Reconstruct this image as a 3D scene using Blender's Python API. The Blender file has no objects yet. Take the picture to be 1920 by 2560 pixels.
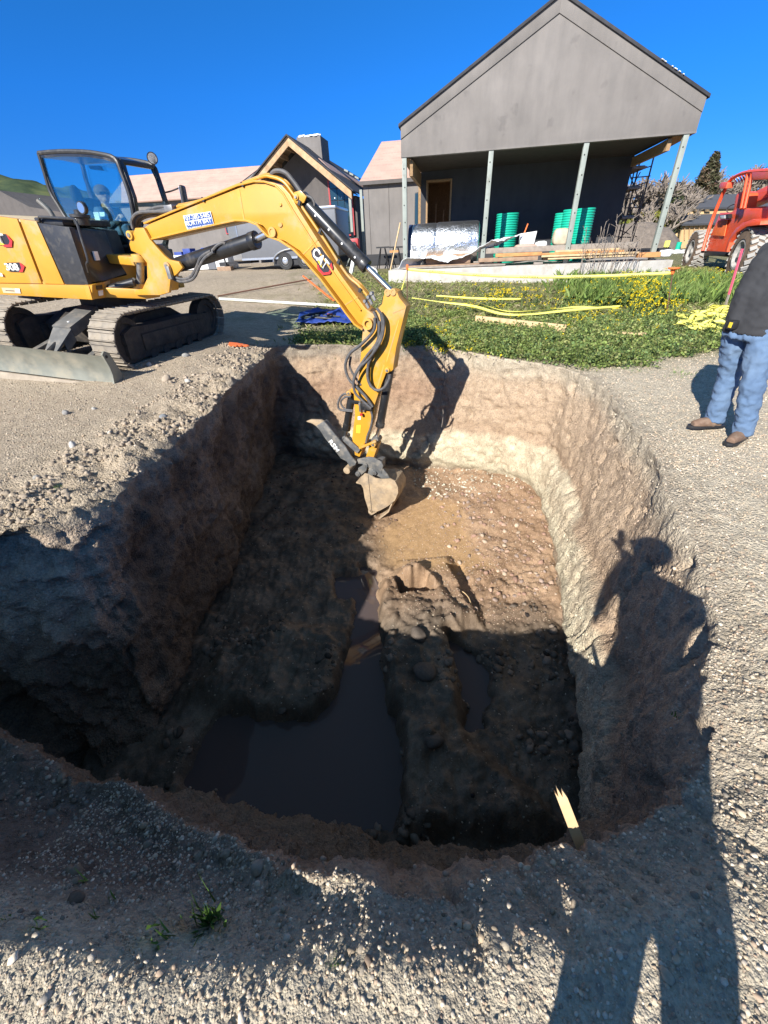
import bpy, bmesh, math, random
import numpy as np
from mathutils import Vector, Matrix
R = math.radians
rnd = random.Random(7)
rng = np.random.default_rng(11)
scene = bpy.context.scene
COL = scene.collection
# ------------------------------------------------------------------ camera, sky, sun, exposure
F_PX, PITCH, ROLL, CAM_H = 990.0, R(33.8), R(2.7), 1.6
_fw = np.array([0, math.cos(PITCH), -math.sin(PITCH)]); _r0 = np.array([1.0, 0, 0]); _d0 = np.array([0, -math.sin(PITCH), -math.cos(PITCH)])
_rt = math.cos(ROLL) * _r0 + math.sin(ROLL) * _d0
_dn = -math.sin(ROLL) * _r0 + math.cos(ROLL) * _d0
CAM = np.array([0, 0, CAM_H])
cd = bpy.data.cameras.new('camera'); cam = bpy.data.objects.new('camera', cd); COL.objects.link(cam)
cd.sensor_fit = 'VERTICAL'; cd.sensor_height = 36.0; cd.sensor_width = 27.0
cd.lens = F_PX / 2560 * 36.0; cd.clip_start = 0.02; cd.clip_end = 4000
M4 = Matrix(((_rt[0], -_dn[0], -_fw[0], 0), (_rt[1], -_dn[1], -_fw[1], 0), (_rt[2], -_dn[2], -_fw[2], CAM_H), (0, 0, 0, 1)))
cam.matrix_world = M4; scene.camera = cam
SUN_EL, SUN_AZ = R(32.3), R(36.84)      # light travels down and towards +y, turned 36.8 degrees to +x
SDIR = np.array([math.sin(SUN_AZ) * math.cos(SUN_EL), math.cos(SUN_AZ) * math.cos(SUN_EL), -math.sin(SUN_EL)])
world = bpy.data.worlds.new('World'); scene.world = world; world.use_nodes = True
wn = world.node_tree; wn.nodes.clear()
wo = wn.nodes.new('ShaderNodeOutputWorld'); bg = wn.nodes.new('ShaderNodeBackground'); sk = wn.nodes.new('ShaderNodeTexSky')
sk.sky_type = 'NISHITA'; sk.sun_disc = False; sk.sun_elevation = SUN_EL; sk.sun_rotation = SUN_AZ + math.pi
sk.air_density = 0.6; sk.dust_density = 0.0; sk.ozone_density = 6.0; sk.altitude = 0
hs = wn.nodes.new('ShaderNodeHueSaturation'); hs.inputs['Saturation'].default_value = 1.1; hs.inputs['Hue'].default_value = 0.5
wn.links.new(sk.outputs[0], hs.inputs['Color'])
_tc = wn.nodes.new('ShaderNodeTexCoord'); _sx = wn.nodes.new('ShaderNodeSeparateXYZ'); wn.links.new(_tc.outputs['Generated'], _sx.inputs[0])
_rp = wn.nodes.new('ShaderNodeValToRGB'); wn.links.new(_sx.outputs['Z'], _rp.inputs[0])
_e = _rp.color_ramp.elements; _e[0].position = 0.0; _e[0].color = (.19, .30, .47, 1); _e[1].position = 0.42; _e[1].color = (.23, .74, .90, 1)
_z = _e.new(0.8); _z.color = (2.7, 1.55, .85, 1)
_m = _e.new(0.22); _m.color = (.17, .58, .86, 1)
_mx = wn.nodes.new('ShaderNodeMix'); _mx.data_type = 'RGBA'; _mx.blend_type = 'MULTIPLY'; _mx.inputs[0].default_value = 1.0
wn.links.new(hs.outputs[0], _mx.inputs[6]); wn.links.new(_rp.outputs[0], _mx.inputs[7]); wn.links.new(_mx.outputs[2], bg.inputs['Color'])
bg.inputs['Strength'].default_value = 0.13
wn.links.new(bg.outputs[0], wo.inputs[0])
sl = bpy.data.lights.new('sun', 'SUN'); sun = bpy.data.objects.new('sun', sl); COL.objects.link(sun)
sl.energy = 5.0; sl.angle = R(0.5); sl.color = (1.0, 0.95, 0.87)
sun.rotation_euler = Vector((-SDIR[0], -SDIR[1], -SDIR[2])).to_track_quat('Z', 'Y').to_euler()
sun.location = (-20, -20, 30)
scene.view_settings.view_transform = 'Standard'; scene.view_settings.look = 'None'
scene.view_settings.exposure = 0.85; scene.view_settings.gamma = 1.0; scene.view_settings.use_curve_mapping = False
scene.render.engine = 'CYCLES'
scene.cycles.max_bounces = 6; scene.cycles.transparent_max_bounces = 12
# ------------------------------------------------------------------ placing: a photo pixel onto a real plane
def ray(x, y):
    d = (x - 960) * _rt + (y - 1280) * _dn + F_PX * _fw
    return d / np.linalg.norm(d)
def atz(x, y, z=0.0):
    d = ray(x, y); return CAM + d * ((z - CAM_H) / d[2])
def aty(x, y, Y):
    d = ray(x, y); return CAM + d * (Y / d[1])
def atpl(x, y, p, n):
    d = ray(x, y); n = np.array(n, float); return CAM + d * (np.dot(np.array(p) - CAM, n) / np.dot(d, n))
# ------------------------------------------------------------------ noise
_perm = rng.permutation(256); _perm = np.concatenate([_perm, _perm]); _g3 = rng.normal(size=(256, 3)); _g3 /= np.linalg.norm(_g3, axis=1)[:, None]
def pnoise(P):
    P = np.asarray(P, float); I = np.floor(P).astype(int); f = P - I; u = f * f * f * (f * (f * 6 - 15) + 10)
    I &= 255; out = 0
    for dx in (0, 1):
        for dy in (0, 1):
            for dz in (0, 1):
                h = _perm[_perm[_perm[(I[:, 0] + dx) & 255] + ((I[:, 1] + dy) & 255)] + ((I[:, 2] + dz) & 255)]
                g = _g3[h]; d = f - np.array([dx, dy, dz])
                w = (u[:, 0] if dx else 1 - u[:, 0]) * (u[:, 1] if dy else 1 - u[:, 1]) * (u[:, 2] if dz else 1 - u[:, 2])
                out = out + w * (g * d).sum(1)
    return out * 1.4
def fbm(P, s, oct=4, gain=0.5, lac=2.03, ridged=False):
    P = np.asarray(P, float) * s; a = 1.0; o = 0; t = 0
    for k in range(oct):
        n = pnoise(P + k * 17.3)
        o = o + a * ((1 - 2 * np.abs(n)) if ridged else n); t += a; a *= gain; P = P * lac
    return o / t
def sstep(a, b, x):
    t = np.clip((np.asarray(x, float) - a) / (b - a), 0, 1); return t * t * (3 - 2 * t)
# ------------------------------------------------------------------ materials
MATS = {}
class NT:
    def __init__(s, name):
        s.m = bpy.data.materials.new(name); s.m.use_nodes = True; s.t = s.m.node_tree; s.n = s.t.nodes; s.l = s.t.links
        s.b = s.n['Principled BSDF']; MATS[name] = s.m
    def add(s, typ, **kw):
        o = s.n.new('ShaderNode' + typ)
        for k, v in kw.items():
            if k.startswith('_'): setattr(o, k[1:], v)
            else: o.inputs[k.replace('__', ' ')].default_value = v
        return o
    def link(s, a, b): s.l.new(a, b)
    def coord(s, kind='Object'):
        return s.add('TexCoord').outputs[kind]
    def noise(s, co, scale, detail=4, rough=0.55):
        o = s.add('TexNoise', Scale=scale, Detail=detail, Roughness=rough); s.link(co, o.inputs['Vector']); return o.outputs['Fac']
    def ramp(s, fac, stops):
        o = s.add('ValToRGB'); e = o.color_ramp.elements
        while len(e) < len(stops): e.new(0.5)
        for i, (p, c) in enumerate(stops): e[i].position = p; e[i].color = (*c, 1) if len(c) == 3 else c
        s.link(fac, o.inputs[0]); return o.outputs[0]
    def mix(s, fac, a, b, blend='MIX'):
        o = s.add('Mix'); o.data_type = 'RGBA'; o.blend_type = blend
        for sock, v in ((o.inputs[0], fac), (o.inputs[6], a), (o.inputs[7], b)):
            if hasattr(v, 'is_linked'): s.link(v, sock)
            elif isinstance(v, (tuple, list)): sock.default_value = (*v, 1)
            else: sock.default_value = v
        return o.outputs[2]
    def math(s, op, a, b=0.0):
        o = s.add('Math'); o.operation = op
        for i, v in enumerate((a, b)):
            if hasattr(v, 'is_linked'): s.link(v, o.inputs[i])
            else: o.inputs[i].default_value = v
        return o.outputs[0]
    def bump(s, h, strength, dist):
        o = s.add('Bump', Strength=strength, Distance=dist); s.link(h, o.inputs['Height'])
        prev = s.b.inputs['Normal']
        if prev.is_linked: s.link(prev.links[0].from_socket, o.inputs['Normal'])
        s.link(o.outputs[0], prev)
    def base(s, v):
        if hasattr(v, 'is_linked'): s.link(v, s.b.inputs['Base Color'])
        else: s.b.inputs['Base Color'].default_value = (*v, 1)
def simple(name, col, rough=0.5, metal=0.0, var=0.15, scale=6.0, bump=0.0, bscale=60.0, bdist=0.004, spec=None, dirt=None, dirt_amt=0.45, dscale=3.0, coat=0.0):
    s = NT(name); co = s.coord(); n = s.noise(co, scale, 5)
    lo = tuple(c * (1 - var) for c in col); hi = tuple(min(1, c * (1 + var)) for c in col)
    c = s.ramp(n, [(0.3, lo), (0.7, hi)])
    if dirt:
        d = s.noise(co, dscale, 8, 0.65); f = s.ramp(d, [(0.62 - dirt_amt * 0.35, (0, 0, 0)), (0.75, (1, 1, 1))])
        c = s.mix(f, c, dirt)
        r = s.math('ADD', s.math('MULTIPLY', f, 0.35), rough); s.link(r, s.b.inputs['Roughness'])
    else: s.b.inputs['Roughness'].default_value = rough
    s.base(c); s.b.inputs['Metallic'].default_value = metal
    if spec is not None: s.b.inputs['Specular IOR Level'].default_value = spec
    if coat: s.b.inputs['Coat Weight'].default_value = coat; s.b.inputs['Coat Roughness'].default_value = 0.15
    if bump: s.bump(s.noise(co, bscale, 4), bump, bdist)
    return s.m
def soil_material(name, rough=0.95, peb=1.0):
    s = NT(name); co = s.coord(); at = s.add('Attribute', _attribute_name='soil').outputs['Color']
    n1 = s.noise(co, 9, 8, 0.7); n2 = s.noise(co, 60, 6, 0.7)
    v = s.add('TexVoronoi', Scale=55.0); s.link(co, v.inputs['Vector'])
    v2 = s.add('TexVoronoi', Scale=150.0); s.link(co, v2.inputs['Vector'])
    m1 = s.ramp(n1, [(0.3, (0.78, 0.76, 0.74)), (0.7, (1.22, 1.22, 1.22))])
    c = s.mix(1.0, at, m1, 'MULTIPLY')
    m2 = s.ramp(n2, [(0.3, (0.72, 0.72, 0.72)), (0.72, (1.25, 1.24, 1.22))]); c = s.mix(1.0, c, m2, 'MULTIPLY')
    hv = s.add('HueSaturation', Saturation=0.0, Value=1.0); s.link(v.outputs['Color'], hv.inputs['Color'])
    m3 = s.ramp(hv.outputs[0], [(0.1, (0.74, 0.74, 0.76)), (0.9, (1.3, 1.28, 1.22))]); c = s.mix(0.8 * peb, c, s.mix(1.0, c, m3, 'MULTIPLY'))
    s.base(c); s.b.inputs['Roughness'].default_value = rough; s.b.inputs['Specular IOR Level'].default_value = 0.25
    h = s.math('ADD', s.math('MULTIPLY', n1, 1.0), s.math('MULTIPLY', n2, 0.45))
    h = s.math('SUBTRACT', h, s.math('MULTIPLY', v.outputs['Distance'], 0.5 * peb)); h = s.math('SUBTRACT', h, s.math('MULTIPLY', v2.outputs['Distance'], 0.22 * peb))
    s.bump(h, 0.8 if peb > .5 else .5, 0.035 if peb > .5 else 0.025)
    cn = s.noise(co, 3.2, 5, 0.62); ck = s.math('ABSOLUTE', s.math('SUBTRACT', cn, 0.5)); ck = s.ramp(ck, [(0.0, (0, 0, 0)), (0.011, (1, 1, 1))])
    cm = s.ramp(s.noise(co, 0.7, 2), [(0.5, (1, 1, 1)), (0.56, (0, 0, 0))]); ck = s.math('MAXIMUM', ck, cm)
    s.bump(ck, 0.6, 0.02)
    return s
soil_material('soil'); soil_material('wet_soil', 0.62, 0.3)
# ------------------------------------------------------------------ objects
def tag(o, label=None, cat=None, group=None, kind=None):
    for k, v in (('label', label), ('category', cat), ('group', group), ('kind', kind)):
        if v: o[k] = v
    return o
def empty(name, loc=(0, 0, 0), label=None, cat=None, group=None, rz=0):
    o = bpy.data.objects.new(name, None); COL.objects.link(o); o.location = loc; o.rotation_euler = (0, 0, rz); o.empty_display_size = 0.3
    return tag(o, label, cat, group)
def link_mesh(name, me, mat=None, parent=None, smooth=False):
    o = bpy.data.objects.new(name, me); COL.objects.link(o)
    if mat is not None: me.materials.append(MATS[mat] if isinstance(mat, str) else mat)
    if parent is not None: o.parent = parent
    if smooth: me.polygons.foreach_set('use_smooth', [True] * len(me.polygons))
    return o
def np_mesh(name, V, Fc, mat=None, parent=None, smooth=False, attr=None):
    V = np.asarray(V, np.float32); Fc = np.asarray(Fc, np.int32)
    me = bpy.data.meshes.new(name); me.vertices.add(len(V)); me.vertices.foreach_set('co', V.ravel())
    k = Fc.shape[1]; me.loops.add(Fc.size); me.loops.foreach_set('vertex_index', Fc.ravel())
    me.polygons.add(len(Fc)); me.polygons.foreach_set('loop_start', np.arange(0, Fc.size, k, dtype=np.int32))
    if attr is not None:
        a = me.color_attributes.new('soil', 'FLOAT_COLOR', 'POINT'); c = np.ones((len(V), 4), np.float32); c[:, :3] = attr; a.data.foreach_set('color', c.ravel())
    me.update(calc_edges=True); me.validate()
    o = link_mesh(name, me, mat, parent, False)
    if smooth: me.polygons.foreach_set('use_smooth', np.ones(len(Fc), bool))
    return o
def grid_faces(nu, nv, closed=False):
    i = np.arange(nu if closed else nu - 1); j = np.arange(nv - 1); I, J = np.meshgrid(i, j, indexing='ij'); I2 = (I + 1) % nu
    return np.stack([I * nv + J, I2 * nv + J, I2 * nv + J + 1, I * nv + J + 1], -1).reshape(-1, 4)
# ------------------------------------------------------------------ terrain
# pit rim: photo pixel, height of the rim, width of the crumbled lip, foot of the wall (x, y)
RIM = [(690,868,.02,.25,-2.25,7.9),(800,862,.05,.2,-1.2,7.55),(960,864,.03,.2,0.0,7.15),(1090,868,.02,.2,1.0,6.85),(1250,893,0,.2,2.0,6.6),(1395,918,-.02,.2,2.58,6.15),
 (1492,958,-.03,.25,2.5,5.2),(1562,1040,-.03,.3,2.3,4.3),(1630,1128,-.03,.3,2.1,3.5),(1672,1235,-.03,.25,1.86,2.7),(1740,1370,-.04,.2,1.72,2.2),(1785,1500,-.06,.2,1.62,1.8),
 (1770,1640,-.08,.25,1.56,1.6),(1750,1780,-.1,.3,1.5,1.4),(1700,1950,-.15,.34,1.42,1.25),(1600,2050,-.2,.34,1.25,1.12),(1420,2130,-.22,.3,.95,1.1),(1240,2200,-.18,.24,.5,1.15),
 (1030,2240,-.12,.18,0.05,1.2),(800,2185,-.18,.3,-.4,1.28),(650,2140,-.3,.4,-.75,1.35),(480,2060,-.45,.5,-1.15,1.42),(300,1965,-.6,.6,-1.6,1.5),(0,1850,-.7,.6,-2.05,1.6),(-330,1730,-.75,.5,-2.5,1.72),
 (-420,1520,-.35,.3,-2.65,1.8),(-120,1352,-.04,.15,-2.5,1.9),(120,1332,-.04,.15,-2.36,2.1),(235,1290,-.04,.15,-2.3,2.45),(300,1235,-.04,.2,-2.28,2.9),(400,1140,-.05,.2,-2.26,3.6),(500,1050,0,.2,-2.22,4.6),(590,960,0,.2,-2.25,6.0),(650,905,.02,.2,-2.3,7.1)]
ctl = np.array([[*atz(a, b, z)[:2], z, l, fx, fy] for a, b, z, l, fx, fy in RIM])
def catmull(C, n):
    m = len(C); out = []
    t = np.linspace(0, m, n, endpoint=False); i = t.astype(int); f = (t - i)[:, None]
    p0, p1, p2, p3 = C[(i - 1) % m], C[i % m], C[(i + 1) % m], C[(i + 2) % m]
    return 0.5 * ((2 * p1) + (-p0 + p2) * f + (2 * p0 - 5 * p1 + 4 * p2 - p3) * f ** 2 + (-p0 + 3 * p1 - 3 * p2 + p3) * f ** 3)
dense = catmull(ctl, 6000)
seg = np.linalg.norm(np.roll(dense[:, :2], -1, 0) - dense[:, :2], axis=1)
dist = np.linalg.norm(np.c_[dense[:, :2], dense[:, 2] - CAM_H], axis=1)
wgt = seg / np.clip(dist * 0.0058, 0.011, 0.045); cum = np.concatenate([[0], np.cumsum(wgt)]); NU = int(cum[-1])
idx = np.searchsorted(cum, np.linspace(0, cum[-1], NU, endpoint=False), 'right') - 1
rim = dense[np.clip(idx, 0, 5999)]; rimxy = rim[:, :2]
def height(x, y):
    """ground level away from the pit"""
    h = 0.85 * sstep(9.3, 17.5, y) * (1 - 0.45 * sstep(7, 13, x)) + 0.2 * sstep(17, 28, y)
    h = h + 0.16 * sstep(5.6, 7.4, y) * sstep(-1.8, -3.2, x) * (1 - sstep(9.3, 14, y))
    P_ = np.c_[x, y, np.zeros_like(x)]; h = h + 1.95 * np.exp(-(((x + 4.4) / 1.0) ** 2 + ((y + 0.35) / 1.25) ** 2)) * (1 + .5 * fbm(P_, 1.6, 4, .6))      # unseen heap, added at left to shade the near-left slope
    yb = 0.18 - 0.10 * x                                                            # ramp down into the pit at near left
    ramp = np.clip((y - yb) * 0.95, 0, 0.78) * sstep(-0.05, -0.75, x) * sstep(2.25, 1.75, y)
    ramp = ramp * (1 - sstep(-5.0, -9.0, x))
    h = h - ramp
    h = h - 0.9 * sstep(25, 70, y) * sstep(5, 15, x)
    return h
def rimdist(P):
    out = np.empty(len(P)); ix = np.empty(len(P), int); S = rimxy[::3]
    for a in range(0, len(P), 20000):
        d = ((P[a:a + 20000, None, :] - S[None]) ** 2).sum(2); ix[a:a + 20000] = d.argmin(1) * 3; out[a:a + 20000] = np.sqrt(d.min(1))
    return out, ix
def ground_z(x, y):
    """full ground height outside the pit, without fine relief"""
    P = np.c_[np.atleast_1d(x), np.atleast_1d(y)].astype(float); d, ix = rimdist(P)
    h = height(P[:, 0], P[:, 1]); lip = rim[np.clip(ix, 0, NU - 1), 3]; t = sstep(0, 1, np.clip(d / lip, 0, 1)) ** 0.75
    near = d < 1.2
    return np.where(near, rim[np.clip(ix, 0, NU - 1), 2] * (1 - t) + h * t, h)
C0 = np.array([-0.3, 3.3])
tang = np.roll(rimxy, -4, 0) - np.roll(rimxy, 4, 0); nrm = np.c_[tang[:, 1], -tang[:, 0]]; nrm /= np.linalg.norm(nrm, axis=1)[:, None]
rad = rimxy - C0; rad /= np.linalg.norm(rad, axis=1)[:, None]
nrm *= np.sign((nrm * rad).sum(1))[:, None]
NO = 170; kk = np.arange(NO); ds = 0.012 * ((1.048 ** kk) - 1) / 0.048
ox, oy = [], []
wall_rows = 120
Vw, Vo = [], []
# wall
v = np.linspace(0, 1, wall_rows)
zt = rim[:, 2][:, None]; zb = -2.75
Z = zb + (zt - zb) * v[None, :]
g = v[None, :] ** 1.0
BX = rim[:, 4][:, None]; BY = rim[:, 5][:, None]
lean = 0.35 * np.sin(np.pi * v) * 0.0
WX = BX + (rimxy[:, 0][:, None] - BX) * g; WY = BY + (rimxy[:, 1][:, None] - BY) * g
P = np.stack([WX, WY, Z], -1).reshape(-1, 3)
# blend normal
wn_ = np.repeat(nrm, wall_rows, 0)
fade = np.tile(sstep(1.0, 0.96, v), NU)
Pn = P * np.array([1, 1, 1.0])
rs_ = 1 - .45 * sstep(.6, 1.6, P[:, 0])
disp = 0.14 * fbm(Pn, 0.8, 3) + rs_ * (0.10 * fbm(Pn * np.array([1, 1, .6]), 2.6, 4, 0.55) + 0.075 * fbm(Pn, 7, 4, 0.62) + 0.028 * fbm(Pn, 28, 3, 0.65) + 0.03 * fbm(Pn * np.array([5, 5, .9]), 1.6, 3, ridged=True))
scr = 0.05 * np.clip(fbm(Pn * np.array([1, 1, .12]) + 70, 5.5, 3), -.5, .5) * sstep(.0, .3, fbm(Pn + 90, .8, 2) + .15)
crk = scr + np.clip(fbm(Pn * np.array([1, 1, 0.6]) + 5, 2.2, 4, 0.6, ridged=True) - 0.72, 0, 1) * 0.35
zz = P[:, 2]
leftside = sstep(-1.6, -2.2, P[:, 0])
band = sstep(-1.25, -1.42, zz + 0.12 * fbm(Pn, 1.5, 3)) * sstep(-2.1, -1.9, zz + 0.15 * fbm(Pn + 3, 2, 3))
disp = disp * 1.0 + crk + leftside * (.3 + .7 * sstep(2.3, 3.1, P[:, 1])) * (.13 * fbm(Pn + 40, 1.3, 3) + .05 * fbm(Pn + 50, 5, 4, .65))
shelf = -0.10 * band * (1 - leftside) + 0.06 * sstep(-2.0, -2.3, zz)
P[:, :2] += wn_ * ((disp + shelf) * (0.55 + 0.45 * fade))[:, None]
wallP = P.reshape(NU, wall_rows, 3)
# outer ground
rimtop = wallP[:, -1, :2]
k01 = sstep(0, 0.6, ds)[None, :, None]
ker = np.ones(61) / 61; nrs = np.stack([np.convolve(np.concatenate([nrm[-30:, k], nrm[:, k], nrm[:30, k]]), ker, 'valid') for k in (0, 1)], 1)
dirs = nrs[:, None, :] * (1 - k01) * 0.4 + rad[:, None, :] * (0.6 + 0.4 * k01)
dirs /= np.linalg.norm(dirs, axis=2)[:, :, None]
fo = sstep(0, 0.45, ds)[None, :, None]; XY = rimtop[:, None, :] * (1 - fo) + rimxy[:, None, :] * fo + dirs * ds[None, :, None]
x = XY[:, :, 0].ravel(); y = XY[:, :, 1].ravel()
H0 = height(x, y); dd = np.tile(ds, NU); lipw = np.repeat(rim[:, 3], NO); zr = np.repeat(rim[:, 2], NO)
t = sstep(0, 1, np.clip(dd / lipw, 0, 1)) ** 0.75
Zg = zr * (1 - t) + H0 * t
P3 = np.c_[x, y, np.zeros_like(x)]
dcam = np.sqrt(x * x + y * y)
rough_left = sstep(-1.5, -2.2, x) * sstep(0.5, 1.6, y) * sstep(9, 7, y) * sstep(1.7, 0.3, dd)
relief = 0.035 * fbm(P3, 1.1, 3) + 0.014 * fbm(P3, 5, 3) + 0.006 * fbm(P3, 22, 3, 0.6)
steep_ = sstep(-.04, -.2, Zg) * sstep(0.3, -0.6, x) * sstep(4, 2.5, y); relief += steep_ * (.07 * fbm(P3 + 7, 2.2, 3) + .05 * fbm(P3 + 8, 7, 4, .65) + .015 * fbm(P3, 40, 2))
relief += rough_left * (0.17 * np.clip(fbm(P3, 2.2, 3) + 0.05, -0.3, 1) + 0.12 * np.abs(fbm(P3 + 4, 8, 4, .65)) + 0.05 * fbm(P3, 28, 3, 0.7))
lipn = sstep(0.5, 0.05, dd) * (0.03 * fbm(P3, 9, 3) + 0.012 * fbm(P3, 40, 3, .7))
Zg += (relief + lipn) * sstep(0.0, 0.06, dd) * np.where(dd > 40, 6, 1)
outer = np.c_[x, y, Zg].reshape(NU, NO, 3)
# ---- soil colours, with sun and shade partly put into the pit walls
GRAVEL = np.array([.44, .39, .31]); DIRT = np.array([.37, .31, .24]); TOP = np.array([.25, .215, .175]); BROWN = np.array([.27, .18, .125]); REDB = np.array([.24, .165, .12])
WHITE = np.array([.52, .47, .36]); COB = np.array([.25, .20, .15]); GRASSY = np.array([.12, .12, .06]); DARK = np.array([.12, .095, .075]); TAN = np.array([.34, .255, .185])
def lerp(a, b, t): return a * (1 - t[:, None]) + b * t[:, None]
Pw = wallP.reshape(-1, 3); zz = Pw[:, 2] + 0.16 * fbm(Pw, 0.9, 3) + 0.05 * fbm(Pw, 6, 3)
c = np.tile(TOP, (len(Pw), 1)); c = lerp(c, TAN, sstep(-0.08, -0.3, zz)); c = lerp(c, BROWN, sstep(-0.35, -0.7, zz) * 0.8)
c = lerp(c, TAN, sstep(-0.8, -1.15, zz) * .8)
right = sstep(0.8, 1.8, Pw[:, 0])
c = lerp(c, np.array([.42, .33, .245]), right * sstep(-1.4, -0.9, zz) * .75); c = lerp(c, GRAVEL * .92, right * sstep(-.38, -.08, zz) * .9)  # sunlit right wall painted lighter, gravel tone at its top
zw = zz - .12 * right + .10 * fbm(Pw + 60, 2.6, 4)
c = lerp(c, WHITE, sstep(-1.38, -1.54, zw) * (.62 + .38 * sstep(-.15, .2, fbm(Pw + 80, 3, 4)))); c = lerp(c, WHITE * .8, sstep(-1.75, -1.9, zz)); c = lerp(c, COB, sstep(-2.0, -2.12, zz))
lf = sstep(-1.5, -2.0, Pw[:, 0]); dk = lerp(DARK * .8, np.array([.155, .125, .10]), sstep(-0.1, 0.25, fbm(Pw + 9, 1.3, 4)))  # left wall soil darkened in colour for the shade it stands in
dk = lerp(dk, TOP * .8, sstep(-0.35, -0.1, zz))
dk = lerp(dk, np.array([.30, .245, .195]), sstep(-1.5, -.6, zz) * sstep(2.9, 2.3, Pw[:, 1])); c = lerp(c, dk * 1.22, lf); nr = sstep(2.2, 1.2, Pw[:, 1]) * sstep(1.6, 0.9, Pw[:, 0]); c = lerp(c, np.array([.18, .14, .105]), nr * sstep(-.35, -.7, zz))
cw = c
px_, py_ = x, y
mg = fbm(P3, 0.5, 4)
c = np.tile(GRAVEL, (len(x), 1))
c = lerp(c, DIRT, sstep(-1.0, -2.5, x + mg) * sstep(0.2, 1.5, y))
c = lerp(c, DIRT * 0.95, sstep(10, 13, y) * sstep(1.0, -1.0, x + mg * 2))
c = lerp(c, GRASSY * 1.3, sstep(6.6, 7.6, y + mg * .6 + 0.12 * np.clip(x, 0, 6) + .7 * np.exp(-((x - 3.3) / 1.3) ** 2)) * sstep(-2.2, -0.6, x + mg) )
c = lerp(c, np.array([.21, .19, .11]), sstep(-.05, .25, fbm(P3 + 20, 1.2, 4)) * sstep(10, 11.5, y) * sstep(-6, -1, x) * .8)
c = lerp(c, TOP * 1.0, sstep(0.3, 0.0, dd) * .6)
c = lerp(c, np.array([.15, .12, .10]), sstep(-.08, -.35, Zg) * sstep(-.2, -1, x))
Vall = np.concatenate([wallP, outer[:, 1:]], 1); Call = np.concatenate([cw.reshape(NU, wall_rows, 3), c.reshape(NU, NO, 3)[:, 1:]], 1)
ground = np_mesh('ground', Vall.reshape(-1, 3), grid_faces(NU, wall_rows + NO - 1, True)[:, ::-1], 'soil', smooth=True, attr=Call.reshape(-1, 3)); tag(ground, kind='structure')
# ---- pit floor
fx = np.arange(-2.9, 3.2, 0.022); fy = np.arange(0.7, 8.4, 0.024); FX, FY = np.meshgrid(fx, fy, indexing='ij')
fx_, fy_ = FX.ravel(), FY.ravel(); FP = np.c_[fx_, fy_, np.zeros_like(fx_)]
def poly_sd(px, py, poly):
    d = np.full(len(px), 1e9); ins = np.zeros(len(px), bool); n = len(poly)
    for i in range(n):
        ax, ay = poly[i]; bx, by = poly[(i + 1) % n]; ex, ey = bx - ax, by - ay
        t = np.clip(((px - ax) * ex + (py - ay) * ey) / (ex * ex + ey * ey), 0, 1)
        d = np.minimum(d, np.hypot(px - ax - t * ex, py - ay - t * ey))
        cnd = ((ay > py) != (by > py)); xx = ax + (py - ay) * ex / (ey if abs(ey) > 1e-9 else 1e-9); ins ^= cnd & (px < xx)
    return np.where(ins, -d, d)
WZ = -2.36
def wpoly(pts): return [tuple(atz(a, b, WZ)[:2]) for a, b in pts]
PUD = [wpoly([(520,1830),(560,1790),(640,1800),(700,1815),(790,1800),(840,1740),(865,1660),(890,1560),(905,1420),(940,1430),(950,1560),(955,1740),(1000,1850),(1005,1960),(985,2090),(850,2060),(700,2050),(465,2030),(480,1930)]),
       wpoly([(1120,1600),(1180,1640),(1225,1690),(1215,1760),(1180,1790),(1150,1700)]),
       wpoly([(1165,1760),(1200,1760),(1200,1820),(1160,1830)]),
       wpoly([(1000,1480),(1060,1470),(1075,1500),(1010,1510)]),
       wpoly([(840,1450),(900,1440),(905,1500),(850,1500)])]
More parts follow.
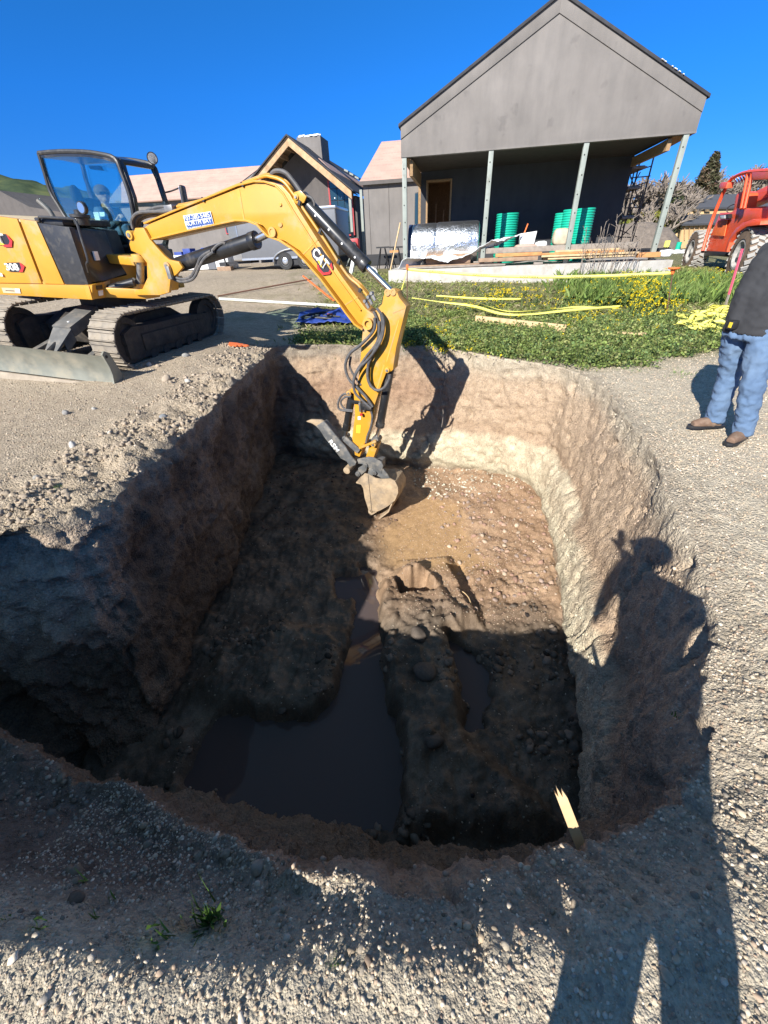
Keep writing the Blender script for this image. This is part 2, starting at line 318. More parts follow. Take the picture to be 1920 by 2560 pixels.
def floor_raw(px, py):
    P_ = np.c_[px, py, np.zeros_like(px)]
    h = -2.27 + 0.13 * sstep(3.8, 7.0, py) + 0.10 * sstep(1.2, 2.4, px) * sstep(4.5, 6.5, py)
    mud = poly_sd(px, py, [tuple(atz(a, b, -2.15)[:2]) for a, b in [(940,1330),(1060,1235),(1150,1255),(1180,1350),(1230,1400),(1100,1430),(960,1400)]])
    flat = sstep(0.15, -0.15, mud)
    rough = 0.06 * fbm(P_, 1.6, 3) + 0.08 * fbm(P_ + 3, 4.5, 3) + 0.09 * np.abs(fbm(P_, 11, 4, 0.65)) * sstep(6.4, 4.4, py) + 0.012 * fbm(P_, 40, 3)
    h = h + rough * (1 - 0.9 * flat) + -0.03 * flat
    # dark rubble bank right of the water and heap left of it
    b1 = poly_sd(px, py, [tuple(atz(a, b, -2.3)[:2]) for a, b in [(955,1470),(1040,1440),(1150,1560),(1130,1700),(1170,1880),(1400,2080),(1010,2090),(990,1800),(960,1650)]])
    h = h + sstep(0.12, -0.10, b1) * (0.19 * (1 + 0.7 * fbm(P_ + 7, 2.4, 4)) + 0.16 * np.clip(np.abs(fbm(P_ + 27, 4.2, 4, .6)) - .04, 0, 1))
    b2 = poly_sd(px, py, [tuple(atz(a, b, -2.3)[:2]) for a, b in [(560,1640),(700,1570),(850,1590),(860,1700),(800,1780),(700,1800),(590,1780),(500,1740)]])
    h = h + sstep(0.15, -0.15, b2) * (0.12 * (1 + 0.8 * fbm(P_ + 8, 5, 4)) + 0.12 * np.abs(fbm(P_ + 33, 9, 4, .6)))
    b3 = poly_sd(px, py, [tuple(atz(a, b, -2.2)[:2]) for a, b in [(1000,1400),(1120,1390),(1190,1500),(1200,1560),(1150,1560),(1080,1480),(1000,1460)]])
    h = h + 0.14 * sstep(0.10, -0.10, b3)
    hole = poly_sd(px, py, [tuple(atz(a, b, -2.2)[:2]) for a, b in [(1118,1415),(1150,1400),(1175,1440),(1200,1490),(1195,1525),(1165,1510),(1140,1450)]])
    h = h - 0.35 * sstep(0.03, -0.06, hole + 0.05 * fbm(P_, 9, 3))
    near = sstep(2.0, 1.3, py); h = h + 0.0 * near
    wob = 0.13 * fbm(P_ + 2, 4.5, 4, .6)
    for p in PUD:
        sd = poly_sd(px, py, p) + wob
        k = sstep(0.07, -0.03, sd); h = h * (1 - k) + (WZ - 0.09) * k
    allp = np.min([poly_sd(px, py, p) for p in PUD], axis=0)
    h = np.where(allp > 0.06, np.maximum(h, WZ + 0.02 + 0.02 * fbm(P_, 8, 2)), h)
    return h, flat, mud
fz, flat, mud = floor_raw(fx_, fy_)
nn = sstep(-.2, .3, fbm(FP, 1.3, 4)); c = lerp(np.tile(np.array([.25, .165, .105]), (len(fx_), 1)), np.array([.34, .235, .155]), nn)
c = lerp(c, np.array([.36, .235, .125]), flat)
shade_mask = np.clip(sstep(3.75, 3.0, fy_ + 0.35 * fbm(FP, 1.2, 3)) + sstep(0.2, -0.6, fx_ + .3 * fbm(FP, 1, 3)), 0, 1)  # follows the shadow edge: shade put into the floor colour
c = lerp(c, lerp(np.tile(np.array([.10, .08, .062]), (len(fx_), 1)), np.array([.18, .14, .105]), sstep(-.2, .3, fbm(FP + 6, 3, 4))), shade_mask)
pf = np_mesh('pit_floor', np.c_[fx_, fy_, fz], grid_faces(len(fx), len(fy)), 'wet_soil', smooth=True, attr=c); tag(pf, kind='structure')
def floor_z(px, py):
    ix = np.clip(((np.atleast_1d(px) - fx[0]) / 0.022).round().astype(int), 0, len(fx) - 1); iy = np.clip(((np.atleast_1d(py) - fy[0]) / 0.024).round().astype(int), 0, len(fy) - 1)
    return fz.reshape(len(fx), len(fy))[ix, iy]
s = NT('muddy_water'); s.base((.085, .066, .064)); s.b.inputs['Roughness'].default_value = 0.03; s.b.inputs['IOR'].default_value = 1.33
s.bump(s.noise(s.coord(), 3.0, 2), 0.05, 0.02)
wx = np.linspace(-2.6, 2.4, 40); wy = np.linspace(1.0, 5.2, 40); WXg, WYg = np.meshgrid(wx, wy, indexing='ij')
wat = np_mesh('water', np.c_[WXg.ravel(), WYg.ravel(), np.full(1600, WZ)], grid_faces(40, 40), 'muddy_water'); tag(wat, kind='structure')
# ------------------------------------------------------------------ mesh builder
def frame_from(d, up=(0, 0, 1)):
    d = Vector(d).normalized(); u = Vector(up)
    if abs(d.dot(u)) > 0.99: u = Vector((1, 0, 0)) if abs(d.x) < 0.9 else Vector((0, 1, 0))
    a = u.cross(d).normalized(); b = d.cross(a)
    return a, b, d
class MB:
    def __init__(s): s.v = []; s.f = []
    def add(s, vs, fs):
        k = len(s.v); s.v += [tuple(map(float, p)) for p in vs]; s.f += [tuple(k + i for i in f) for f in fs]; return s
    def box(s, c, size, X=(1, 0, 0), Y=(0, 1, 0), Z=(0, 0, 1)):
        c = Vector(c); X, Y, Z = (Vector(q) for q in (X, Y, Z)); vs = []
        for k in (-.5, .5):
            for j in (-.5, .5):
                for i in (-.5, .5): vs.append(c + X * (i * size[0]) + Y * (j * size[1]) + Z * (k * size[2]))
        return s.add(vs, [(0, 2, 3, 1), (4, 5, 7, 6), (0, 1, 5, 4), (2, 6, 7, 3), (0, 4, 6, 2), (1, 3, 7, 5)])
    def bar(s, a, b, w, h, up=(0, 0, 1)):
        a, b = Vector(a), Vector(b); A, B, D = frame_from(b - a, up)
        return s.box((a + b) / 2, (w, h, (b - a).length), A, B, D)
    def prism(s, pts, vec):
        n = len(pts); vec = Vector(vec); P = [Vector(p) for p in pts]
        N = Vector((0, 0, 0))
        for i in range(n): N += P[i].cross(P[(i + 1) % n])
        if N.dot(vec) > 0: P = P[::-1]
        return s.add(P + [p + vec for p in P], [tuple(range(n)), tuple(range(2 * n - 1, n - 1, -1))] + [(i, i + n, (i + 1) % n + n, (i + 1) % n) for i in range(n)])
    def cyl(s, a, b, r, n=16, r2=None, cap=True):
        a, b = Vector(a), Vector(b); A, B, D = frame_from(b - a); r2 = r if r2 is None else r2; vs = []
        for p, q in ((a, r), (b, r2)):
            for i in range(n):
                t = 2 * math.pi * i / n; vs.append(p + (A * math.cos(t) + B * math.sin(t)) * q)
        fs = [(i, (i + 1) % n, (i + 1) % n + n, i + n) for i in range(n)]
        if cap: fs += [tuple(range(n - 1, -1, -1)), tuple(range(n, 2 * n))]
        return s.add(vs, fs)
    def ring(s, a, b, r, r_in, n=24):
        a, b = Vector(a), Vector(b); A, B, D = frame_from(b - a); vs = []
        for p, q in ((a, r), (b, r), (b, r_in), (a, r_in)):
            for i in range(n):
                t = 2 * math.pi * i / n; vs.append(p + (A * math.cos(t) + B * math.sin(t)) * q)
        fs = []
        for k in range(4):
            for i in range(n): fs.append((k * n + i, k * n + (i + 1) % n, ((k + 1) % 4) * n + (i + 1) % n, ((k + 1) % 4) * n + i))
        return s.add(vs, fs)
    def lathe(s, a, axis, prof, n=24, cap=True):
        """prof: list of (distance along the axis, radius)"""
        A, B, D = frame_from(axis); a = Vector(a); vs = []
        for t, r in prof:
            for i in range(n):
                q = 2 * math.pi * i / n; vs.append(a + D * t + (A * math.cos(q) + B * math.sin(q)) * r)
        m = len(prof); fs = [(k * n + i, k * n + (i + 1) % n, (k + 1) * n + (i + 1) % n, (k + 1) * n + i) for k in range(m - 1) for i in range(n)]
        if cap: fs += [tuple(range(n - 1, -1, -1)), tuple(range((m - 1) * n, m * n))]
        return s.add(vs, fs)
    def tube(s, path, r, n=8, sub=1, cap=True, flat=None):
        P = [Vector(p) for p in path]
        if sub > 1: P = [Vector(q) for q in spline(P, sub)]
        m = len(P); R_ = r if hasattr(r, '__len__') else [r] * m
        if hasattr(r, '__len__') and len(r) != m: R_ = list(np.interp(np.linspace(0, 1, m), np.linspace(0, 1, len(r)), r))
        prevA = None; vs = []
        for i in range(m):
            d = (P[min(i + 1, m - 1)] - P[max(i - 1, 0)]).normalized()
            if prevA is None: A, B, _ = frame_from(d)
            else: A = (prevA - d * prevA.dot(d)).normalized(); B = d.cross(A)
            prevA = A
            for k in range(n):
                t = 2 * math.pi * k / n; vs.append(P[i] + (A * math.cos(t) + B * math.sin(t) * (flat or 1)) * R_[i])
        fs = [(i * n + k, i * n + (k + 1) % n, (i + 1) * n + (k + 1) % n, (i + 1) * n + k) for i in range(m - 1) for k in range(n)]
        if cap: fs += [tuple(range(n - 1, -1, -1)), tuple(range((m - 1) * n, m * n))]
        return s.add(vs, fs)
    def ball(s, c, r, n=12, m=8, sc=(1, 1, 1)):
        c = Vector(c); vs = [c + Vector((0, 0, r * sc[2]))]; fs = []
        for j in range(1, m):
            for i in range(n):
                a = math.pi * j / m; t = 2 * math.pi * i / n; vs.append(c + Vector((math.sin(a) * math.cos(t) * sc[0], math.sin(a) * math.sin(t) * sc[1], math.cos(a) * sc[2])) * r)
        vs.append(c - Vector((0, 0, r * sc[2])))
        for i in range(n): fs.append((0, 1 + i, 1 + (i + 1) % n)); fs.append((len(vs) - 1, 1 + (m - 2) * n + (i + 1) % n, 1 + (m - 2) * n + i))
        for j in range(m - 2):
            for i in range(n): fs.append((1 + j * n + i, 1 + (j + 1) * n + i, 1 + (j + 1) * n + (i + 1) % n, 1 + j * n + (i + 1) % n))
        return s.add(vs, fs)
    def build(s, name, mat, parent=None, bevel=0.0, smooth=None, seg=2, fix=True):
        me = bpy.data.meshes.new(name); me.from_pydata(s.v, [], s.f); me.update()
        bm = bmesh.new(); bm.from_mesh(me)
        if fix: bmesh.ops.recalc_face_normals(bm, faces=bm.faces)
        if bevel > 0:
            ed = [e for e in bm.edges if len(e.link_faces) == 2 and e.calc_face_angle(0) > R(28)]
            bmesh.ops.bevel(bm, geom=ed, offset=bevel, segments=seg, affect='EDGES', profile=0.6, clamp_overlap=True)
        if smooth is None: smooth = True
        for f in bm.faces: f.smooth = smooth
        if smooth:
            for e in bm.edges:
                if len(e.link_faces) == 2 and e.calc_face_angle(0) > R(38): e.smooth = False
        bm.to_mesh(me); bm.free()
        return link_mesh(name, me, mat, parent)
def spline(P, sub):
    P = [Vector(p) for p in P]; m = len(P); out = []
    for i in range(m - 1):
        p0, p1, p2, p3 = P[max(i - 1, 0)], P[i], P[i + 1], P[min(i + 2, m - 1)]
        for k in range(sub):
            f = k / sub; out.append(0.5 * ((2 * p1) + (-p0 + p2) * f + (2 * p0 - 5 * p1 + 4 * p2 - p3) * f * f + (-p0 + 3 * p1 - 3 * p2 + p3) * f ** 3))
    return out + [P[-1]]
def pieces(name, mat, parent, items, bevel=0.003, smooth=False):
    """alike box pieces sharing one unit mesh: items = (matrix)"""
    me = MB().box((0, 0, 0), (1, 1, 1)).build(name, mat, parent, 0, smooth); out = [me]
    for k, M in enumerate(items):
        o = me if k == 0 else me.copy()
        if k: COL.objects.link(o); out.append(o)
        o.matrix_local = M
    return out
def boxM(c, size, X=(1, 0, 0), Y=(0, 1, 0), Z=(0, 0, 1)):
    X, Y, Z = Vector(X) * size[0], Vector(Y) * size[1], Vector(Z) * size[2]
    return Matrix(((X.x, Y.x, Z.x, c[0]), (X.y, Y.y, Z.y, c[1]), (X.z, Y.z, Z.z, c[2]), (0, 0, 0, 1)))
# ------------------------------------------------------------------ materials for the buildings
def stucco(name, col):
    s = NT(name); co = s.coord(); n1 = s.noise(co, 0.8, 6, 0.6); mp = s.add('Mapping'); mp.inputs['Scale'].default_value = (2, 2, .45); s.link(co, mp.inputs[0]); n2 = s.noise(mp.outputs[0], 2.0, 5, 0.6)
    a = s.ramp(n1, [(0.3, tuple(c * .84 for c in col)), (0.7, tuple(c * 1.12 for c in col))]); b = s.ramp(n2, [(0.3, (.90, .905, .91)), (0.62, (1.05, 1.045, 1.04))])
    n3 = s.noise(co, 2.6, 3, .5); c3 = s.ramp(n3, [(0.64, (1, 1, 1)), (0.72, (.86, .86, .87))])
    s.base(s.mix(1.0, s.mix(1.0, a, b, 'MULTIPLY'), c3, 'MULTIPLY')); s.b.inputs['Roughness'].default_value = 0.95; s.b.inputs['Specular IOR Level'].default_value = 0.2
    s.bump(s.noise(co, 90, 4), 0.25, 0.006)
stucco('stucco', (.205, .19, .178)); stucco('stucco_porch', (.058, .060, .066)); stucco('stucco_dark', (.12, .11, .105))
simple('roof_felt', (.035, .035, .04), 0.8, var=.3); simple('ceiling_unlit', (.045, .035, .028), 0.8, var=.3)
simple('osb', (.30, .19, .095), 0.8, var=.25, scale=18, bump=.2); simple('timber', (.46, .30, .165), 0.75, var=.22, scale=5, dirt=(.28, .17, .09), dirt_amt=.4)
simple('concrete', (.44, .42, .385), 0.9, var=.14, scale=3, bump=.25, dirt=(.30, .27, .22), dirt_amt=.35, dscale=2.5)
simple('galv_post', (.27, .30, .27), 0.6, var=.1, scale=4, dirt=(.2, .2, .17), dirt_amt=.2); simple('dark_hole', (.02, .02, .02), 0.8)
simple('window_red', (.38, .035, .04), 0.5); simple('black_frame', (.02, .02, .022), 0.5); simple('white_print', (.8, .8, .8), 0.6)
s = NT('window_glass'); s.base((.02, .045, .06)); s.b.inputs['Roughness'].default_value = 0.03; s.b.inputs['Specular IOR Level'].default_value = 0.8
s = NT('pink_membrane'); co = s.coord('Generated'); co = s.coord('UV')
def membrane():
    s = NT('pink_wrap'); uv = s.coord('UV'); base = s.ramp(s.noise(uv, 1.5, 5), [(0.3, (.44, .285, .23)), (0.7, (.53, .36, .29))])
    sx = s.add('SeparateXYZ'); s.link(uv, sx.inputs[0]); u, v = sx.outputs[0], sx.outputs[1]
    fu = s.math('FRACT', s.math('MULTIPLY', u, 0.9)); fv = s.math('FRACT', s.math('MULTIPLY', v, 2.1))
    iv = s.math('FLOOR', s.math('MULTIPLY', v, 2.1)); fu = s.math('FRACT', s.math('ADD', s.math('MULTIPLY', u, 0.9), s.math('MULTIPLY', iv, 0.37)))
    dash = s.math('MULTIPLY', s.math('LESS_THAN', fu, 0.72), s.math('MULTIPLY', s.math('GREATER_THAN', fv, 0.42), s.math('LESS_THAN', fv, 0.60)))
    gap = s.math('GREATER_THAN', s.math('FRACT', s.math('MULTIPLY', u, 9.0)), 0.25)
    seam = s.math('LESS_THAN', s.math('FRACT', s.math('MULTIPLY', v, 0.7)), 0.03)
    s2 = s.mix(s.math('MULTIPLY', s.math('MULTIPLY', dash, gap), .6), base, (.40, .25, .21)); s2 = s.mix(s.math('MULTIPLY', seam, .6), s2, (.42, .28, .22))
    s.base(s2); s.b.inputs['Roughness'].default_value = 0.7; s.bump(s.noise(uv, 5, 5), .5, .03)
membrane()
def quad_uv(name, pts, mat, parent, thick=0.05):
    """a flat panel with thickness; uv in metres"""
    P = [Vector(p) for p in pts]; U = (P[1] - P[0]).normalized(); N = U.cross(P[-1] - P[0]).normalized(); W = N.cross(U)
    m = MB(); n = len(P); m.add(P + [p - N * thick for p in P], [tuple(range(n)), tuple(range(2 * n - 1, n - 1, -1))] + [(i, i + n, (i + 1) % n + n, (i + 1) % n) for i in range(n)])
    me = bpy.data.meshes.new(name); me.from_pydata(m.v, [], m.f); uv = me.uv_layers.new(name='UVMap')
    for l in me.loops:
        d = me.vertices[l.vertex_index].co - P[0]; uv.data[l.index].uv = (d.dot(U), d.dot(W))
    return link_mesh(name, me, mat, parent)
# ------------------------------------------------------------------ building frame: w to the right, n away from the camera
BA = R(11.12); BN = Vector((math.sin(BA), math.cos(BA), 0)); BW = Vector((BN.y, -BN.x, 0)); UP = Vector((0, 0, 1))
def B(w, d, z): return BN * d + BW * w + UP * z
def bbox(m, w0, w1, d0, d1, z0, z1):
    return m.box(B((w0 + w1) / 2, (d0 + d1) / 2, (z0 + z1) / 2), (w1 - w0, d1 - d0, z1 - z0), BW, BN, UP)
def gz(w, d): p = B(w, d, 0); return float(height(np.array([p.x]), np.array([p.y]))[0])
# ---- gabled house with the porch
hs_ = empty('house', B(1.85, 15, .8), 'dark grey stuccoed house with a tall gable over an open porch on four posts', 'house')
def child(o, parent):
    o.parent = parent; o.matrix_parent_inverse = parent.matrix_basis.inverted() if False else Matrix.Translation(-parent.location); return o
class Par:
    """builds parts in world coordinates under an empty"""
    def __init__(s, e): s.e = e; s.inv = (Matrix.Translation(e.location) @ e.rotation_euler.to_matrix().to_4x4()).inverted()
    def __call__(s, m, name, mat, bevel=0.0, smooth=None, label=None, parent=None, seg=2):
        o = m.build(name, mat, parent or s.e, bevel, smooth, seg); o.data.transform(s.inv)
        if label: o['label'] = label
        return o
    def place(s, o):
        o.parent = s.e; o.data.transform(s.inv); return o
hp = Par(hs_)
GW0, GW1, GAW, GAZ, GE = -1.96, 5.66, 1.88, 6.33, 4.36
sl_l = (GAZ - GE) / (GAW - GW0); sl_r = (GAZ - GE) / (GW1 - GAW)
m = MB(); m.prism([B(GW0, 15, 3.7), B(GW1, 15, 3.7), B(GW1, 15, GE), B(GAW, 15, GAZ), B(GW0, 15, GE)], BN * .16); hp(m, 'gable_panel', 'stucco', .004)
for sgn in (0, 1):
    a = (GW0, GE) if sgn == 0 else (GW1, GE); off = .27
    m = MB(); m.prism([B(a[0], 14.975, a[1]), B(GAW, 14.975, GAZ), B(GAW, 14.975, GAZ - off), B(a[0], 14.975, a[1] - off)], BN * .03); hp(m, 'rake_board', 'stucco', .003)
m = MB(); bbox(m, GW0, GW1, 14.98, 15.0, 3.7, 3.74); hp(m, 'drip_edge', 'stucco')
for sgn in (0, 1):
    a = B(GW0 - .06, 14.93, GE - .03) if sgn == 0 else B(GW1 + .06, 14.93, GE - .03); b = B(GAW, 14.93, GAZ)
    m = MB(); m.prism([a, b, b + UP * .07, a + UP * .07], BN * 13.5); hp(m, 'roof', 'roof_felt', .01)
for k in range(8):
    m = MB(); t = rnd.uniform(.66, .9); q = B(GAW + (GW1 - GAW) * t, 14.94, GAZ - (GAZ - GE) * t + .075); m.box(q - UP * .012, (rnd.uniform(.03, .10), .1, .012), BW * .8 - UP * .36, BN, UP); hp(m, 'torn_felt_edge', 'white_print')
m = MB(); bbox(m, -1.74, 5.2, 15.12, 18.1, 3.71, 3.74); hp(m, 'porch_ceiling', 'ceiling_unlit')  # dark panel stands in for the unlit framing under the gable
for w0, w1 in ((-1.95, -1.745), (5.205, 5.64)):
    m = MB(); m.prism([B(w0, 15.165, 3.69), B(w1, 15.165, 3.69), B(w1, 18.0, 3.62), B(w0, 18.0, 3.62)], UP * .03); hp(m, 'soffit', 'osb')
m = MB(); bbox(m, 5.1, 5.2, 15.17, 17.9, 3.42, 3.655); hp(m, 'porch_beam', 'osb')
m = MB(); bbox(m, -1.74, -1.64, 15.17, 17.9, 3.3, 3.655); hp(m, 'porch_beam', 'osb')
# back wall with the door opening
D0, D1, DZ = -1.47, -.57, 3.47
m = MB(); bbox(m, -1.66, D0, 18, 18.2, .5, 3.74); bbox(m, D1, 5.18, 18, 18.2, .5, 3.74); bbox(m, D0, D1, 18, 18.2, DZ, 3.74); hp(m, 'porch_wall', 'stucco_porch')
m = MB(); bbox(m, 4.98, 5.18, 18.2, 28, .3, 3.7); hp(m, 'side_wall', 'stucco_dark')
m = MB(); bbox(m, D0, D0 + .06, 17.97, 18.35, .96, DZ); bbox(m, D1 - .06, D1, 17.97, 18.35, .96, DZ); bbox(m, D0 + .06, D1 - .06, 17.97, 18.35, DZ - .06, DZ); hp(m, 'door_frame', 'osb', .004)
m = MB(); bbox(m, D0 - .2, D1 + .6, 20.6, 20.7, .9, 3.6); bbox(m, D0 - .3, D0 - .2, 18.25, 20.7, .9, 3.6); bbox(m, D1 + .6, D1 + .7, 18.25, 20.7, .9, 3.6); bbox(m, D0 - .3, D1 + .7, 18.25, 20.7, 3.6, 3.7); bbox(m, D0 - .3, D1 + .7, 18.2, 20.7, .86, .96); hp(m, 'inner_room', 'osb')
for k in range(3):
    m = MB(); bbox(m, D0 + .25 + k * .3, D0 + .29 + k * .3, 19.4, 19.5, .96, 2.9 - .2 * k); hp(m, 'stud', 'timber')
m = MB(); bbox(m, -2.36, 5.9, 14.6, 18, .1, .96); slab = hp(m, 'porch_slab', 'concrete', .012)
for pw in (-1.87, .565, 3.05, 5.46):
    m = MB(); bbox(m, pw - .065, pw + .065, 15.0, 15.13, .96, 3.7); po = hp(m, 'post', 'galv_post', .006)
    for k in range(6): hm = MB(); c = B(pw + .012 * (-1) ** k, 14.996, 1.35 + k * .42); hm.cyl(c, c + BN * .01, .018, 10); hp(hm, 'bolt_hole', 'dark_hole', parent=po)
# ---- gabled barn wing with the pink wrapped roof (between the two gables)
wg = empty('roofed_wing', B(-2.8, 18.5, 1), 'plain grey stucco wing with a pink wrapped roof beside the porch', 'house'); wp = Par(wg)
m = MB(); bbox(m, -3.85, -1.69, 18.5, 24, .5, 3.62); hpw = wp(m, 'wall', 'stucco')
m = MB(); bbox(m, -3.87, -1.70, 18.46, 18.5, 1.0, 1.36); wp(m, 'base_strip', 'black_frame')
for wv in (-3.66, -2.9): m = MB(); bbox(m, wv, wv + .012, 18.49, 18.5, 1.36, 3.6); wp(m, 'joint', 'stucco_dark')
m = MB(); bbox(m, -1.93, -1.79, 18.47, 18.5, 2.0, 3.2); fr = wp(m, 'window', 'black_frame', .005)
m = MB(); bbox(m, -1.91, -1.81, 18.462, 18.47, 2.03, 3.17); wp(m, 'pane', 'window_glass', parent=fr)
wp.place(quad_uv('roof', [B(-3.95, 18.35, 3.6), B(-1.68, 18.35, 3.6), B(-1.68, 21.2, 5.1), B(-3.55, 21.2, 5.1)], 'pink_wrap', wg, .06))
m = MB(); bbox(m, -3.95, -1.70, 18.33, 18.36, 3.5, 3.61); wp(m, 'fascia', 'stucco_dark')
# ---- timber gabled house in the middle
mg_ = empty('timber_gable_house', B(-8.1, 23, 1), 'grey house with a bare timber gable, tall grid window and a stuccoed chimney', 'house'); mp_ = Par(mg_)
AW, AZ = -8.12, 5.87; LW, LZ = -10.35, 4.30; RW_, RZ = -5.35, 3.80
m = MB(); m.prism([B(LW + .35, 24.4, .8), B(-5.65, 24.4, .8), B(-5.65, 24.4, 3.85), B(AW, 24.4, 5.6), B(LW + .35, 24.4, 4.4)], BN * .2); mp_(m, 'wall', 'stucco_dark')
for (w1, z1, nm) in ((LW, LZ, 0), (RW_, RZ, 1)):
    d = Vector((w1 - AW, z1 - AZ)); 
    m = MB(); m.prism([B(AW, 23, AZ), B(w1, 23, z1), B(w1, 23, z1 - .3), B(AW, 23, AZ - .33)], BN * .09); mp_(m, 'rake_board', 'timber', .006)
    m = MB(); m.prism([B(AW, 22.9, AZ + .06), B(w1 + (.1 if nm else -.1), 22.9, z1 + .03), B(w1 + (.1 if nm else -.1), 22.9, z1 - .03), B(AW, 22.9, AZ)], BN * 11); mp_(m, 'roof', 'roof_felt')
    for k in range(6):
        t = (k + .5) / 6; q0 = B(AW + (w1 - AW) * t, 23.09, AZ - .12 + (z1 - AZ) * t); m = MB(); m.box(q0 + BN * .6 - UP * .06, (.06, 1.2, .18), BW, BN, UP); mp_(m, 'lookout', 'timber')
    m = MB(); m.prism([B(AW, 23.1, AZ - .03), B(w1, 23.1, z1 - .03), B(w1, 23.1, z1 - .06), B(AW, 23.1, AZ - .06)], BN * 1.3); mp_(m, 'soffit', 'osb')
mp_.place(quad_uv('roof_wrap', [B(RW_, 23, RZ + .05), B(RW_, 33, RZ + .05), B(AW + 1.0, 33, AZ - .64), B(AW + 1.0, 24.2, AZ - .64)], 'pink_wrap', mg_, .02))
m = MB(); bbox(m, -6.75, -5.68, 24.32, 24.4, 2.2, 4.0); m.prism([B(-6.75, 24.32, 4.0), B(-5.68, 24.32, 4.0), B(-6.75, 24.32, 4.62)], BN * .08); wf = mp_(m, 'window', 'black_frame')
m = MB(); bbox(m, -6.82, -6.75, 24.3, 24.4, 2.15, 4.66); bbox(m, -5.68, -5.61, 24.3, 24.4, 2.15, 3.95); bbox(m, -6.75, -5.68, 24.3, 24.4, 2.13, 2.2); mp_(m, 'window_trim', 'window_red', parent=wf)
for i in range(3):
    for j in range(5):
        w0 = -6.73 + i * .355; z0 = 2.23 + j * .46; zt_ = [4.58, 4.36, 4.15][i] - .02; z1 = min(z0 + .43, zt_)
        if z1 - z0 > .08: m = MB(); bbox(m, w0 + .01, w0 + .335, 24.29, 24.318, z0, z1); mp_(m, 'pane', 'window_glass', parent=wf)
for k in range(9): m = MB(); c = B(rnd.uniform(-6.6, -5.8), 24.285, rnd.choice([2.4, 2.5, 2.62, 2.75, 3.7])); m.cyl(c, c - BN * .003, .03, 8); mp_(m, 'paper_sticker', 'white_print', parent=wf)
for wv in (-5.5, -4.95):
    m = MB(); bbox(m, wv - .06, wv + .06, 23.2, 23.32, .9, 3.85); mp_(m, 'post', 'galv_post')
m = MB(); bbox(m, -5.65, -5.45, 24.42, 30, .8, 3.75); mp_(m, 'side_wall', 'stucco_dark')
m = MB(); bbox(m, -8.7, -7.45, 26, 27.4, 4.2, 6.34); ch = mp_(m, 'chimney', 'stucco', .02)
m = MB()
for k in range(30): m.box(B(rnd.uniform(-8.7, -7.45), rnd.uniform(25.98, 26.2), 6.34 + rnd.uniform(0, .05)), (.12, .1, .05), BW, BN, UP)
mp_(m, 'flashing_wrap', 'white_print', parent=ch)['kind'] = 'stuff'
# skylights / metal sheets on the slope behind
for k in range(3): m = MB(); m.prism([B(-6.6 + k * .28, 27, 5.05 - k * .16), B(-6.4 + k * .28, 27, 4.97 - k * .16), B(-6.4 + k * .28, 27, 5.05 - k * .16), B(-6.6 + k * .28, 27, 5.13 - k * .16)], BN * 7); mp_(m, 'roof_curb', 'galv_post')
# ---- pink roofed house at the left
lh = empty('pink_roofed_house', B(-16, 27, 1), 'low grey house with a broad pink wrapped roof behind the excavator cab', 'house'); lp = Par(lh)
m = MB(); bbox(m, -21.5, -12.4, 27.4, 33, .6, 4.42); lp(m, 'wall', 'stucco')
lp.place(quad_uv('roof', [B(-21.6, 27.1, 4.42), B(-13.9, 27.1, 4.38), B(-12.3, 29.8, 5.95), B(-21.6, 29.8, 6.0)], 'pink_wrap', lh, .06))
m = MB(); m.prism([B(-13.85, 27.12, 4.36), B(-12.3, 29.8, 5.9), B(-11.6, 32.5, 4.4), B(-11.6, 32.5, 3.9), B(-13.85, 27.12, 3.9)], BW * .2); lp(m, 'gable_wall', 'stucco')
m = MB(); bbox(m, -14.3, -13.7, 27.33, 27.4, 2.6, 3.0); wf = lp(m, 'window', 'window_red'); m = MB(); bbox(m, -14.24, -13.76, 27.31, 27.33, 2.66, 2.94); lp(m, 'pane', 'window_glass', parent=wf)
m = MB(); bbox(m, -12.3, -11.6, 29, 30, 4.2, 5.35); lp(m, 'chimney', 'stucco')
# ---- dark roofed building far left
dh = empty('dark_roofed_house', B(-32, 30, 1), 'dark brown roofed building at the left edge in front of the hills', 'house'); dp = Par(dh)
m = MB(); m.prism([B(-36, 30, 5.0), B(-31.8, 30, 5.85), B(-29.9, 30, 4.85), B(-25, 30, 4.0), B(-25, 30, 3.7), B(-36, 30, 3.7)], BN * 6); dp(m, 'roof', 'stucco_dark')
m = MB(); bbox(m, -36, -24.8, 30.1, 36, .8, 3.7); dp(m, 'wall', 'stucco_dark')
# ---- sheathed barn far right
bn = empty('sheathed_barn', (32, 47, 0), 'barn of bare yellow sheathing with two dark roof levels behind the orange telehandler', 'barn'); bp = Par(bn)
def Q(x, y, Y): return Vector(aty(x, y, Y))
for (pts, nm, mt, dv) in (([(1680, 487), (1862, 484), (1862, 516), (1700, 520)], 'upper_roof', 'roof_slate', 2.5), ([(1690, 535), (1862, 530), (1862, 556), (1708, 560)], 'lower_roof', 'roof_slate', 1.5)):
    pass
simple('roof_slate', (.075, .078, .088), 0.75, var=.12); simple('sheathing', (.52, .36, .18), 0.8, var=.12, scale=1.2)
def slab_px(pts, depths, name, mat, par, thick=.15):
    P = [Vector(aty(a, b, Y)) for (a, b), Y in zip(pts, depths)]
    m = MB(); n_ = (P[1] - P[0]).cross(P[2] - P[1]).normalized()
    if n_.y > 0: n_ = -n_
    m.prism(P, -n_ * thick); return par(m, name, mat)
slab_px([(1672, 490), (1930, 482), (1930, 514), (1697, 520)], [49, 49, 45, 45], 'roof', 'roof_slate', bp)
slab_px([(1690, 538), (1930, 530), (1930, 553), (1708, 560)], [45.0, 45.0, 43, 43], 'roof', 'roof_slate', bp)
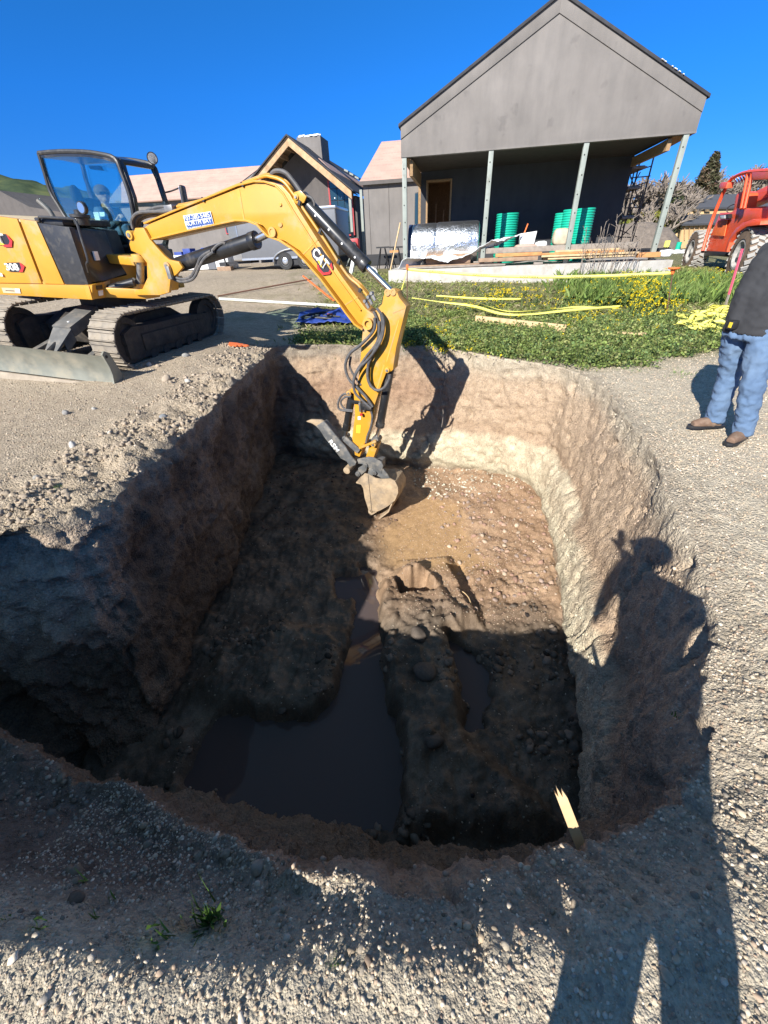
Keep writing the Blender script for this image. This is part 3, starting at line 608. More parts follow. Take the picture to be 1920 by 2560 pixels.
slab_px([(1697, 521), (1930, 515), (1930, 531), (1697, 537)], [45.3, 45.3, 45.2, 45.2], 'wall', 'sheathing', bp)
slab_px([(1708, 560), (1930, 553), (1930, 640), (1690, 640)], [43.4, 43.4, 43.4, 43.4], 'wall', 'sheathing', bp)
slab_px([(1672, 490), (1697, 521), (1697, 540), (1690, 640), (1655, 620), (1660, 540)], [49, 45.2, 45.2, 43.5, 49, 49], 'gable_wall', 'sheathing', bp)
for k in range(3):
    x = 1708 + k * 27; P = [Vector(aty(x + a, y - k * .3, 45.0)) for a, y in ((0, 524), (14, 524), (14, 529), (0, 529))]; m = MB(); m.prism(P, (0, .05, 0)); wf = bp(m, 'window', 'dark_hole')
    for q in range(3): P = [Vector(aty(x + 3.5 * q + 2.8 + a, y - k * .3, 44.97)) for a, y in ((0, 524), (.9, 524), (.9, 529), (0, 529))]; m = MB(); m.prism(P, (0, .02, 0)); bp(m, 'mullion', 'sheathing', parent=wf)
for k in range(9):
    a = Vector(aty(1712 + k * 12, 562, 43.3)); b = Vector(aty(1711 + k * 12, 600, 43.3)); m = MB(); m.bar(a, b, .07, .05); bp(m, 'batten', 'timber')
m = MB(); P = [Vector(aty(x, y, 43.35)) for x, y in ((1665, 565), (1683, 567), (1680, 590), (1662, 590))]; m.prism(P, (0, .04, 0)); bp(m, 'window', 'dark_hole')
# ------------------------------------------------------------------ excavator
simple('cat_yellow', (.56, .275, .028), 0.38, var=.07, scale=2.5, dirt=(.40, .30, .18), dirt_amt=.26, dscale=2.2, bump=.05, bscale=8, bdist=.01, coat=.25)
simple('worn_yellow', (.60, .33, .05), 0.5, var=.15, scale=6, dirt=(.30, .22, .15), dirt_amt=.5, dscale=5)
simple('dusty_yellow', (.50, .40, .25), 0.8, var=.15, scale=6)
simple('black_paint', (.018, .019, .021), 0.35, var=.3, dirt=(.09, .08, .07), dirt_amt=.25, dscale=4, coat=.3)
simple('black_plastic', (.028, .029, .032), 0.45, var=.2, dirt=(.07, .065, .06), dirt_amt=.3, dscale=9)
simple('hose_rubber', (.075, .075, .078), 0.6, var=.3, scale=20, dirt=(.16, .14, .12), dirt_amt=.4, dscale=12)
simple('chrome', (.75, .76, .78), 0.28, metal=1.0, var=.04); simple('bare_steel', (.32, .31, .29), 0.45, metal=.8, var=.25, scale=14)
simple('track_steel', (.27, .235, .19), 0.7, metal=.15, var=.3, scale=9, dirt=(.33, .28, .21), dirt_amt=.5, dscale=6, bump=.4, bscale=40)
simple('muddy_black', (.035, .031, .028), 0.8, var=.4, scale=7, dirt=(.10, .08, .06), dirt_amt=.45, dscale=6, bump=.5, bscale=25, bdist=.02)
simple('blade_steel', (.20, .205, .17), 0.5, metal=.3, var=.2, scale=3, dirt=(.32, .29, .22), dirt_amt=.42, dscale=3.5, bump=.15, bscale=30)
simple('blade_edge', (.30, .25, .19), 0.8, var=.2, scale=8, bump=.3); simple('grey_paint', (.13, .13, .125), 0.5, var=.2, scale=6, dirt=(.25, .22, .18), dirt_amt=.35, dscale=7)
simple('thumb_grey', (.10, .105, .11), 0.45, var=.2, scale=8, dirt=(.26, .23, .19), dirt_amt=.42, dscale=9)
simple('muddy_bucket', (.36, .27, .175), 0.75, var=.25, scale=9, dirt=(.17, .15, .13), dirt_amt=.5, dscale=6, bump=.6, bscale=30, bdist=.012)
simple('red_print', (.55, .03, .03), 0.4); simple('blue_print', (.035, .08, .26), 0.4); simple('decal_black', (.03, .025, .03), 0.4); simple('decal_white', (.82, .82, .8), 0.4); simple('decal_yellow', (.8, .6, .05), .4)
simple('seat_cloth', (.03, .03, .033), 0.8); simple('lamp_lens', (.5, .5, .5), 0.1)
s = NT('cab_glass'); s.b.inputs['Base Color'].default_value = (.62, .80, .80, 1); s.b.inputs['Transmission Weight'].default_value = 1.0; s.b.inputs['Roughness'].default_value = 0.02; s.b.inputs['IOR'].default_value = 1.25
# thin tinted pane: mostly see-through, with a soft reflection
_t = s.add('BsdfTransparent', Color=(.80, .92, .92, 1)); _g = s.add('BsdfGlossy', Roughness=.03, Color=(.7, .85, .9, 1)); _x = s.add('MixShader', ); _f = s.add('Fresnel', IOR=1.5)
_k = s.math('ADD', s.math('MULTIPLY', _f.outputs[0], .4), .02)
s.link(_k, _x.inputs[0]); s.link(_t.outputs[0], _x.inputs[1]); s.link(_g.outputs[0], _x.inputs[2]); s.link(_x.outputs[0], s.n['Material Output'].inputs['Surface'])
EX_O = Vector((-4.8, 8.3, .2)); _hd, _pt = R(-21), R(5)
EH = Vector((math.cos(_hd) * math.cos(_pt), math.sin(_hd) * math.cos(_pt), -math.sin(_pt))); EL = Vector((-math.sin(_hd), math.cos(_hd), 0)); EK = EH.cross(EL)
def S(f, l, k): return EX_O + EH * f + EL * l + EK * k
EU = Vector((-.233, -.972, 0)); EWW = EU.cross(EK) * -1; EWW.normalize()
if EWW.x < 0: EWW = -EWW
EU = EK.cross(EWW); EU = EU if EU.y < 0 else -EU
def U(a, b, z): return EX_O + EU * a + EWW * b + EK * z
ex = empty('excavator', tuple(EX_O), 'yellow tracked excavator with its arm and bucket reaching down into the pit', 'excavator'); ep = Par(ex)
# --- tracks
TR, TA = .41, 1.12
def track_path(n):
    per = 4 * TA + 2 * math.pi * TR; out = []
    for i in range(n):
        s_ = per * i / n
        if s_ < 2 * TA: out.append((TA - s_, 2 * TR, math.pi))
        elif s_ < 2 * TA + math.pi * TR: t = (s_ - 2 * TA) / TR; out.append((-TA - TR * math.sin(t), TR + TR * math.cos(t), math.pi + t))
        elif s_ < 4 * TA + math.pi * TR: out.append((-TA + (s_ - 2 * TA - math.pi * TR), 0, 2 * math.pi))
        else: t = (s_ - 4 * TA - math.pi * TR) / TR; out.append((TA + TR * math.sin(t), TR - TR * math.cos(t), t))
    return out
NSH = 42; pitch = (4 * TA + 2 * math.pi * TR) / NSH
sm = MB(); sm.box((0, 0, 0), (pitch * .93, .45, .022)); sm.box((-.05, 0, .02), (.018, .44, .022)); sm.box((.055, 0, .018), (.018, .44, .018)); sm.box((0, -.1, -.03), (pitch * .8, .03, .05)); sm.box((0, .1, -.03), (pitch * .8, .03, .05)); sm.cyl((.05, -.12, .01), (.05, -.12, .022), .014, 6); sm.cyl((.05, .12, .01), (.05, .12, .022), .014, 6)
shoe0 = None
for side, bc in ((1, .985), (-1, -.985)):
    tf = MB(); P = [(TA + .1, .14), (TA - .1, .10), (-TA + .1, .10), (-TA - .05, .16), (-TA + .0, .50), (-.3, .56), (.5, .56), (TA - .1, .60), (TA + .1, .52)]
    tf.prism([U(a, bc - .13, z) for a, z in P], EWW * .26); ep(tf, 'track_frame', 'muddy_black', .01)
    m = MB(); m.prism([U(a, bc + .132 * 1, z) for a, z in ((TA - .25, .22), (-.85, .22), (-.85, .44), (TA - .25, .46))], EWW * .03); ep(m, 'frame_cover', 'muddy_black', .008)
    for a, r, nm in ((TA, .34, 'idler'), (-TA, .33, 'sprocket')):
        m = MB(); m.lathe(U(a, bc - .09, TR), EWW, [(0, r * .5), (0, r), (.18, r), (.18, r * .75), (.15, r * .7), (.15, r * .35), (.21, r * .3), (.21, .03)], 28); ep(m, nm, 'muddy_black')
    for k in range(5):
        m = MB(); m.lathe(U(-.68 + k * .34, bc - .14, .12), EWW, [(0, .04), (0, .085), (.28, .085), (.28, .04)], 14); ep(m, 'track_roller', 'muddy_black')
    for (a, z, ang) in track_path(NSH):
        X = EU * math.cos(ang) + EK * math.sin(ang) * -1
        # outward normal
        cx = min(max(a, -TA), TA); N = (EU * (a - cx) + EK * (z - TR)); N = N.normalized() if N.length > 1e-6 else EK
        Y = EWW; X = Y.cross(N).normalized()
        c = U(a, bc, z)
        if shoe0 is None: shoe0 = sm.build('track_shoe', 'track_steel', ex, .003, seg=1); o = shoe0
        else: o = shoe0.copy(); COL.objects.link(o)
        jit = rnd.uniform(-.012, .012); X2 = (X + N * jit).normalized()
        Mw = Matrix(((X2.x, Y.x, N.x, c.x), (X2.y, Y.y, N.y, c.y), (X2.z, Y.z, N.z, c.z), (0, 0, 0, 1))); o.matrix_local = ep.inv @ Mw
m = MB(); m.prism([U(a, -.75, z) for a, z in ((-.7, .2), (.75, .2), (.85, .5), (.4, .66), (-.5, .66), (-.8, .5))], EWW * 1.5); ep(m, 'undercarriage', 'muddy_black', .02)
m = MB(); m.cyl(U(0, 0, .62), U(0, 0, .93), .52, 36); ep(m, 'swing_ring', 'muddy_black')
# --- dozer blade
pr_ = [(1.93, -.20), (1.86, -.05), (1.83, .08), (1.84, .22), (1.90, .36)]
def blade_strip(rows, t, b0, b1, nm, mt):
    m = MB(); vs = []
    for b in (b0, b1):
        for a, z in rows: vs.append(U(a, b, z)); vs.append(U(a - t, b, z))
    n = len(rows) * 2; fs = []
    for i in range(len(rows) - 1):
        p = 2 * i; fs += [(p, p + 2, n + p + 2, n + p), (p + 1, n + p + 1, n + p + 3, p + 3), (p, p + 1, p + 3, p + 2), (n + p, n + p + 2, n + p + 3, n + p + 1)]
    fs += [(0, n, n + 1, 1), (n - 2, n - 1, 2 * n - 1, 2 * n - 2)]
    m.add(vs, fs); return ep(m, nm, mt, 0)
blade_strip(pr_[1:], .03, -1.3, 1.28, 'dozer_blade', 'blade_steel'); blade_strip([(1.985, -.22), (1.90, -.06)], .03, -1.3, 1.28, 'cutting_edge', 'blade_edge')
for b in (-1.31, 1.28):
    m = MB(); m.prism([U(a, b, z) for a, z in ((2.0, -.24), (1.90, -.05), (1.87, .1), (1.88, .22), (1.93, .40), (1.88, .44), (1.80, .40), (1.70, .1), (1.68, -.12), (1.78, -.26))], EWW * .03); pl = ep(m, 'end_plate', 'blade_steel', .004)
    m = MB(); m.cyl(U(1.87, b - .002, .36), U(1.87, b + .034, .36), .022, 12); ep(m, 'lifting_hole', 'dark_hole', parent=pl)
for b in (-.48, .48):
    m = MB(); m.bar(U(.7, b, .33), U(1.82, b * 1.15, .05), .10, .09, EK); ep(m, 'blade_arm', 'grey_paint', .008)
m = MB(); m.bar(U(.55, 0, .70), U(1.22, 0, .48), .34, .16, EK); ep(m, 'cylinder_guard', 'grey_paint', .012)
m = MB(); m.prism([U(1.23, -.17, .53), U(1.23, .17, .53), U(1.62, .10, .22), U(1.62, -.10, .22)], EK * -.04); m.prism([U(1.23, .15, .50), U(1.4, .1, .36), U(1.38, .1, .20), U(1.2, .15, .35)], EWW * .02); ep(m, 'guard_plate', 'grey_paint', .006)
m = MB(); m.cyl(U(1.0, 0, .5), U(1.7, 0, .18), .06, 14); ep(m, 'blade_cylinder', 'black_paint')
m = MB(); c = U(1.1, .03, .60); m.cyl(c, c + EK * .012, .02, 12); ep(m, 'bolt_head', 'decal_white')
# --- superstructure (f forward, l left, k up)
def spx(x, y, L): q = Vector(atpl(x, y, tuple(EX_O + EL * L), tuple(EL))); return q
def fpx(x, y, f): q = Vector(atpl(x, y, tuple(EX_O + EH * f), tuple(EH))); return q
LS = -1.02
def side_panel(pts, nm, mt, t=.06, L=LS, bev=.012, label=None): m = MB(); m.prism([spx(x, y, L) for x, y in pts], EL * t); return ep(m, nm, mt, bev, label=label)
m = MB(); m.prism([S(f, -1.0, k) for f, k in ((.80, .97), (.80, 1.16), (-.9, 1.13), (-1.5, 1.1), (-1.5, .95), (-.9, .93))], EL * 1.95); ep(m, 'lower_frame', 'cat_yellow', .015)
side_panel([(-60, 708), (230, 713), (231, 750), (10, 737), (-60, 735)], 'skirt', 'cat_yellow', .04, LS - .02)
side_panel([(-90, 530), (0, 541), (42, 547), (104, 709), (-90, 706)], 'engine_door', 'cat_yellow', .08)
side_panel([(48, 547), (90, 553), (160, 711), (110, 709.5)], 'engine_door', 'cat_yellow', .08)
side_panel([(94, 557), (172, 568), (221, 713), (163, 711.5)], 'side_grille_panel', 'black_plastic', .08, label='black panel ahead of the yellow doors')
m = MB(); m.prism([S(f, -.94, k) for f, k in ((-1.45, 1.16), (.70, 1.17), (.60, 1.85), (.2, 1.87), (-1.35, 1.93))], EL * .9); ep(m, 'engine_block', 'black_plastic', .02)
m = MB(); m.prism([S(f, -1.0, k) for f, k in ((-1.5, 1.93), (.13, 1.895), (.13, 1.93), (-1.5, 1.97))], EL * 1.95); ep(m, 'hood_top', 'dusty_yellow', .015)
m = MB(); m.prism([S(f, l, 1.0) for f, l in ((-1.5, -.95), (-1.62, -.5), (-1.66, 0), (-1.62, .5), (-1.5, .95), (-1.3, .95), (-1.3, -.95))], EK * .95); ep(m, 'counterweight', 'cat_yellow', .05)
# rounded black fairing at the front right corner
fp = [(172, 569), (262, 574), (283, 627), (296, 655), (318, 685), (322, 700), (262, 702), (221, 714)]
fr_pts = []
for (x, y), f in zip(fp, (.72, .62, .68, .72, .74, .80, .82, .82)):
    q = fpx(x, y, f)
    fr_pts.append(q)
m = MB()
top = [(172, 569), (262, 574), (283, 627), (300, 655), (322, 690), (262, 702), (221, 713)]
A_ = [spx(172, 568, LS + .02), fpx(262, 574, .60), fpx(284, 627, .70), fpx(300, 655, .76), fpx(321, 688, .83), fpx(262, 702, .84), spx(221, 713, LS + .02)]
m.prism(A_, -EH * .35); ep(m, 'front_fairing', 'black_paint', .03, seg=3)
m = MB(); m.prism([fpx(226, 590, .83), fpx(238, 592, .83), fpx(247, 624, .86), fpx(236, 626, .86)], -EH * .02); 
m = MB(); m.prism([fpx(230, 628, .81), fpx(240, 628, .81), fpx(247, 650, .82), fpx(237, 651, .82)], EH * .03); ep(m, 'fairing_label', 'decal_white')
m = MB(); m.prism([fpx(221, 714, .85), fpx(275, 700, .85), fpx(277, 738, .85), fpx(231, 750, .85)], -EH * .1); ep(m, 'front_frame', 'cat_yellow', .01)
m = MB(); m.prism([fpx(x, y, .855) for x, y in ((240, 714), (255, 712), (257, 722), (242, 725))], EH * .004); ep(m, 'warning_label', 'decal_black')
m = MB(); m.prism([fpx(x, y, .855) for x, y in ((245, 727), (257, 725), (258, 738), (247, 740))], EH * .004); ep(m, 'info_label', 'decal_white')
# side stickers on the skirt
def on_side(pts, nm, mt, L=LS - .025, t=.004, parent=None): m = MB(); m.prism([spx(x, y, L) for x, y in pts], -EL * t); return ep(m, nm, mt, parent=parent)
lb = on_side([(4, 719), (50, 721), (53, 734), (9, 732)], 'capacity_label', 'dusty_yellow'); on_side([(38, 722), (49, 722.5), (51, 731), (40, 731)], 'label_box', 'decal_white', LS - .03, parent=lb); on_side([(14, 725.5), (36, 726.5), (36, 728), (14, 727)], 'label_bar', 'decal_black', LS - .03, parent=lb)
on_side([(0, 682), (5, 684), (8, 691), (0, 690)], 'small_label', 'decal_white')
# handrail, exhaust, air cleaner
m = MB(); m.tube([spx(100, 553, LS + .05), spx(98, 545, LS + .03), spx(103, 543, LS + .02), spx(140, 545, LS + .03), spx(176, 547, LS), spx(190, 553, LS - .05), spx(205, 600, LS - .1), spx(220, 650, LS - .14), spx(217, 660, LS - .12), spx(222, 681, LS + 0)], .018, 8, 5); ep(m, 'handrail', 'black_plastic')
m = MB(); m.tube([S(-.1, -.5, 1.9), S(-.12, -.52, 2.05), S(-.25, -.55, 2.18)], .035, 10, 5); ep(m, 'exhaust_pipe', 'grey_paint')
ac = spx(207, 562, -.75); m = MB(); m.lathe(ac, EK, [(0, .10), (.08, .11), (.09, .13), (.12, .13), (.13, .06), (.17, .06), (.18, .03)], 20); ep(m, 'air_precleaner', 'black_plastic')
m = MB(); q = ac + EK * .2 + EH * .13; m.cyl(q, q - EL * .05, .075, 20); rm = ep(m, 'round_mirror', 'black_plastic'); m = MB(); m.cyl(q - EL * .051, q - EL * .054, .062, 20); ep(m, 'mirror_glass', 'chrome', parent=rm)
m = MB(); m.box(S(.35, -.55, 1.93), (.55, .8, .08), EH, EL, EK); ep(m, 'front_deck', 'black_plastic', .02)
# --- cab
CL0, CL1 = 0.0, .74
cabside = [(97, 383), (150, 379), (210, 380), (255, 386), (288, 397), (303, 430), (325, 493), (336, 560), (333, 590), (320, 617), (283, 612), (272, 599), (240, 575), (185, 563), (166, 545), (146, 513), (126, 479), (113, 436)]
def cabpt(x, y, L=CL0): return spx(x, y, 0.0) + EL * L
inner = []
cx_, cy_ = np.mean([p[0] for p in cabside]), np.mean([p[1] for p in cabside])
def frame_loop(L, nm, mt, w=.035):
    pts = [cabpt(x, y, L) for x, y in cabside]; m = MB(); m.tube(pts + [pts[0]], w * .55, 8, 3, cap=False); return ep(m, nm, mt)
frame_loop(0, 'window_seal', 'black_plastic', .055); frame_loop(CL1 - .02, 'window_seal', 'black_plastic', .055)
m = MB(); m.prism([cabpt(x + (cx_ - x) * .01, y + (cy_ - y) * .01, .0) for x, y in cabside], EL * .006); ep(m, 'side_window', 'cab_glass', smooth=False)
m = MB(); m.prism([cabpt(x, y, CL1 - .01) for x, y in ((110, 395), (200, 392), (210, 560), (170, 545), (130, 479))], EL * .006); ep(m, 'rear_door_window', 'cab_glass', smooth=False)
# roof
rt = [(97, 383), (150, 379), (210, 380), (255, 386), (288, 396)]
m = MB(); vs = []
for L in (-.01, CL1 * .5, CL1 + .01):
    for x, y in rt: vs.append(cabpt(x, y, L) + EK * (.012 if L == CL1 * .5 else 0))
nr_ = len(rt); fs = [(j * nr_ + i, j * nr_ + i + 1, (j + 1) * nr_ + i + 1, (j + 1) * nr_ + i) for j in range(2) for i in range(nr_ - 1)]
k0 = len(vs); vs += [v - EK * .055 for v in vs]; fs += [tuple(k0 + i for i in f[::-1]) for f in fs]
for j in range(2): fs += [(j * nr_, (j + 1) * nr_, k0 + (j + 1) * nr_, k0 + j * nr_), (j * nr_ + nr_ - 1, k0 + j * nr_ + nr_ - 1, k0 + (j + 1) * nr_ + nr_ - 1, (j + 1) * nr_ + nr_ - 1)]
fs += [(i, k0 + i, k0 + i + 1, i + 1) for i in range(nr_ - 1)] + [(2 * nr_ + i, 2 * nr_ + i + 1, k0 + 2 * nr_ + i + 1, k0 + 2 * nr_ + i) for i in range(nr_ - 1)]
m.add(vs, fs); ep(m, 'cab_roof', 'black_paint')
# pillars: front right (wide), front left, rear
for L, w in ((.05, .10), (CL1 - .03, .06)):
    pts = [cabpt(x, y, L) for x, y in ((286, 398), (303, 432), (325, 493), (337, 565), (330, 625))]; m = MB()
    for a, b in zip(pts[:-1], pts[1:]): m.bar(a, b + (b - a) * .06, w, .07, EL)
    ep(m, 'front_pillar', 'black_paint', .008)
for L in (.02, CL1 - .03):
    pts = [cabpt(x, y, L) for x, y in ((99, 386), (113, 436), (146, 513), (160, 540))]; m = MB()
    for a, b in zip(pts[:-1], pts[1:]): m.bar(a, b + (b - a) * .04, .05, .05, EL)
    ep(m, 'rear_pillar', 'black_paint', .006)
m = MB(); m.bar(cabpt(290, 402, .05), cabpt(290, 402, CL1 - .02), .07, .06, EK); ep(m, 'windscreen_header', 'black_paint', .008)
m = MB(); m.bar(cabpt(329, 618, .05), cabpt(329, 618, CL1 - .02), .16, .08, EK); ep(m, 'windscreen_sill', 'black_paint', .008)
m = MB(); m.bar(cabpt(205, 384, CL1 - .02), cabpt(262, 560, CL1 - .02), .06, .05, EL); ep(m, 'door_pillar', 'black_paint', .006)
m = MB(); m.bar(cabpt(168, 505, CL1 - .03), cabpt(335, 505, CL1 - .03), .05, .04, EL); ep(m, 'window_rail', 'black_paint')
m = MB(); m.prism([S(f, .02, k) for f, k in ((-.55, 1.0), (.90, 1.0), (.92, 1.60), (.2, 1.62), (-.4, 1.85), (-.58, 1.9))], EL * (CL1 - .04)); ep(m, 'cab_base', 'black_plastic', .015)
m = MB(); m.prism([cabpt(120, 398, CL1 - .05), cabpt(152, 398, CL1 - .05), cabpt(160, 412, CL1 - .05), cabpt(126, 408, CL1 - .05)], EL * .02); ep(m, 'sun_visor', 'seat_cloth')
m = MB(); m.prism([cabpt(231, 530, .012), cabpt(244, 530, .012), cabpt(252, 566, .012), cabpt(240, 566, .012)], EL * .003); m.prism([cabpt(246, 530, .012), cabpt(259, 530, .012), cabpt(260, 541, .012), cabpt(248, 541, .012)], EL * .003); ep(m, 'window_sticker', 'decal_white')
# seat and controls
m = MB(); m.prism([S(f, .2, k) for f, k in ((-.15, 1.62), (.32, 1.62), (.34, 1.74), (-.05, 1.76), (-.18, 2.25), (-.28, 2.27), (-.28, 1.62))], EL * .42); ep(m, 'seat', 'seat_cloth', .04, seg=3)
m = MB(); m.ball(S(-.25, .12, 2.28), .14, 16, 10, (.5, .8, 1)); ep(m, 'headrest', 'seat_cloth')
for l in (.16, .62):
    m = MB(); m.tube([S(.45, l, 1.6), S(.47, l, 1.82), S(.45, l, 1.92)], .022, 8, 3); m.ball(S(.45, l, 1.95), .045); ep(m, 'joystick', 'seat_cloth')
    m = MB(); m.box(S(.3, l, 1.73), (.4, .12, .10), EH, EL, EK); ep(m, 'armrest', 'seat_cloth', .02)
m = MB(); m.box(S(.80, .10, 1.85), (.03, .2, .14), EH, EL, EK); ep(m, 'monitor', 'seat_cloth', .01)
# work light, side mirror
q = cabpt(291, 400, CL1 - .02); m = MB(); m.lathe(q + EK * .10 - EH * .02, (EH * .8 - EL * .6), [(0, .02), (.0, .05), (.03, .075), (.07, .08), (.07, .06)], 18); wl = ep(m, 'work_light', 'black_plastic')
m = MB(); m.lathe(q + EK * .10 - EH * .02 + (EH * .8 - EL * .6) * .062, (EH * .8 - EL * .6), [(0, .07), (.008, .066)], 18); ep(m, 'lens', 'lamp_lens', parent=wl)
m = MB(); m.tube([q, q + EK * .05 - EH * .05, q + EK * .08 - EH * .01], .012, 6, 3); ep(m, 'light_bracket', 'black_plastic', parent=wl)
q = cabpt(322, 470, CL1 + .0); mq = q + EH * .36 - EK * .02
m = MB(); m.tube([q, q + EH * .12 + EK * .02, mq - EK * .0 + EK * .1], .012, 6, 3); ar = ep(m, 'mirror_arm', 'black_plastic')
m = MB(); m.box(mq - EK * .05 + EL * .0, (.06, .20, .34), EH * .9 + EL * .43, EL * .9 - EH * .43, EK); mi = ep(m, 'side_mirror', 'black_plastic', .03, seg=3)
m = MB(); m.box(mq - EK * .05 - (EH * .9 + EL * .43) * .033, (.006, .16, .30), EH * .9 + EL * .43, EL * .9 - EH * .43, EK); ep(m, 'mirror_glass', 'chrome', .02, parent=mi)
# --- boom plane
FOOT = Vector(aty(345, 605, 7.25)); BK = Vector(aty(930, 1200, 5.88)); BD = (BK - FOOT); BD.z = 0; BD.normalize(); BNR = Vector((BD.y, -BD.x, 0))
if BNR.y > 0: BNR = -BNR
def bpx(x, y, off=0.0): return Vector(atpl(x, y, tuple(FOOT + BNR * off), tuple(BNR)))
def bz2(x, y, off=0.0): return bpx(320 + x / 2.2419, 400 + y / 2.2419, off)
def bz3(x, y, off=0.0): return bpx(700 + x / 3.95, 740 + y / 3.95, off)
def bz1(x, y, off=0.0): return bpx(x / 2.9625, 340 + y / 2.9625, off)
def plate(pts, f, off, t, nm, mt, bev=.01, parent=None, label=None, seg=2):
    m = MB(); m.prism([f(x, y, off) for x, y in pts], -BNR * t); return ep(m, nm, mt, bev, parent=parent, label=label, seg=seg)
# swing post
ear = [(1000, 680), (1062, 678), (1105, 760), (1165, 830), (1215, 885), (1250, 915), (1320, 930), (1352, 975), (1310, 1022), (1262, 1060), (1252, 1160), (1180, 1180), (1000, 1178), (990, 1140), (1070, 1130), (1120, 1060), (1110, 970), (1040, 880), (970, 850), (955, 800)]
def smooth_poly(P, n=4):
    P2 = [Vector((a, b, 0)) for a, b in P]; P2 = P2[-2:] + P2 + P2[:2]; q = spline(P2, n); return [(v.x, v.y) for v in q[2 * n:-(2 * n) - 0][:len(P) * n]]
plate(ear, bz1, .17, .05, 'swing_bracket', 'cat_yellow', .012); plate(ear, bz1, -.13, .05, 'swing_bracket', 'cat_yellow', .012)
plate([(1100, 800), (1165, 860), (1230, 960), (1235, 1150), (1040, 1160), (1090, 1050), (1085, 930)], bz1, .12, .25, 'bracket_web', 'cat_yellow', .015)
for y in (905, 1120):
    c = bz1(1040, y, 0); m = MB(); m.cyl(c - EK * .05, c + EK * .05, .12, 20); ep(m, 'swing_pin_boss', 'worn_yellow', .01)
c = bz1(1040, 1010, 0); m = MB(); m.cyl(bz1(1040, 1150, 0), bz1(1040, 880, 0), .055, 16); ep(m, 'swing_pin', 'bare_steel')
m = MB(); m.prism([S(.78, -.85, .98), S(.78, .05, .98), S(1.42, -.30, .98), S(1.42, -.58, .98)], EK * .14); ep(m, 'swing_frame', 'cat_yellow', .02)
m = MB(); m.prism([S(.72, -.50, 1.42), S(.72, -.0, 1.42), S(1.40, -.32, 1.42), S(1.40, -.52, 1.42)], EK * .12); ep(m, 'swing_frame', 'cat_yellow', .02)
m = MB(); m.cyl(S(.72, -.75, 1.06), bz1(1000, 1080, .1), .06, 14); ep(m, 'swing_cylinder', 'black_paint')
m = MB(); m.prism([S(.70, -.9, 1.14), S(.70, .02, 1.14), S(.70, .02, 1.44), S(.70, -.9, 1.44)], EH * .06); ep(m, 'front_bulkhead', 'cat_yellow', .01)
def pin(f, x, y, r, w=.22, nm='pin', mt='worn_yellow', off=0.0):
    c = f(x, y, off); m = MB(); m.cyl(c - BNR * w, c + BNR * w, r, 18); p_ = ep(m, nm, mt, .004)
    m = MB(); m.cyl(c + BNR * w, c + BNR * (w + .012), r * .5, 10); ep(m, 'pin_bolt', 'bare_steel', parent=p_)
pin(bz1, 1040, 735, .055, .20); pin(bz1, 1310, 960, .055, .20)
# boom
BT = .13
boom = [(75, 392), (100, 372), (130, 352), (280, 290), (560, 178), (650, 142), (740, 120), (800, 122), (860, 142), (905, 190), (960, 285), (1080, 475), (1200, 655), (1330, 832), (1380, 868), (1395, 905), (1372, 938), (1335, 945), (1290, 915), (1240, 850), (1205, 800), (1100, 660), (1020, 570), (960, 508), (880, 455), (815, 432), (785, 402), (755, 368), (700, 347), (640, 345), (400, 395), (170, 448), (110, 450), (80, 425)]
plate(boom, bz2, BT - .012, 2 * BT - .024, 'boom', 'cat_yellow', .012)
edge_top = boom[2:15]; 
def flange(pts, f, w, t, nm, mt, ins=1):
    P = [f(x, y, 0) for x, y in pts]; m = MB(); vs = []; n = len(P)
    for p in P: vs += [p + BNR * w, p - BNR * w]
    up = []
    for i in range(n):
        d = (P[min(i + 1, n - 1)] - P[max(i - 1, 0)]).normalized(); q = BNR.cross(d).normalized() * ins * t; vs += [P[i] + q + BNR * w, P[i] + q - BNR * w]
    k = 2 * n; fs = []
    for i in range(n - 1):
        a, b, c, d = 2 * i, 2 * i + 1, 2 * i + 3, 2 * i + 2; fs += [(a, b, c, d), (a + k, d + k, c + k, b + k), (a, d, d + k, a + k), (b, b + k, c + k, c)]
    fs += [(0, k, k + 1, 1), (k - 2, k - 1, 2 * k - 1, 2 * k - 2)]; m.add(vs, fs); return ep(m, nm, mt, .003)
flange(boom[2:14], bz2, BT + .012, .02, 'boom_top_plate', 'cat_yellow', -1); flange(boom[17:32], bz2, BT + .012, .02, 'boom_bottom_plate', 'cat_yellow', -1)
for pts in ([(605, 165), (625, 165), (655, 340), (650, 345)], [(1060, 445), (1064, 449), (985, 530), (980, 526)], [(1285, 765), (1289, 769), (1218, 815), (1214, 811)]):
    plate(pts, bz2, BT - .008, .008, 'weld_seam', 'worn_yellow', 0)
for x, y, r in ((852, 250, .02), (852, 363, .028)): plate([(x + 14 * math.cos(t) * r * 30, y + 16 * math.sin(t) * r * 30) for t in np.linspace(0, 6.28, 9)[:-1]], bz2, BT + .002, .01, 'lifting_eye', 'worn_yellow', 0)
for x, y, r in ((810, 404, .055), (1345, 918, .065)): 
    c = bz2(x, y, BT); m = MB(); m.ring(c, c + BNR * .02, r, r * .6, 24); m.cyl(c, c + BNR * .012, r * .62, 20); ep(m, 'pin_cap', 'worn_yellow')
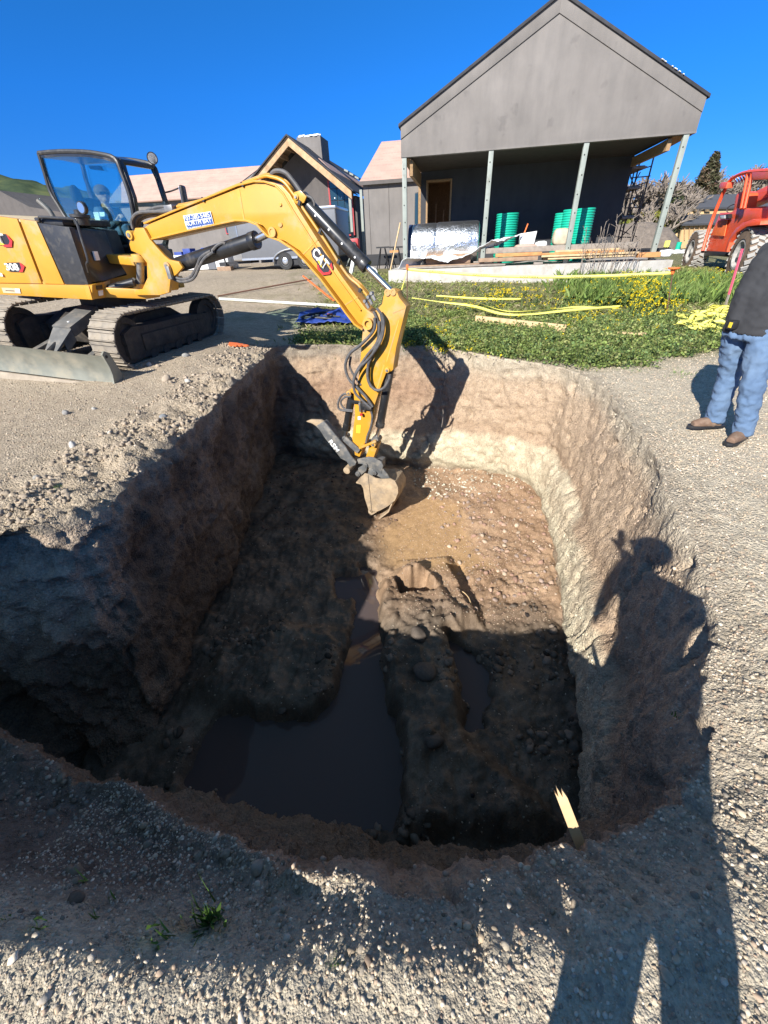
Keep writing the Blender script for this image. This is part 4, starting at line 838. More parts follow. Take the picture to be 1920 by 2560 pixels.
# boom pipes along the top
for k, (o, dz, r) in enumerate(((.10, .035, .016), (.06, .04, .016), (.02, .045, .013), (-.04, .045, .016))):
    pts = [(275, 262), (400, 235), (560, 168), (740, 98), (800, 95), (870, 122), (925, 190), (990, 285), (1110, 462), (1225, 640), (1290, 700), (1340, 760)]
    P = [bz2(x + k * 3, y - k * 3, o) for x, y in pts]; m = MB(); m.tube(P, r, 8, 4); ep(m, 'hydraulic_pipe', 'cat_yellow')
for (x, y, ux, uy) in ((420, 222, 8, 20), (640, 138, 8, 20), (960, 240, 20, -14), (1075, 400, 20, -14), (1180, 570, 20, -14), (1300, 730, 20, -14)):
    m = MB(); m.bar(bz2(x - ux * .3, y + uy * .3, .13), bz2(x + ux * .3, y - uy * .3, .13), .05, .02, BNR); ep(m, 'pipe_clamp', 'black_plastic')
for k in range(3):
    c = bz2(1330 + k * 18, 790 - k * 22, .12); m = MB(); m.cyl(c - BNR * .03, c + BNR * .03, .02, 8); m.bar(c, c + (bz2(1350, 830, .12) - bz2(1330, 790, .12)), .03, .03); ep(m, 'hose_fitting', 'bare_steel')
# boom foot hoses
for k, pts in enumerate(([(270, 285), (215, 290), (120, 290), (50, 300), (22, 340), (28, 385)], [(268, 268), (200, 280), (100, 300), (50, 330), (38, 375)], [(262, 295), (180, 305), (100, 318), (60, 345), (50, 380)], [(272, 275), (190, 262), (110, 285), (70, 330), (64, 372)])):
    m = MB(); m.tube([bz2(x, y, .10 - .05 * k) for x, y in pts], .022, 8, 5); ep(m, 'hose', 'hose_rubber')
m = MB(); m.box(bz2(255, 272, .02), (.14, .2, .07), BD, BNR, (0, 0, 1)); ep(m, 'hose_clamp', 'bare_steel', .008)
# boom cylinder
m = MB(); m.cyl(bz2(285, 586, 0), bz2(722, 447, 0), .095, 28); m.cyl(bz2(690, 457, 0), bz2(722, 447, 0), .105, 28); m.cyl(bz2(285, 586, 0), bz2(330, 572, 0), .08, 20); cyl_ = ep(m, 'boom_cylinder', 'black_paint', .004)
m = MB(); m.cyl(bz2(700, 454, 0), bz2(800, 405, 0), .045, 20); ep(m, 'cylinder_rod', 'chrome', parent=cyl_)
for pts in ([(235, 645), (300, 668), (350, 655), (385, 600), (410, 545), (465, 510)], [(240, 660), (300, 682), (365, 665), (400, 600), (430, 550), (480, 515)]):
    m = MB(); m.tube([bz2(x, y, .14) for x, y in pts], .02, 8, 6); ep(m, 'hose', 'hose_rubber')
m = MB(); m.tube([bz2(470, 512, .12), bz2(500, 480, .10), bz2(530, 465, .08), bz2(545, 470, .07)], .02, 8, 4); ep(m, 'hose', 'hose_rubber')
m = MB(); m.box(bz2(232, 632, .2), (.07, .05, .16), BD, BNR, (0, 0, 1)); ep(m, 'hose_block', 'bare_steel', .008)
# stick cylinder
a, b, c = bz2(975, 215, -.0), bz2(1340, 600, 0), bz2(1478, 738, 0)
m = MB(); m.cyl(a, b, .078, 26); m.cyl(b + (a - b).normalized() * .08, b, .086, 26); m.cyl(a, a + (b - a).normalized() * .08, .085, 20); sc_ = ep(m, 'stick_cylinder', 'black_paint', .004)
m = MB(); m.cyl(b, c, .036, 20); ep(m, 'cylinder_rod', 'chrome', parent=sc_)
for k in range(4): q = a + (b - a) * (.25 + .2 * k) + BNR * .078; m = MB(); m.cyl(q - BNR * .01, q + BNR * .006, .012, 8); ep(m, 'grease_point', 'decal_white', parent=sc_)
for off in (.1, -.1): plate([(930, 180), (965, 170), (1000, 205), (985, 240), (950, 250), (925, 230)], bz2, off + .012, .024, 'cylinder_lug', 'cat_yellow', .005)
pin(bz2, 972, 212, .03, .13)
for off in (.03, -.02): m = MB(); m.tube([bz2(800, 95, off), bz2(815, 68, off), bz2(850, 62, off), bz2(890, 78, off), bz2(930, 125, off), bz2(965, 175, off), bz2(985, 205, off)], .026, 8, 6); ep(m, 'hose', 'hose_rubber')
m = MB(); m.tube([bz2(1000, 200, .04), bz2(1030, 215, .04), bz2(1045, 245, .04), bz2(1040, 270, .04)], .014, 8, 4); ep(m, 'hose', 'hose_rubber')
# stick
stick = [(955, 760), (958, 742), (963, 730), (976, 723), (992, 728), (998, 744), (1016, 766), (1006, 806), (991, 867), (984, 912), (983, 924), (975, 931), (966, 930), (953, 963), (938, 1008), (928, 1056), (913, 1105), (899, 1143), (887, 1138), (880, 1094), (887, 1039), (884, 985), (876, 980), (877, 972), (885, 968), (894, 962), (900, 907), (905, 841), (908, 816), (925, 790)]
ST = .10; plate(stick, bpx, ST, 2 * ST, 'stick', 'cat_yellow', .012)
plate([(980, 782), (983, 784), (1010, 772), (1012, 768)], bpx, ST + .003, .004, 'weld_seam', 'worn_yellow', 0); plate([(996, 800), (998, 803), (968, 905), (965, 903)], bpx, ST + .003, .004, 'weld_seam', 'worn_yellow', 0)
for x, y in ((969, 731), (983, 730)): 
    c = bpx(x, y, ST); m = MB(); m.ring(c - BNR * .005, c + BNR * .015, .04, .02, 18); m.cyl(c, c + BNR * .01, .02, 12); ep(m, 'pin_cap', 'worn_yellow')
m = MB(); c = bpx(919, 810, .16); m.ring(c - BNR * .3, c + BNR * .012, .07, .04, 22); ep(m, 'stick_pivot', 'worn_yellow')
plate([(958, 912), (940, 975), (944, 975), (962, 913)], bpx, ST + .002, .003, 'scuffed_paint', 'worn_yellow', 0)
HP = [([(935, 215), (925, 340), (800, 480), (690, 570), (645, 690), (680, 820), (760, 900), (850, 1000), (915, 1095)], .17, .02), ([(985, 250), (960, 450), (850, 600), (745, 770), (735, 880), (850, 1000), (905, 1105)], .15, .018), ([(1000, 180), (1012, 330), (960, 480), (872, 680), (875, 840), (940, 925), (1020, 912), (1075, 830), (1085, 775)], .19, .02),
      ([(955, 120), (1020, 230), (1005, 420), (900, 590), (780, 720), (728, 840), (740, 950), (800, 1020), (900, 1110)], .21, .018), ([(925, 150), (975, 300), (960, 500), (880, 640), (865, 800), (900, 900)], .13, .02), ([(900, 1140), (912, 1200), (895, 1300), (865, 1380), (850, 1450)], .13, .018),
      ([(705, 985), (640, 965), (590, 1010), (572, 1080), (600, 1125), (720, 1140)], .10, .016), ([(700, 995), (640, 1000), (600, 1050), (640, 1115), (720, 1128)], .08, .014), ([(700, 600), (690, 700), (740, 800), (800, 880)], .1, .016)]
for pts, off, r in HP: m = MB(); m.tube([bz3(x, y, off) for x, y in pts], r, 9, 6); ep(m, 'hose', 'hose_rubber')
for x in (790, 825):
    m = MB(); m.cyl(bz3(x, 1035, .13), bz3(x + 3, 1140, .13), .02, 10); m.cyl(bz3(x, 1060, .13), bz3(x, 1080, .13), .028, 6); ep(m, 'hose_fitting', 'bare_steel')
m = MB(); m.box(bz3(860, 1090, .14), (.18, .05, .10), BD, BNR, (0, 0, 1)); ep(m, 'hose_manifold', 'black_paint', .008)
m = MB(); m.box(bz3(750, 1045, .1), (.16, .05, .05), BD, BNR, (0, 0, 1)); ep(m, 'hose_bracket', 'black_paint', .008)
m = MB(); m.cyl(bz3(800, 1160, .15), bz3(806, 1180, .15), .022, 8); ep(m, 'red_valve', 'red_print')
plate([(756, 1275), (797, 1275), (792, 1355), (752, 1352)], bz3, ST + .004, .004, 'warning_label', 'decal_yellow', 0); plate([(768, 1190), (795, 1190), (795, 1222), (768, 1222)], bz3, ST + .004, .004, 'info_label', 'decal_white', 0)
# bucket cylinder and links
a, b, c = bz3(1075, 790, 0), bz3(985, 1290, 0), bz3(952, 1410, 0)
m = MB(); m.cyl(a + (a - b).normalized() * .12, b, .062, 22); m.cyl(b, b + (a - b).normalized() * .07, .07, 22); bc_ = ep(m, 'bucket_cylinder', 'black_paint', .004)
m = MB(); m.cyl(b, c, .032, 16); ep(m, 'cylinder_rod', 'chrome', parent=bc_); m = MB(); m.cyl(c - BNR * .07, c + BNR * .07, .06, 16); ep(m, 'rod_eye', 'thumb_grey', parent=bc_)
pin(bz3, 1088, 712, .035, .13); pin(bz3, 952, 1430, .045, .15)
for off in (.14, -.10):
    m = MB(); m.bar(bz3(952, 1432, off), bz3(785, 1500, off), .05, .035, BNR.cross((bz3(952, 1432) - bz3(785, 1500)).normalized())); ep(m, 'idler_link', 'cat_yellow', .01)
m = MB(); m.bar(bz3(952, 1432, 0), bz3(895, 1600, 0), .13, .16, BNR); ep(m, 'bucket_link', 'cat_yellow', .015)
# thumb
th = [(355, 1285), (430, 1236), (480, 1290), (560, 1390), (640, 1480), (700, 1580), (752, 1640), (742, 1672), (690, 1690), (655, 1630), (600, 1605), (520, 1500), (440, 1400), (400, 1335)]
for off in (.20, -.15): plate(th, bz3, off, .03, 'thumb_side', 'thumb_grey', .006)
plate([(375, 1272), (430, 1240), (560, 1392), (640, 1482), (700, 1585), (660, 1610), (520, 1470), (420, 1350)], bz3, .17, .03, 'thumb_plate', 'black_paint', .004)
m = MB(); m.prism([bz3(x, y, .17) for x, y in ((360, 1290), (372, 1284), (660, 1625), (650, 1632))], -BNR * .32); ep(m, 'thumb_back', 'thumb_grey', .004)
for off, dx, dy in ((.19, 0, 0), (.04, 18, -28), (-.11, 34, -52)):
    plate([(255, 1240), (300, 1222), (400, 1225), (440, 1245), (360, 1290), (320, 1262)], bz3, off, .045, 'thumb_tooth', 'muddy_bucket', .01)
m = MB(); c = bz3(712, 1668, 0); m.cyl(c - BNR * .2, c + BNR * .22, .06, 18); ep(m, 'thumb_pivot', 'muddy_bucket', .006)
m = MB(); m.cyl(bz3(712, 960, 0), bz3(655, 1320, 0), .058, 20); m.cyl(bz3(665, 1260, 0), bz3(655, 1320, 0), .066, 20); tc = ep(m, 'thumb_cylinder', 'black_paint', .004)
m = MB(); m.cyl(bz3(655, 1320, 0), bz3(640, 1400, 0), .03, 14); ep(m, 'cylinder_rod', 'chrome', parent=tc); pin(bz3, 710, 938, .035, .12)
for off in (.13, -.1):
    m = MB(); m.bar(bz3(635, 1405, off), bz3(780, 1535, off), .03, .10, BNR.cross((bz3(635, 1405) - bz3(780, 1535)).normalized())); ep(m, 'thumb_link', 'thumb_grey', .01)
pin(bz3, 632, 1405, .04, .16, mt='thumb_grey')
# coupler and bucket
cp = [(760, 1612), (870, 1590), (930, 1600), (1000, 1640), (1018, 1675), (1000, 1755), (945, 1745), (900, 1700), (860, 1692), (850, 1730), (800, 1768), (775, 1745), (770, 1700), (830, 1665), (765, 1655)]
for off in (.15, -.12): plate(cp, bz3, off, .03, 'coupler_plate', 'thumb_grey', .008)
plate([(860, 1620), (990, 1650), (990, 1735), (930, 1720), (880, 1680)], bz3, .12, .24, 'coupler_body', 'thumb_grey', .015)
for x, y in ((882, 1628), (808, 1712), (968, 1700)): pin(bz3, x, y, .042, .18, mt='thumb_grey')
bs = [(800, 1790), (835, 1752), (880, 1765), (940, 1800), (1010, 1810), (1090, 1805), (1135, 1830), (1165, 1890), (1166, 1945), (1135, 2020), (1060, 2080), (990, 2118), (905, 2150), (872, 2110), (835, 1995), (820, 1900), (790, 1845)]
WB = .36
plate(bs, bz3, WB - .0, .025, 'bucket_side', 'muddy_bucket', .006); plate(bs, bz3, -WB + .025, .025, 'bucket_side', 'muddy_bucket', .006)
sh = [(835, 1752), (880, 1765), (940, 1800), (1010, 1810), (1090, 1805), (1135, 1830), (1165, 1890), (1166, 1945), (1135, 2020), (1060, 2080), (990, 2118), (905, 2150)]
flange(sh, bz3, WB - .012, .022, 'bucket_shell', 'muddy_bucket', 1)
for k in range(5):
    off = -WB + .07 + k * .15; plate([(915, 2160), (955, 2135), (890, 2110), (868, 2120), (880, 2175)], bz3, off + .05, .05, 'bucket_tooth', 'muddy_bucket', .006)
for off in (.14, -.10): plate([(880, 1700), (1000, 1690), (1060, 1760), (1090, 1812), (940, 1805), (860, 1770)], bz3, off, .03, 'bucket_ear', 'thumb_grey', .006)
plate([(867, 1765), (871, 1765), (908, 2120), (904, 2120)], bz3, WB + .004, .004, 'wear_bar', 'muddy_black', 0)
# --- writing and marks
def text_on(s_, p0, p1, height, n, name, mat, parent=None, bold=.0, par=None, lift=.004, stretch=None, shear=0, ext=.0015):
    """text whose baseline runs from p0 to p1, standing on a plane with normal n"""
    cu = bpy.data.curves.new('t', 'FONT'); cu.body = s_; cu.size = 1; cu.offset = bold; cu.extrude = 0; cu.shear = shear
    ob = bpy.data.objects.new('t', cu); COL.objects.link(ob); dg = bpy.context.evaluated_depsgraph_get(); me = bpy.data.meshes.new_from_object(ob.evaluated_get(dg)); bpy.data.objects.remove(ob)
    me.materials.clear()
    co = np.array([v.co[:] for v in me.vertices]); x0, x1 = co[:, 0].min(), co[:, 0].max(); y0, y1 = co[:, 1].min(), co[:, 1].max()
    X = (p1 - p0); L_ = X.length; X = X.normalized(); n = Vector(n).normalized(); Y = n.cross(X).normalized()
    sx = L_ / (x1 - x0); sy = height / (y1 - y0)
    for v in me.vertices: v.co = p0 + X * ((v.co.x - x0) * sx) + Y * ((v.co.y - y0) * sy) + n * lift
    bm = bmesh.new(); bm.from_mesh(me); r_ = bmesh.ops.extrude_face_region(bm, geom=bm.faces[:]); vv = [g for g in r_['geom'] if isinstance(g, bmesh.types.BMVert)]; bmesh.ops.translate(bm, vec=n * ext, verts=vv); bm.to_mesh(me); bm.free()
    me.transform((par or ep).inv); me.name = name
    o = link_mesh(name, me, mat, parent or (par or ep).e); return o
NB = BNR
fb = BT
# rental sign on the boom
sg = plate([(308, 312), (462, 288), (483, 370), (335, 398)], bz2, fb + .006, .006, 'rental_sign', 'decal_white', 0)
plate([(312, 315), (459, 292), (480, 367), (338, 394)], bz2, fb + .009, .004, 'sign_field', 'blue_print', 0, parent=sg)
text_on('707-280-5485', bz2(319, 342, fb), bz2(462, 318, fb), .046, NB, 'sign_text', 'decal_white', sg, .0, lift=.010)
text_on('NORTH BAY', bz2(328, 372, fb), bz2(473, 349, fb), .052, NB, 'sign_text', 'decal_white', sg, .0, lift=.010)
text_on('EQUIPMENT RENTAL', bz2(337, 391, fb), bz2(478, 368, fb), .022, NB, 'sign_text', 'decal_white', sg, .0, lift=.010)
m = MB(); m.bar(bz2(322, 348, fb + .009), bz2(466, 325, fb + .009), .01, .003, BNR); ep(m, 'sign_line', 'decal_white', parent=sg)
# logo on the boom: letters, red hexagon corner, yellow triangle
lg = plate([(1025, 510), (1045, 487), (1078, 487), (1100, 520), (1142, 570), (1150, 605), (1130, 640), (1092, 647), (1062, 612), (1060, 580), (1032, 545)], bz2, fb + .006, .006, 'logo_backing', 'decal_black', 0)
plate([(1058, 585), (1062, 614), (1090, 645), (1132, 640), (1148, 608), (1140, 575), (1133, 590), (1135, 606), (1124, 628), (1096, 632), (1074, 608), (1068, 590)], bz2, fb + .009, .004, 'logo_hexagon', 'red_print', 0, parent=lg)
plate([(1060, 552), (1080, 553), (1088, 580), (1084, 604), (1058, 560)], bz2, fb + .010, .004, 'logo_triangle', 'decal_yellow', 0, parent=lg)
text_on('CAT', bz2(1030, 528, fb), bz2(1106, 622, fb), .115, NB, 'logo_text', 'decal_white', lg, .04, lift=.011)
# rear door logo and model number
lg = on_side([(-45, 584), (14, 585), (30, 602), (29, 617), (22, 619), (4, 610), (-45, 606)], 'logo_backing', 'decal_black', LS - .01)
on_side([(16, 585), (31, 602), (30, 618), (12, 618), (5, 611), (22, 612), (25, 603)], 'logo_hexagon', 'red_print', LS - .014, parent=lg)
on_side([(-20, 611), (-2, 600), (12, 612)], 'logo_triangle', 'decal_yellow', LS - .016, parent=lg)
text_on('CAT', spx(-45, 604, LS - .014), spx(18, 609, LS - .014), .125, -EL, 'logo_text', 'decal_white', lg, .05, lift=.006)
lg = on_side([(15, 657), (48, 656), (60, 665), (61, 672), (56, 680), (24, 679)], 'model_backing', 'decal_black', LS - .01)
on_side([(49, 656), (62, 666), (57, 680), (48, 680), (54, 670)], 'model_edge', 'red_print', LS - .014, parent=lg)
text_on('308', spx(19, 677, LS - .014), spx(52, 678, LS - .014), .105, -EL, 'model_text', 'decal_white', lg, .04, lift=.006)
text_on('RSM', bz3(478, 1440, .20), bz3(560, 1545, .20), .085, NB, 'thumb_text', 'decal_white', None, .03, lift=.004)
# ------------------------------------------------------------------ ground point under a photo pixel
def gnd(x, y, lift=0.0):
    d = ray(x, y); t0 = 0.3; t = 0.3
    ts = np.concatenate([np.linspace(.3, 30, 600), np.linspace(30, 200, 200)]); Pt = CAM[None] + d[None] * ts[:, None]
    h = ground_z(Pt[:, 0], Pt[:, 1]); k = np.argmax(Pt[:, 2] < h)
    if k == 0: k = len(ts) - 1
    a, b = Pt[k - 1], Pt[k]; fa, fb_ = a[2] - h[k - 1], b[2] - h[k]; f = fa / (fa - fb_ + 1e-9); p = a + (b - a) * f
    return Vector((p[0], p[1], float(ground_z(p[0], p[1])[0]) + lift))
def on_ground(p, lift=0.0): return Vector((p[0], p[1], float(ground_z(p[0], p[1])[0]) + lift))
def thing1(m, name, mat, label, cat, group=None, bevel=0.0, smooth=None): return tag(m.build(name, mat, None, bevel, smooth), label, cat, group)
for n_, c_ in (('plank_grey', (.27, .235, .20)), ('plank_brown', (.30, .20, .13)), ('plank_orange', (.50, .24, .09)), ('plank_pale', (.56, .40, .22))): simple(n_, c_, .8, var=.22, scale=7, bump=.25, bscale=30)
simple('plastic_sheet', (.72, .74, .76), .4, var=.06); simple('coil_green', (.01, .40, .27), .4, var=.08); simple('navy', (.02, .04, .10), .5)
simple('pipe_black', (.02, .02, .022), .5); simple('paper_bag', (.50, .42, .30), .8, var=.2); simple('white_plastic', (.72, .72, .70), .5); simple('pvc', (.62, .64, .58), .45, dirt=(.35, .33, .25), dirt_amt=.3)
simple('rust_rod', (.14, .07, .045), .8); simple('orange_paint', (.80, .17, .04), .6); simple('pink_paint', (.80, .12, .20), .6, var=.1); simple('tape_yellow', (.78, .73, .16), .5, var=.05); simple('tarp_blue', (.02, .05, .25), .6, var=.3)
simple('mound_earth', (.17, .14, .115), .95, var=.2, bump=.6, bscale=5, bdist=.05); simple('scaffold_steel', (.10, .085, .07), .7); simple('bark', (.17, .145, .12), .9, var=.3); simple('trailer_grey', (.16, .165, .175), .4, var=.04, metal=.3)
simple('trailer_alu', (.55, .56, .57), .3, metal=.8, var=.08, scale=14); simple('tyre', (.03, .03, .03), .85, var=.3); simple('tyre_dusty', (.35, .34, .32), .9, var=.25, scale=12); simple('tyre_brown', (.17, .12, .085), .9, var=.3)
simple('tele_orange', (.80, .10, .035), .45, var=.06, dirt=(.5, .16, .09), dirt_amt=.25, coat=.2); simple('denim', (.10, .165, .275), .9, var=.12, scale=7, bump=.2, bscale=350, bdist=.001, dirt=(.155, .225, .325), dirt_amt=.5, dscale=3)
simple('dark_hoodie', (.035, .036, .040), .9, var=.2, bump=.15, bscale=300, bdist=.001); simple('boot_leather', (.17, .105, .07), .75, var=.25, scale=14, dirt=(.27, .21, .16), dirt_amt=.45, dscale=10); simple('skin', (.50, .28, .19), .55, var=.08); simple('blue_shirt', (.09, .12, .17), .85, var=.15); simple('cap_brown', (.14, .10, .08), .8); simple('phone_black', (.02, .02, .022), .2)
s = NT('foil'); co = s.coord(); v = s.add('TexVoronoi', Scale=22.0); s.link(co, v.inputs[0]); s.base((.75, .77, .80)); s.b.inputs['Metallic'].default_value = 1; s.b.inputs['Roughness'].default_value = .36; s.bump(s.noise(co, 3.5, 4), .6, .08); s.bump(v.outputs['Distance'], .35, .02)
# ---- things on and beside the porch slab
def board(w0, w1, d, z, th, mat, dd=.28, tilt=0, label=None, group='boards stacked on the porch slab'):
    m = MB(); a = B(w0, d, z); b = B(w1, d, z + tilt); X = (b - a).normalized(); m.box((a + b) / 2, ((b - a).length, dd, th), X, BN, X.cross(BN)); return thing1(m, 'plank', mat, label, 'plank', group, .004)
board(-1.95, 1.25, 14.78, 1.0, .045, 'plank_grey', .25, 0, 'longest low grey plank along the slab edge under the white plastic')
board(-1.95, 1.1, 14.98, 1.03, .05, 'plank_brown', .2, 0, 'thin brown plank lying just behind the grey edge plank')
board(.45, 2.2, 14.95, 1.13, .10, 'plank_brown', .3, 0, 'brown plank at the left end of the timber stack just above the edge plank')
board(.95, 2.3, 14.93, 1.24, .09, 'plank_orange', .2, .0, 'thick bright orange board left of the stack middle')
board(2.3, 5.0, 14.93, 1.17, .05, 'plank_pale', .25, 0, 'long pale board in the right half of the stack, second from its bottom'); board(2.1, 4.6, 14.98, 1.225, .045, 'plank_orange', .25, 0, 'thin orange board lying directly on the long pale board'); board(2.5, 4.9, 14.94, 1.10, .04, 'plank_pale', .28, 0, 'lowest pale board in the right half of the timber stack'); board(2.7, 4.5, 14.98, 1.275, .045, 'plank_pale', .2, 0, 'top pale board under the wide grey beam')
board(.3, 2.1, 15.25, 1.08, .04, 'plank_grey', .3, 0, 'grey plank low at the back left of the timber stack'); board(2.4, 5.0, 15.25, 1.10, .09, 'plank_brown', .3, 0, 'dark brown plank behind the pale boards at the stack right')
board(.6, 5.0, 15.3, 1.36, .14, 'plank_grey', .5, 0, 'wide grey beam lying across the top of the timber stack', None)
board(-1.2, .2, 15.2, 1.2, .26, 'plank_brown', .3, 0, 'short brown board half hidden under the white plastic sheet', None)
board(2.1, 2.35, 14.80, .995, .06, 'plank_grey', .16, 0, 'short grey block under the middle of the timber stack', None)
board(5.0, 5.6, 14.95, 1.10, .12, 'plank_orange', .3, 0, 'orange board end sticking out beyond the stack by the last post', None)
# insulation roll
rr = empty('insulation_roll', B(-.7, 15.75, .96), 'large shiny silver foil insulation roll lying on the porch by the first post', 'roll'); rp = Par(rr)
m = MB(); m.lathe(B(-1.72, 15.75, 1.58), BW, [(0, .50), (.03, .56), (.1, .585), (.75, .59), (.80, .575), (.86, .60), (2.05, .595), (2.12, .57), (2.15, .48)], 56, cap=True); rp(m, 'foil_sheet', 'foil'); m = MB(); m.ring(B(-1.80, 15.75, 1.58), B(-1.70, 15.75, 1.58), .575, .12, 36); rp(m, 'roll_end', 'navy'); m = MB(); m.box(B(-1.60, 15.19, 1.40), (.26, .01, .42), BW, BN, UP); rp(m, 'label', 'white_plastic')
# green corrugated coils
def coil(w, d, r, z1, lab):
    m = MB(); pr = []; z = 0.0; H_ = z1 - .96
    while z < H_: pr += [(z, r * .94), (z + .018, r), (z + .042, r), (z + .056, r * .94)]; z += .066
    m.lathe(B(w, d, .97), UP, pr, 40); o = m.build('green_barrel', 'coil_green', None); return tag(o, lab, 'barrel', 'green ribbed barrels on the porch')
coil(1.33, 16.7, .36, 2.33, 'green ribbed barrel standing alone behind the white plastic'); coil(3.12, 16.9, .27, 2.28, 'green ribbed barrel furthest back left of the third post'); coil(3.30, 16.6, .27, 2.32, 'green ribbed barrel right behind the third post'); coil(3.66, 16.4, .29, 2.31, 'green ribbed barrel just right of the third post')
# white plastic sheet draped over the boards
def drape(name, quad, n1, n2, amp, mat, label, cat, seed=0, thick=.006, prof=None):
    u_, v_ = np.meshgrid(np.linspace(0, 1, n1), np.linspace(0, 1, n2), indexing='ij'); q = [np.array(p) for p in quad]
    P = (q[0][None, None] * ((1 - u_) * (1 - v_))[..., None] + q[1][None, None] * (u_ * (1 - v_))[..., None] + q[2][None, None] * (u_ * v_)[..., None] + q[3][None, None] * ((1 - u_) * v_)[..., None]).reshape(-1, 3)
    N_ = fbm(P + seed, 2.2, 3, ridged=True) * .7 + fbm(P + seed + 9, 6, 3, ridged=True) * .35
    P[:, 2] += amp * N_; P[:, 0] += amp * .6 * fbm(P + 31, 2.5, 3); 
    if prof is not None: P[:, 2] += prof(u_.ravel(), v_.ravel())
    o = np_mesh(name, P, grid_faces(n1, n2), mat, smooth=True); md = o.modifiers.new('t', 'SOLIDIFY'); md.thickness = thick; return tag(o, label, cat)
drape('plastic_sheet', [B(-2.1, 14.66, 1.10), B(1.0, 14.95, 1.28), B(1.75, 15.6, 1.50), B(-1.5, 15.35, 1.12)], 90, 34, .10, 'plastic_sheet', 'crumpled white plastic sheet thrown over the boards on the slab', 'plastic sheet', prof=lambda u, v: .10 * np.sin(u * 9) * (1 - v) + .22 * np.exp(-((u - .45) / .12) ** 2) * v + .20 * sstep(.75, .95, u) - .18 * sstep(.06, 0, u))
# small things on the stack
def bag(w, d, z, sx, sy, sz, mat, name, lab, cat, seed):
    m = MB(); m.ball((0, 0, 0), 1, 18, 12); o = m.build(name, mat, None); v = np.array([p.co[:] for p in o.data.vertices]); r_ = np.sign(v) * np.abs(v) ** .6; r_ = r_ * (1 + .28 * fbm(v + seed, 1.6, 4))[:, None]
    for p, q in zip(o.data.vertices, r_): p.co = B(w, d, z) + BW * q[0] * sx + BN * q[1] * sy + UP * q[2] * sz
    return tag(o, lab, cat)
bag(2.95, 15.75, 1.62, .27, .2, .24, 'paper_bag', 'paper_bag', 'torn beige paper bag beside the middle green barrel', 'bag', 3); bag(2.35, 15.6, 1.45, .18, .15, .10, 'white_plastic', 'plastic_bag', 'small crumpled white bag beside the beige paper bag', 'bag', 8); bag(1.9, 15.6, 1.42, .36, .2, .07, 'pink_wrap', 'wrap_scrap', 'flattened pale pink wrap scrap under the white box', 'scrap', 12)
m = MB(); a = B(1.72, 15.7, 1.44); m.prism([a, a + BW * .42, a + BW * .47 + UP * .38, a - BW * .02 + UP * .33], BN * .3); thing1(m, 'white_box', 'white_plastic', 'open white carton with grey print on the timber stack', 'carton', None, .01)
m = MB(); m.bar(B(1.80, 15.85, 1.7), B(1.9, 15.85, 2.02), .05, .03); thing1(m, 'orange_stake', 'orange_paint', 'short orange stake sticking up behind the white carton', 'stake')
for k, (w, r) in enumerate(((5.35, .05), (5.32, .045), (5.38, .05))): m = MB(); m.cyl(B(4.9, 15.6 - k * .12, 1.15 + .07 * (k == 1)), B(6.1, 15.7 - k * .12, 1.12 + .07 * (k == 1)), r, 14); thing1(m, 'black_pipe', 'pipe_black', ('rearmost of the three short black pipes at the right end of the slab', 'topmost short black pipe resting on the other two at the slab end', 'nearest of the three short black pipes at the right end of the slab')[k], 'pipe', 'black pipes at the slab end')
bag(5.75, 14.9, 1.12, .16, .12, .09, 'white_plastic', 'white_sack', 'small white sack at the foot of the last post', 'sack', 5)
m = MB(); m.cyl(B(-2.35, 14.9, .92), B(-2.02, 15.1, 2.2), .022, 10); pol = thing1(m, 'broom_handle', 'plank_pale', 'long pale wooden pole leaning on the first post', 'pole')
m = MB(); m.box(B(-2.22, 14.98, 1.46), (.28, .03, .06), BW, BN, UP); m.build('crossbar', 'plank_orange', pol)
def sawhorse(w, d, lab, s_=1.0):
    g_ = gz(w, d); e = empty('sawhorse', tuple(B(w, d, g_)), lab, 'sawhorse', 'black folding sawhorses'); p = Par(e); m = MB(); m.box(B(w, d, g_ + .72 * s_), (.5, .07, .05), BW, BN, UP); p(m, 'beam', 'black_frame')
    for sx in (-1, 1):
        for sy in (-1, 1): m = MB(); m.bar(B(w + .08 * sx, d + .03 * sy, g_ + .7 * s_), B(w + .22 * sx, d + .25 * sy, g_), .03, .03); p(m, 'leg', 'black_frame')
sawhorse(-3.1, 18.0, 'black sawhorse standing alone by the grey wing wall'); sawhorse(-2.45, 17.0, 'black sawhorse just left of the first porch post')
# rotary tool / generator and white stand between trailer and wing
gp = B(-5.0, 20.5, 0); e = empty('pump_unit', (gp.x, gp.y, .9), 'small red and black pump on a stand beside the trailer', 'pump'); p_ = Par(e)
m = MB(); m.box(B(-4.75, 20.5, 1.75), (.36, .35, .4), BW, BN, UP); p_(m, 'housing', 'window_red', .06); m = MB(); m.cyl(B(-4.75, 20.3, 1.72), B(-4.75, 20.2, 1.72), .11, 16); p_(m, 'filter', 'pipe_black')
for sx in (-1, 1): m = MB(); m.bar(B(-4.75 + .1 * sx, 20.5, 1.56), B(-4.75 + .45 * sx, 20.4, .95), .04, .04); p_(m, 'leg', 'galv_post')
m = MB(); m.bar(Vector(aty(886, 640, 17)), Vector(aty(877, 688, 16.6)), .12, .10); thing1(m, 'white_jack', 'white_plastic', 'white steel jack leg leaning in the grass by the trailer', 'jack')
m = MB(); m.tube([Vector(aty(903, 640, 17)), Vector(aty(915, 660, 16.6)), Vector(aty(938, 673, 16.2)), Vector(aty(943, 682, 16.0))], .02, 6, 4); thing1(m, 'pale_hose', 'white_plastic', 'thin pale hose hanging down to the grass beside the trailer', 'hose')
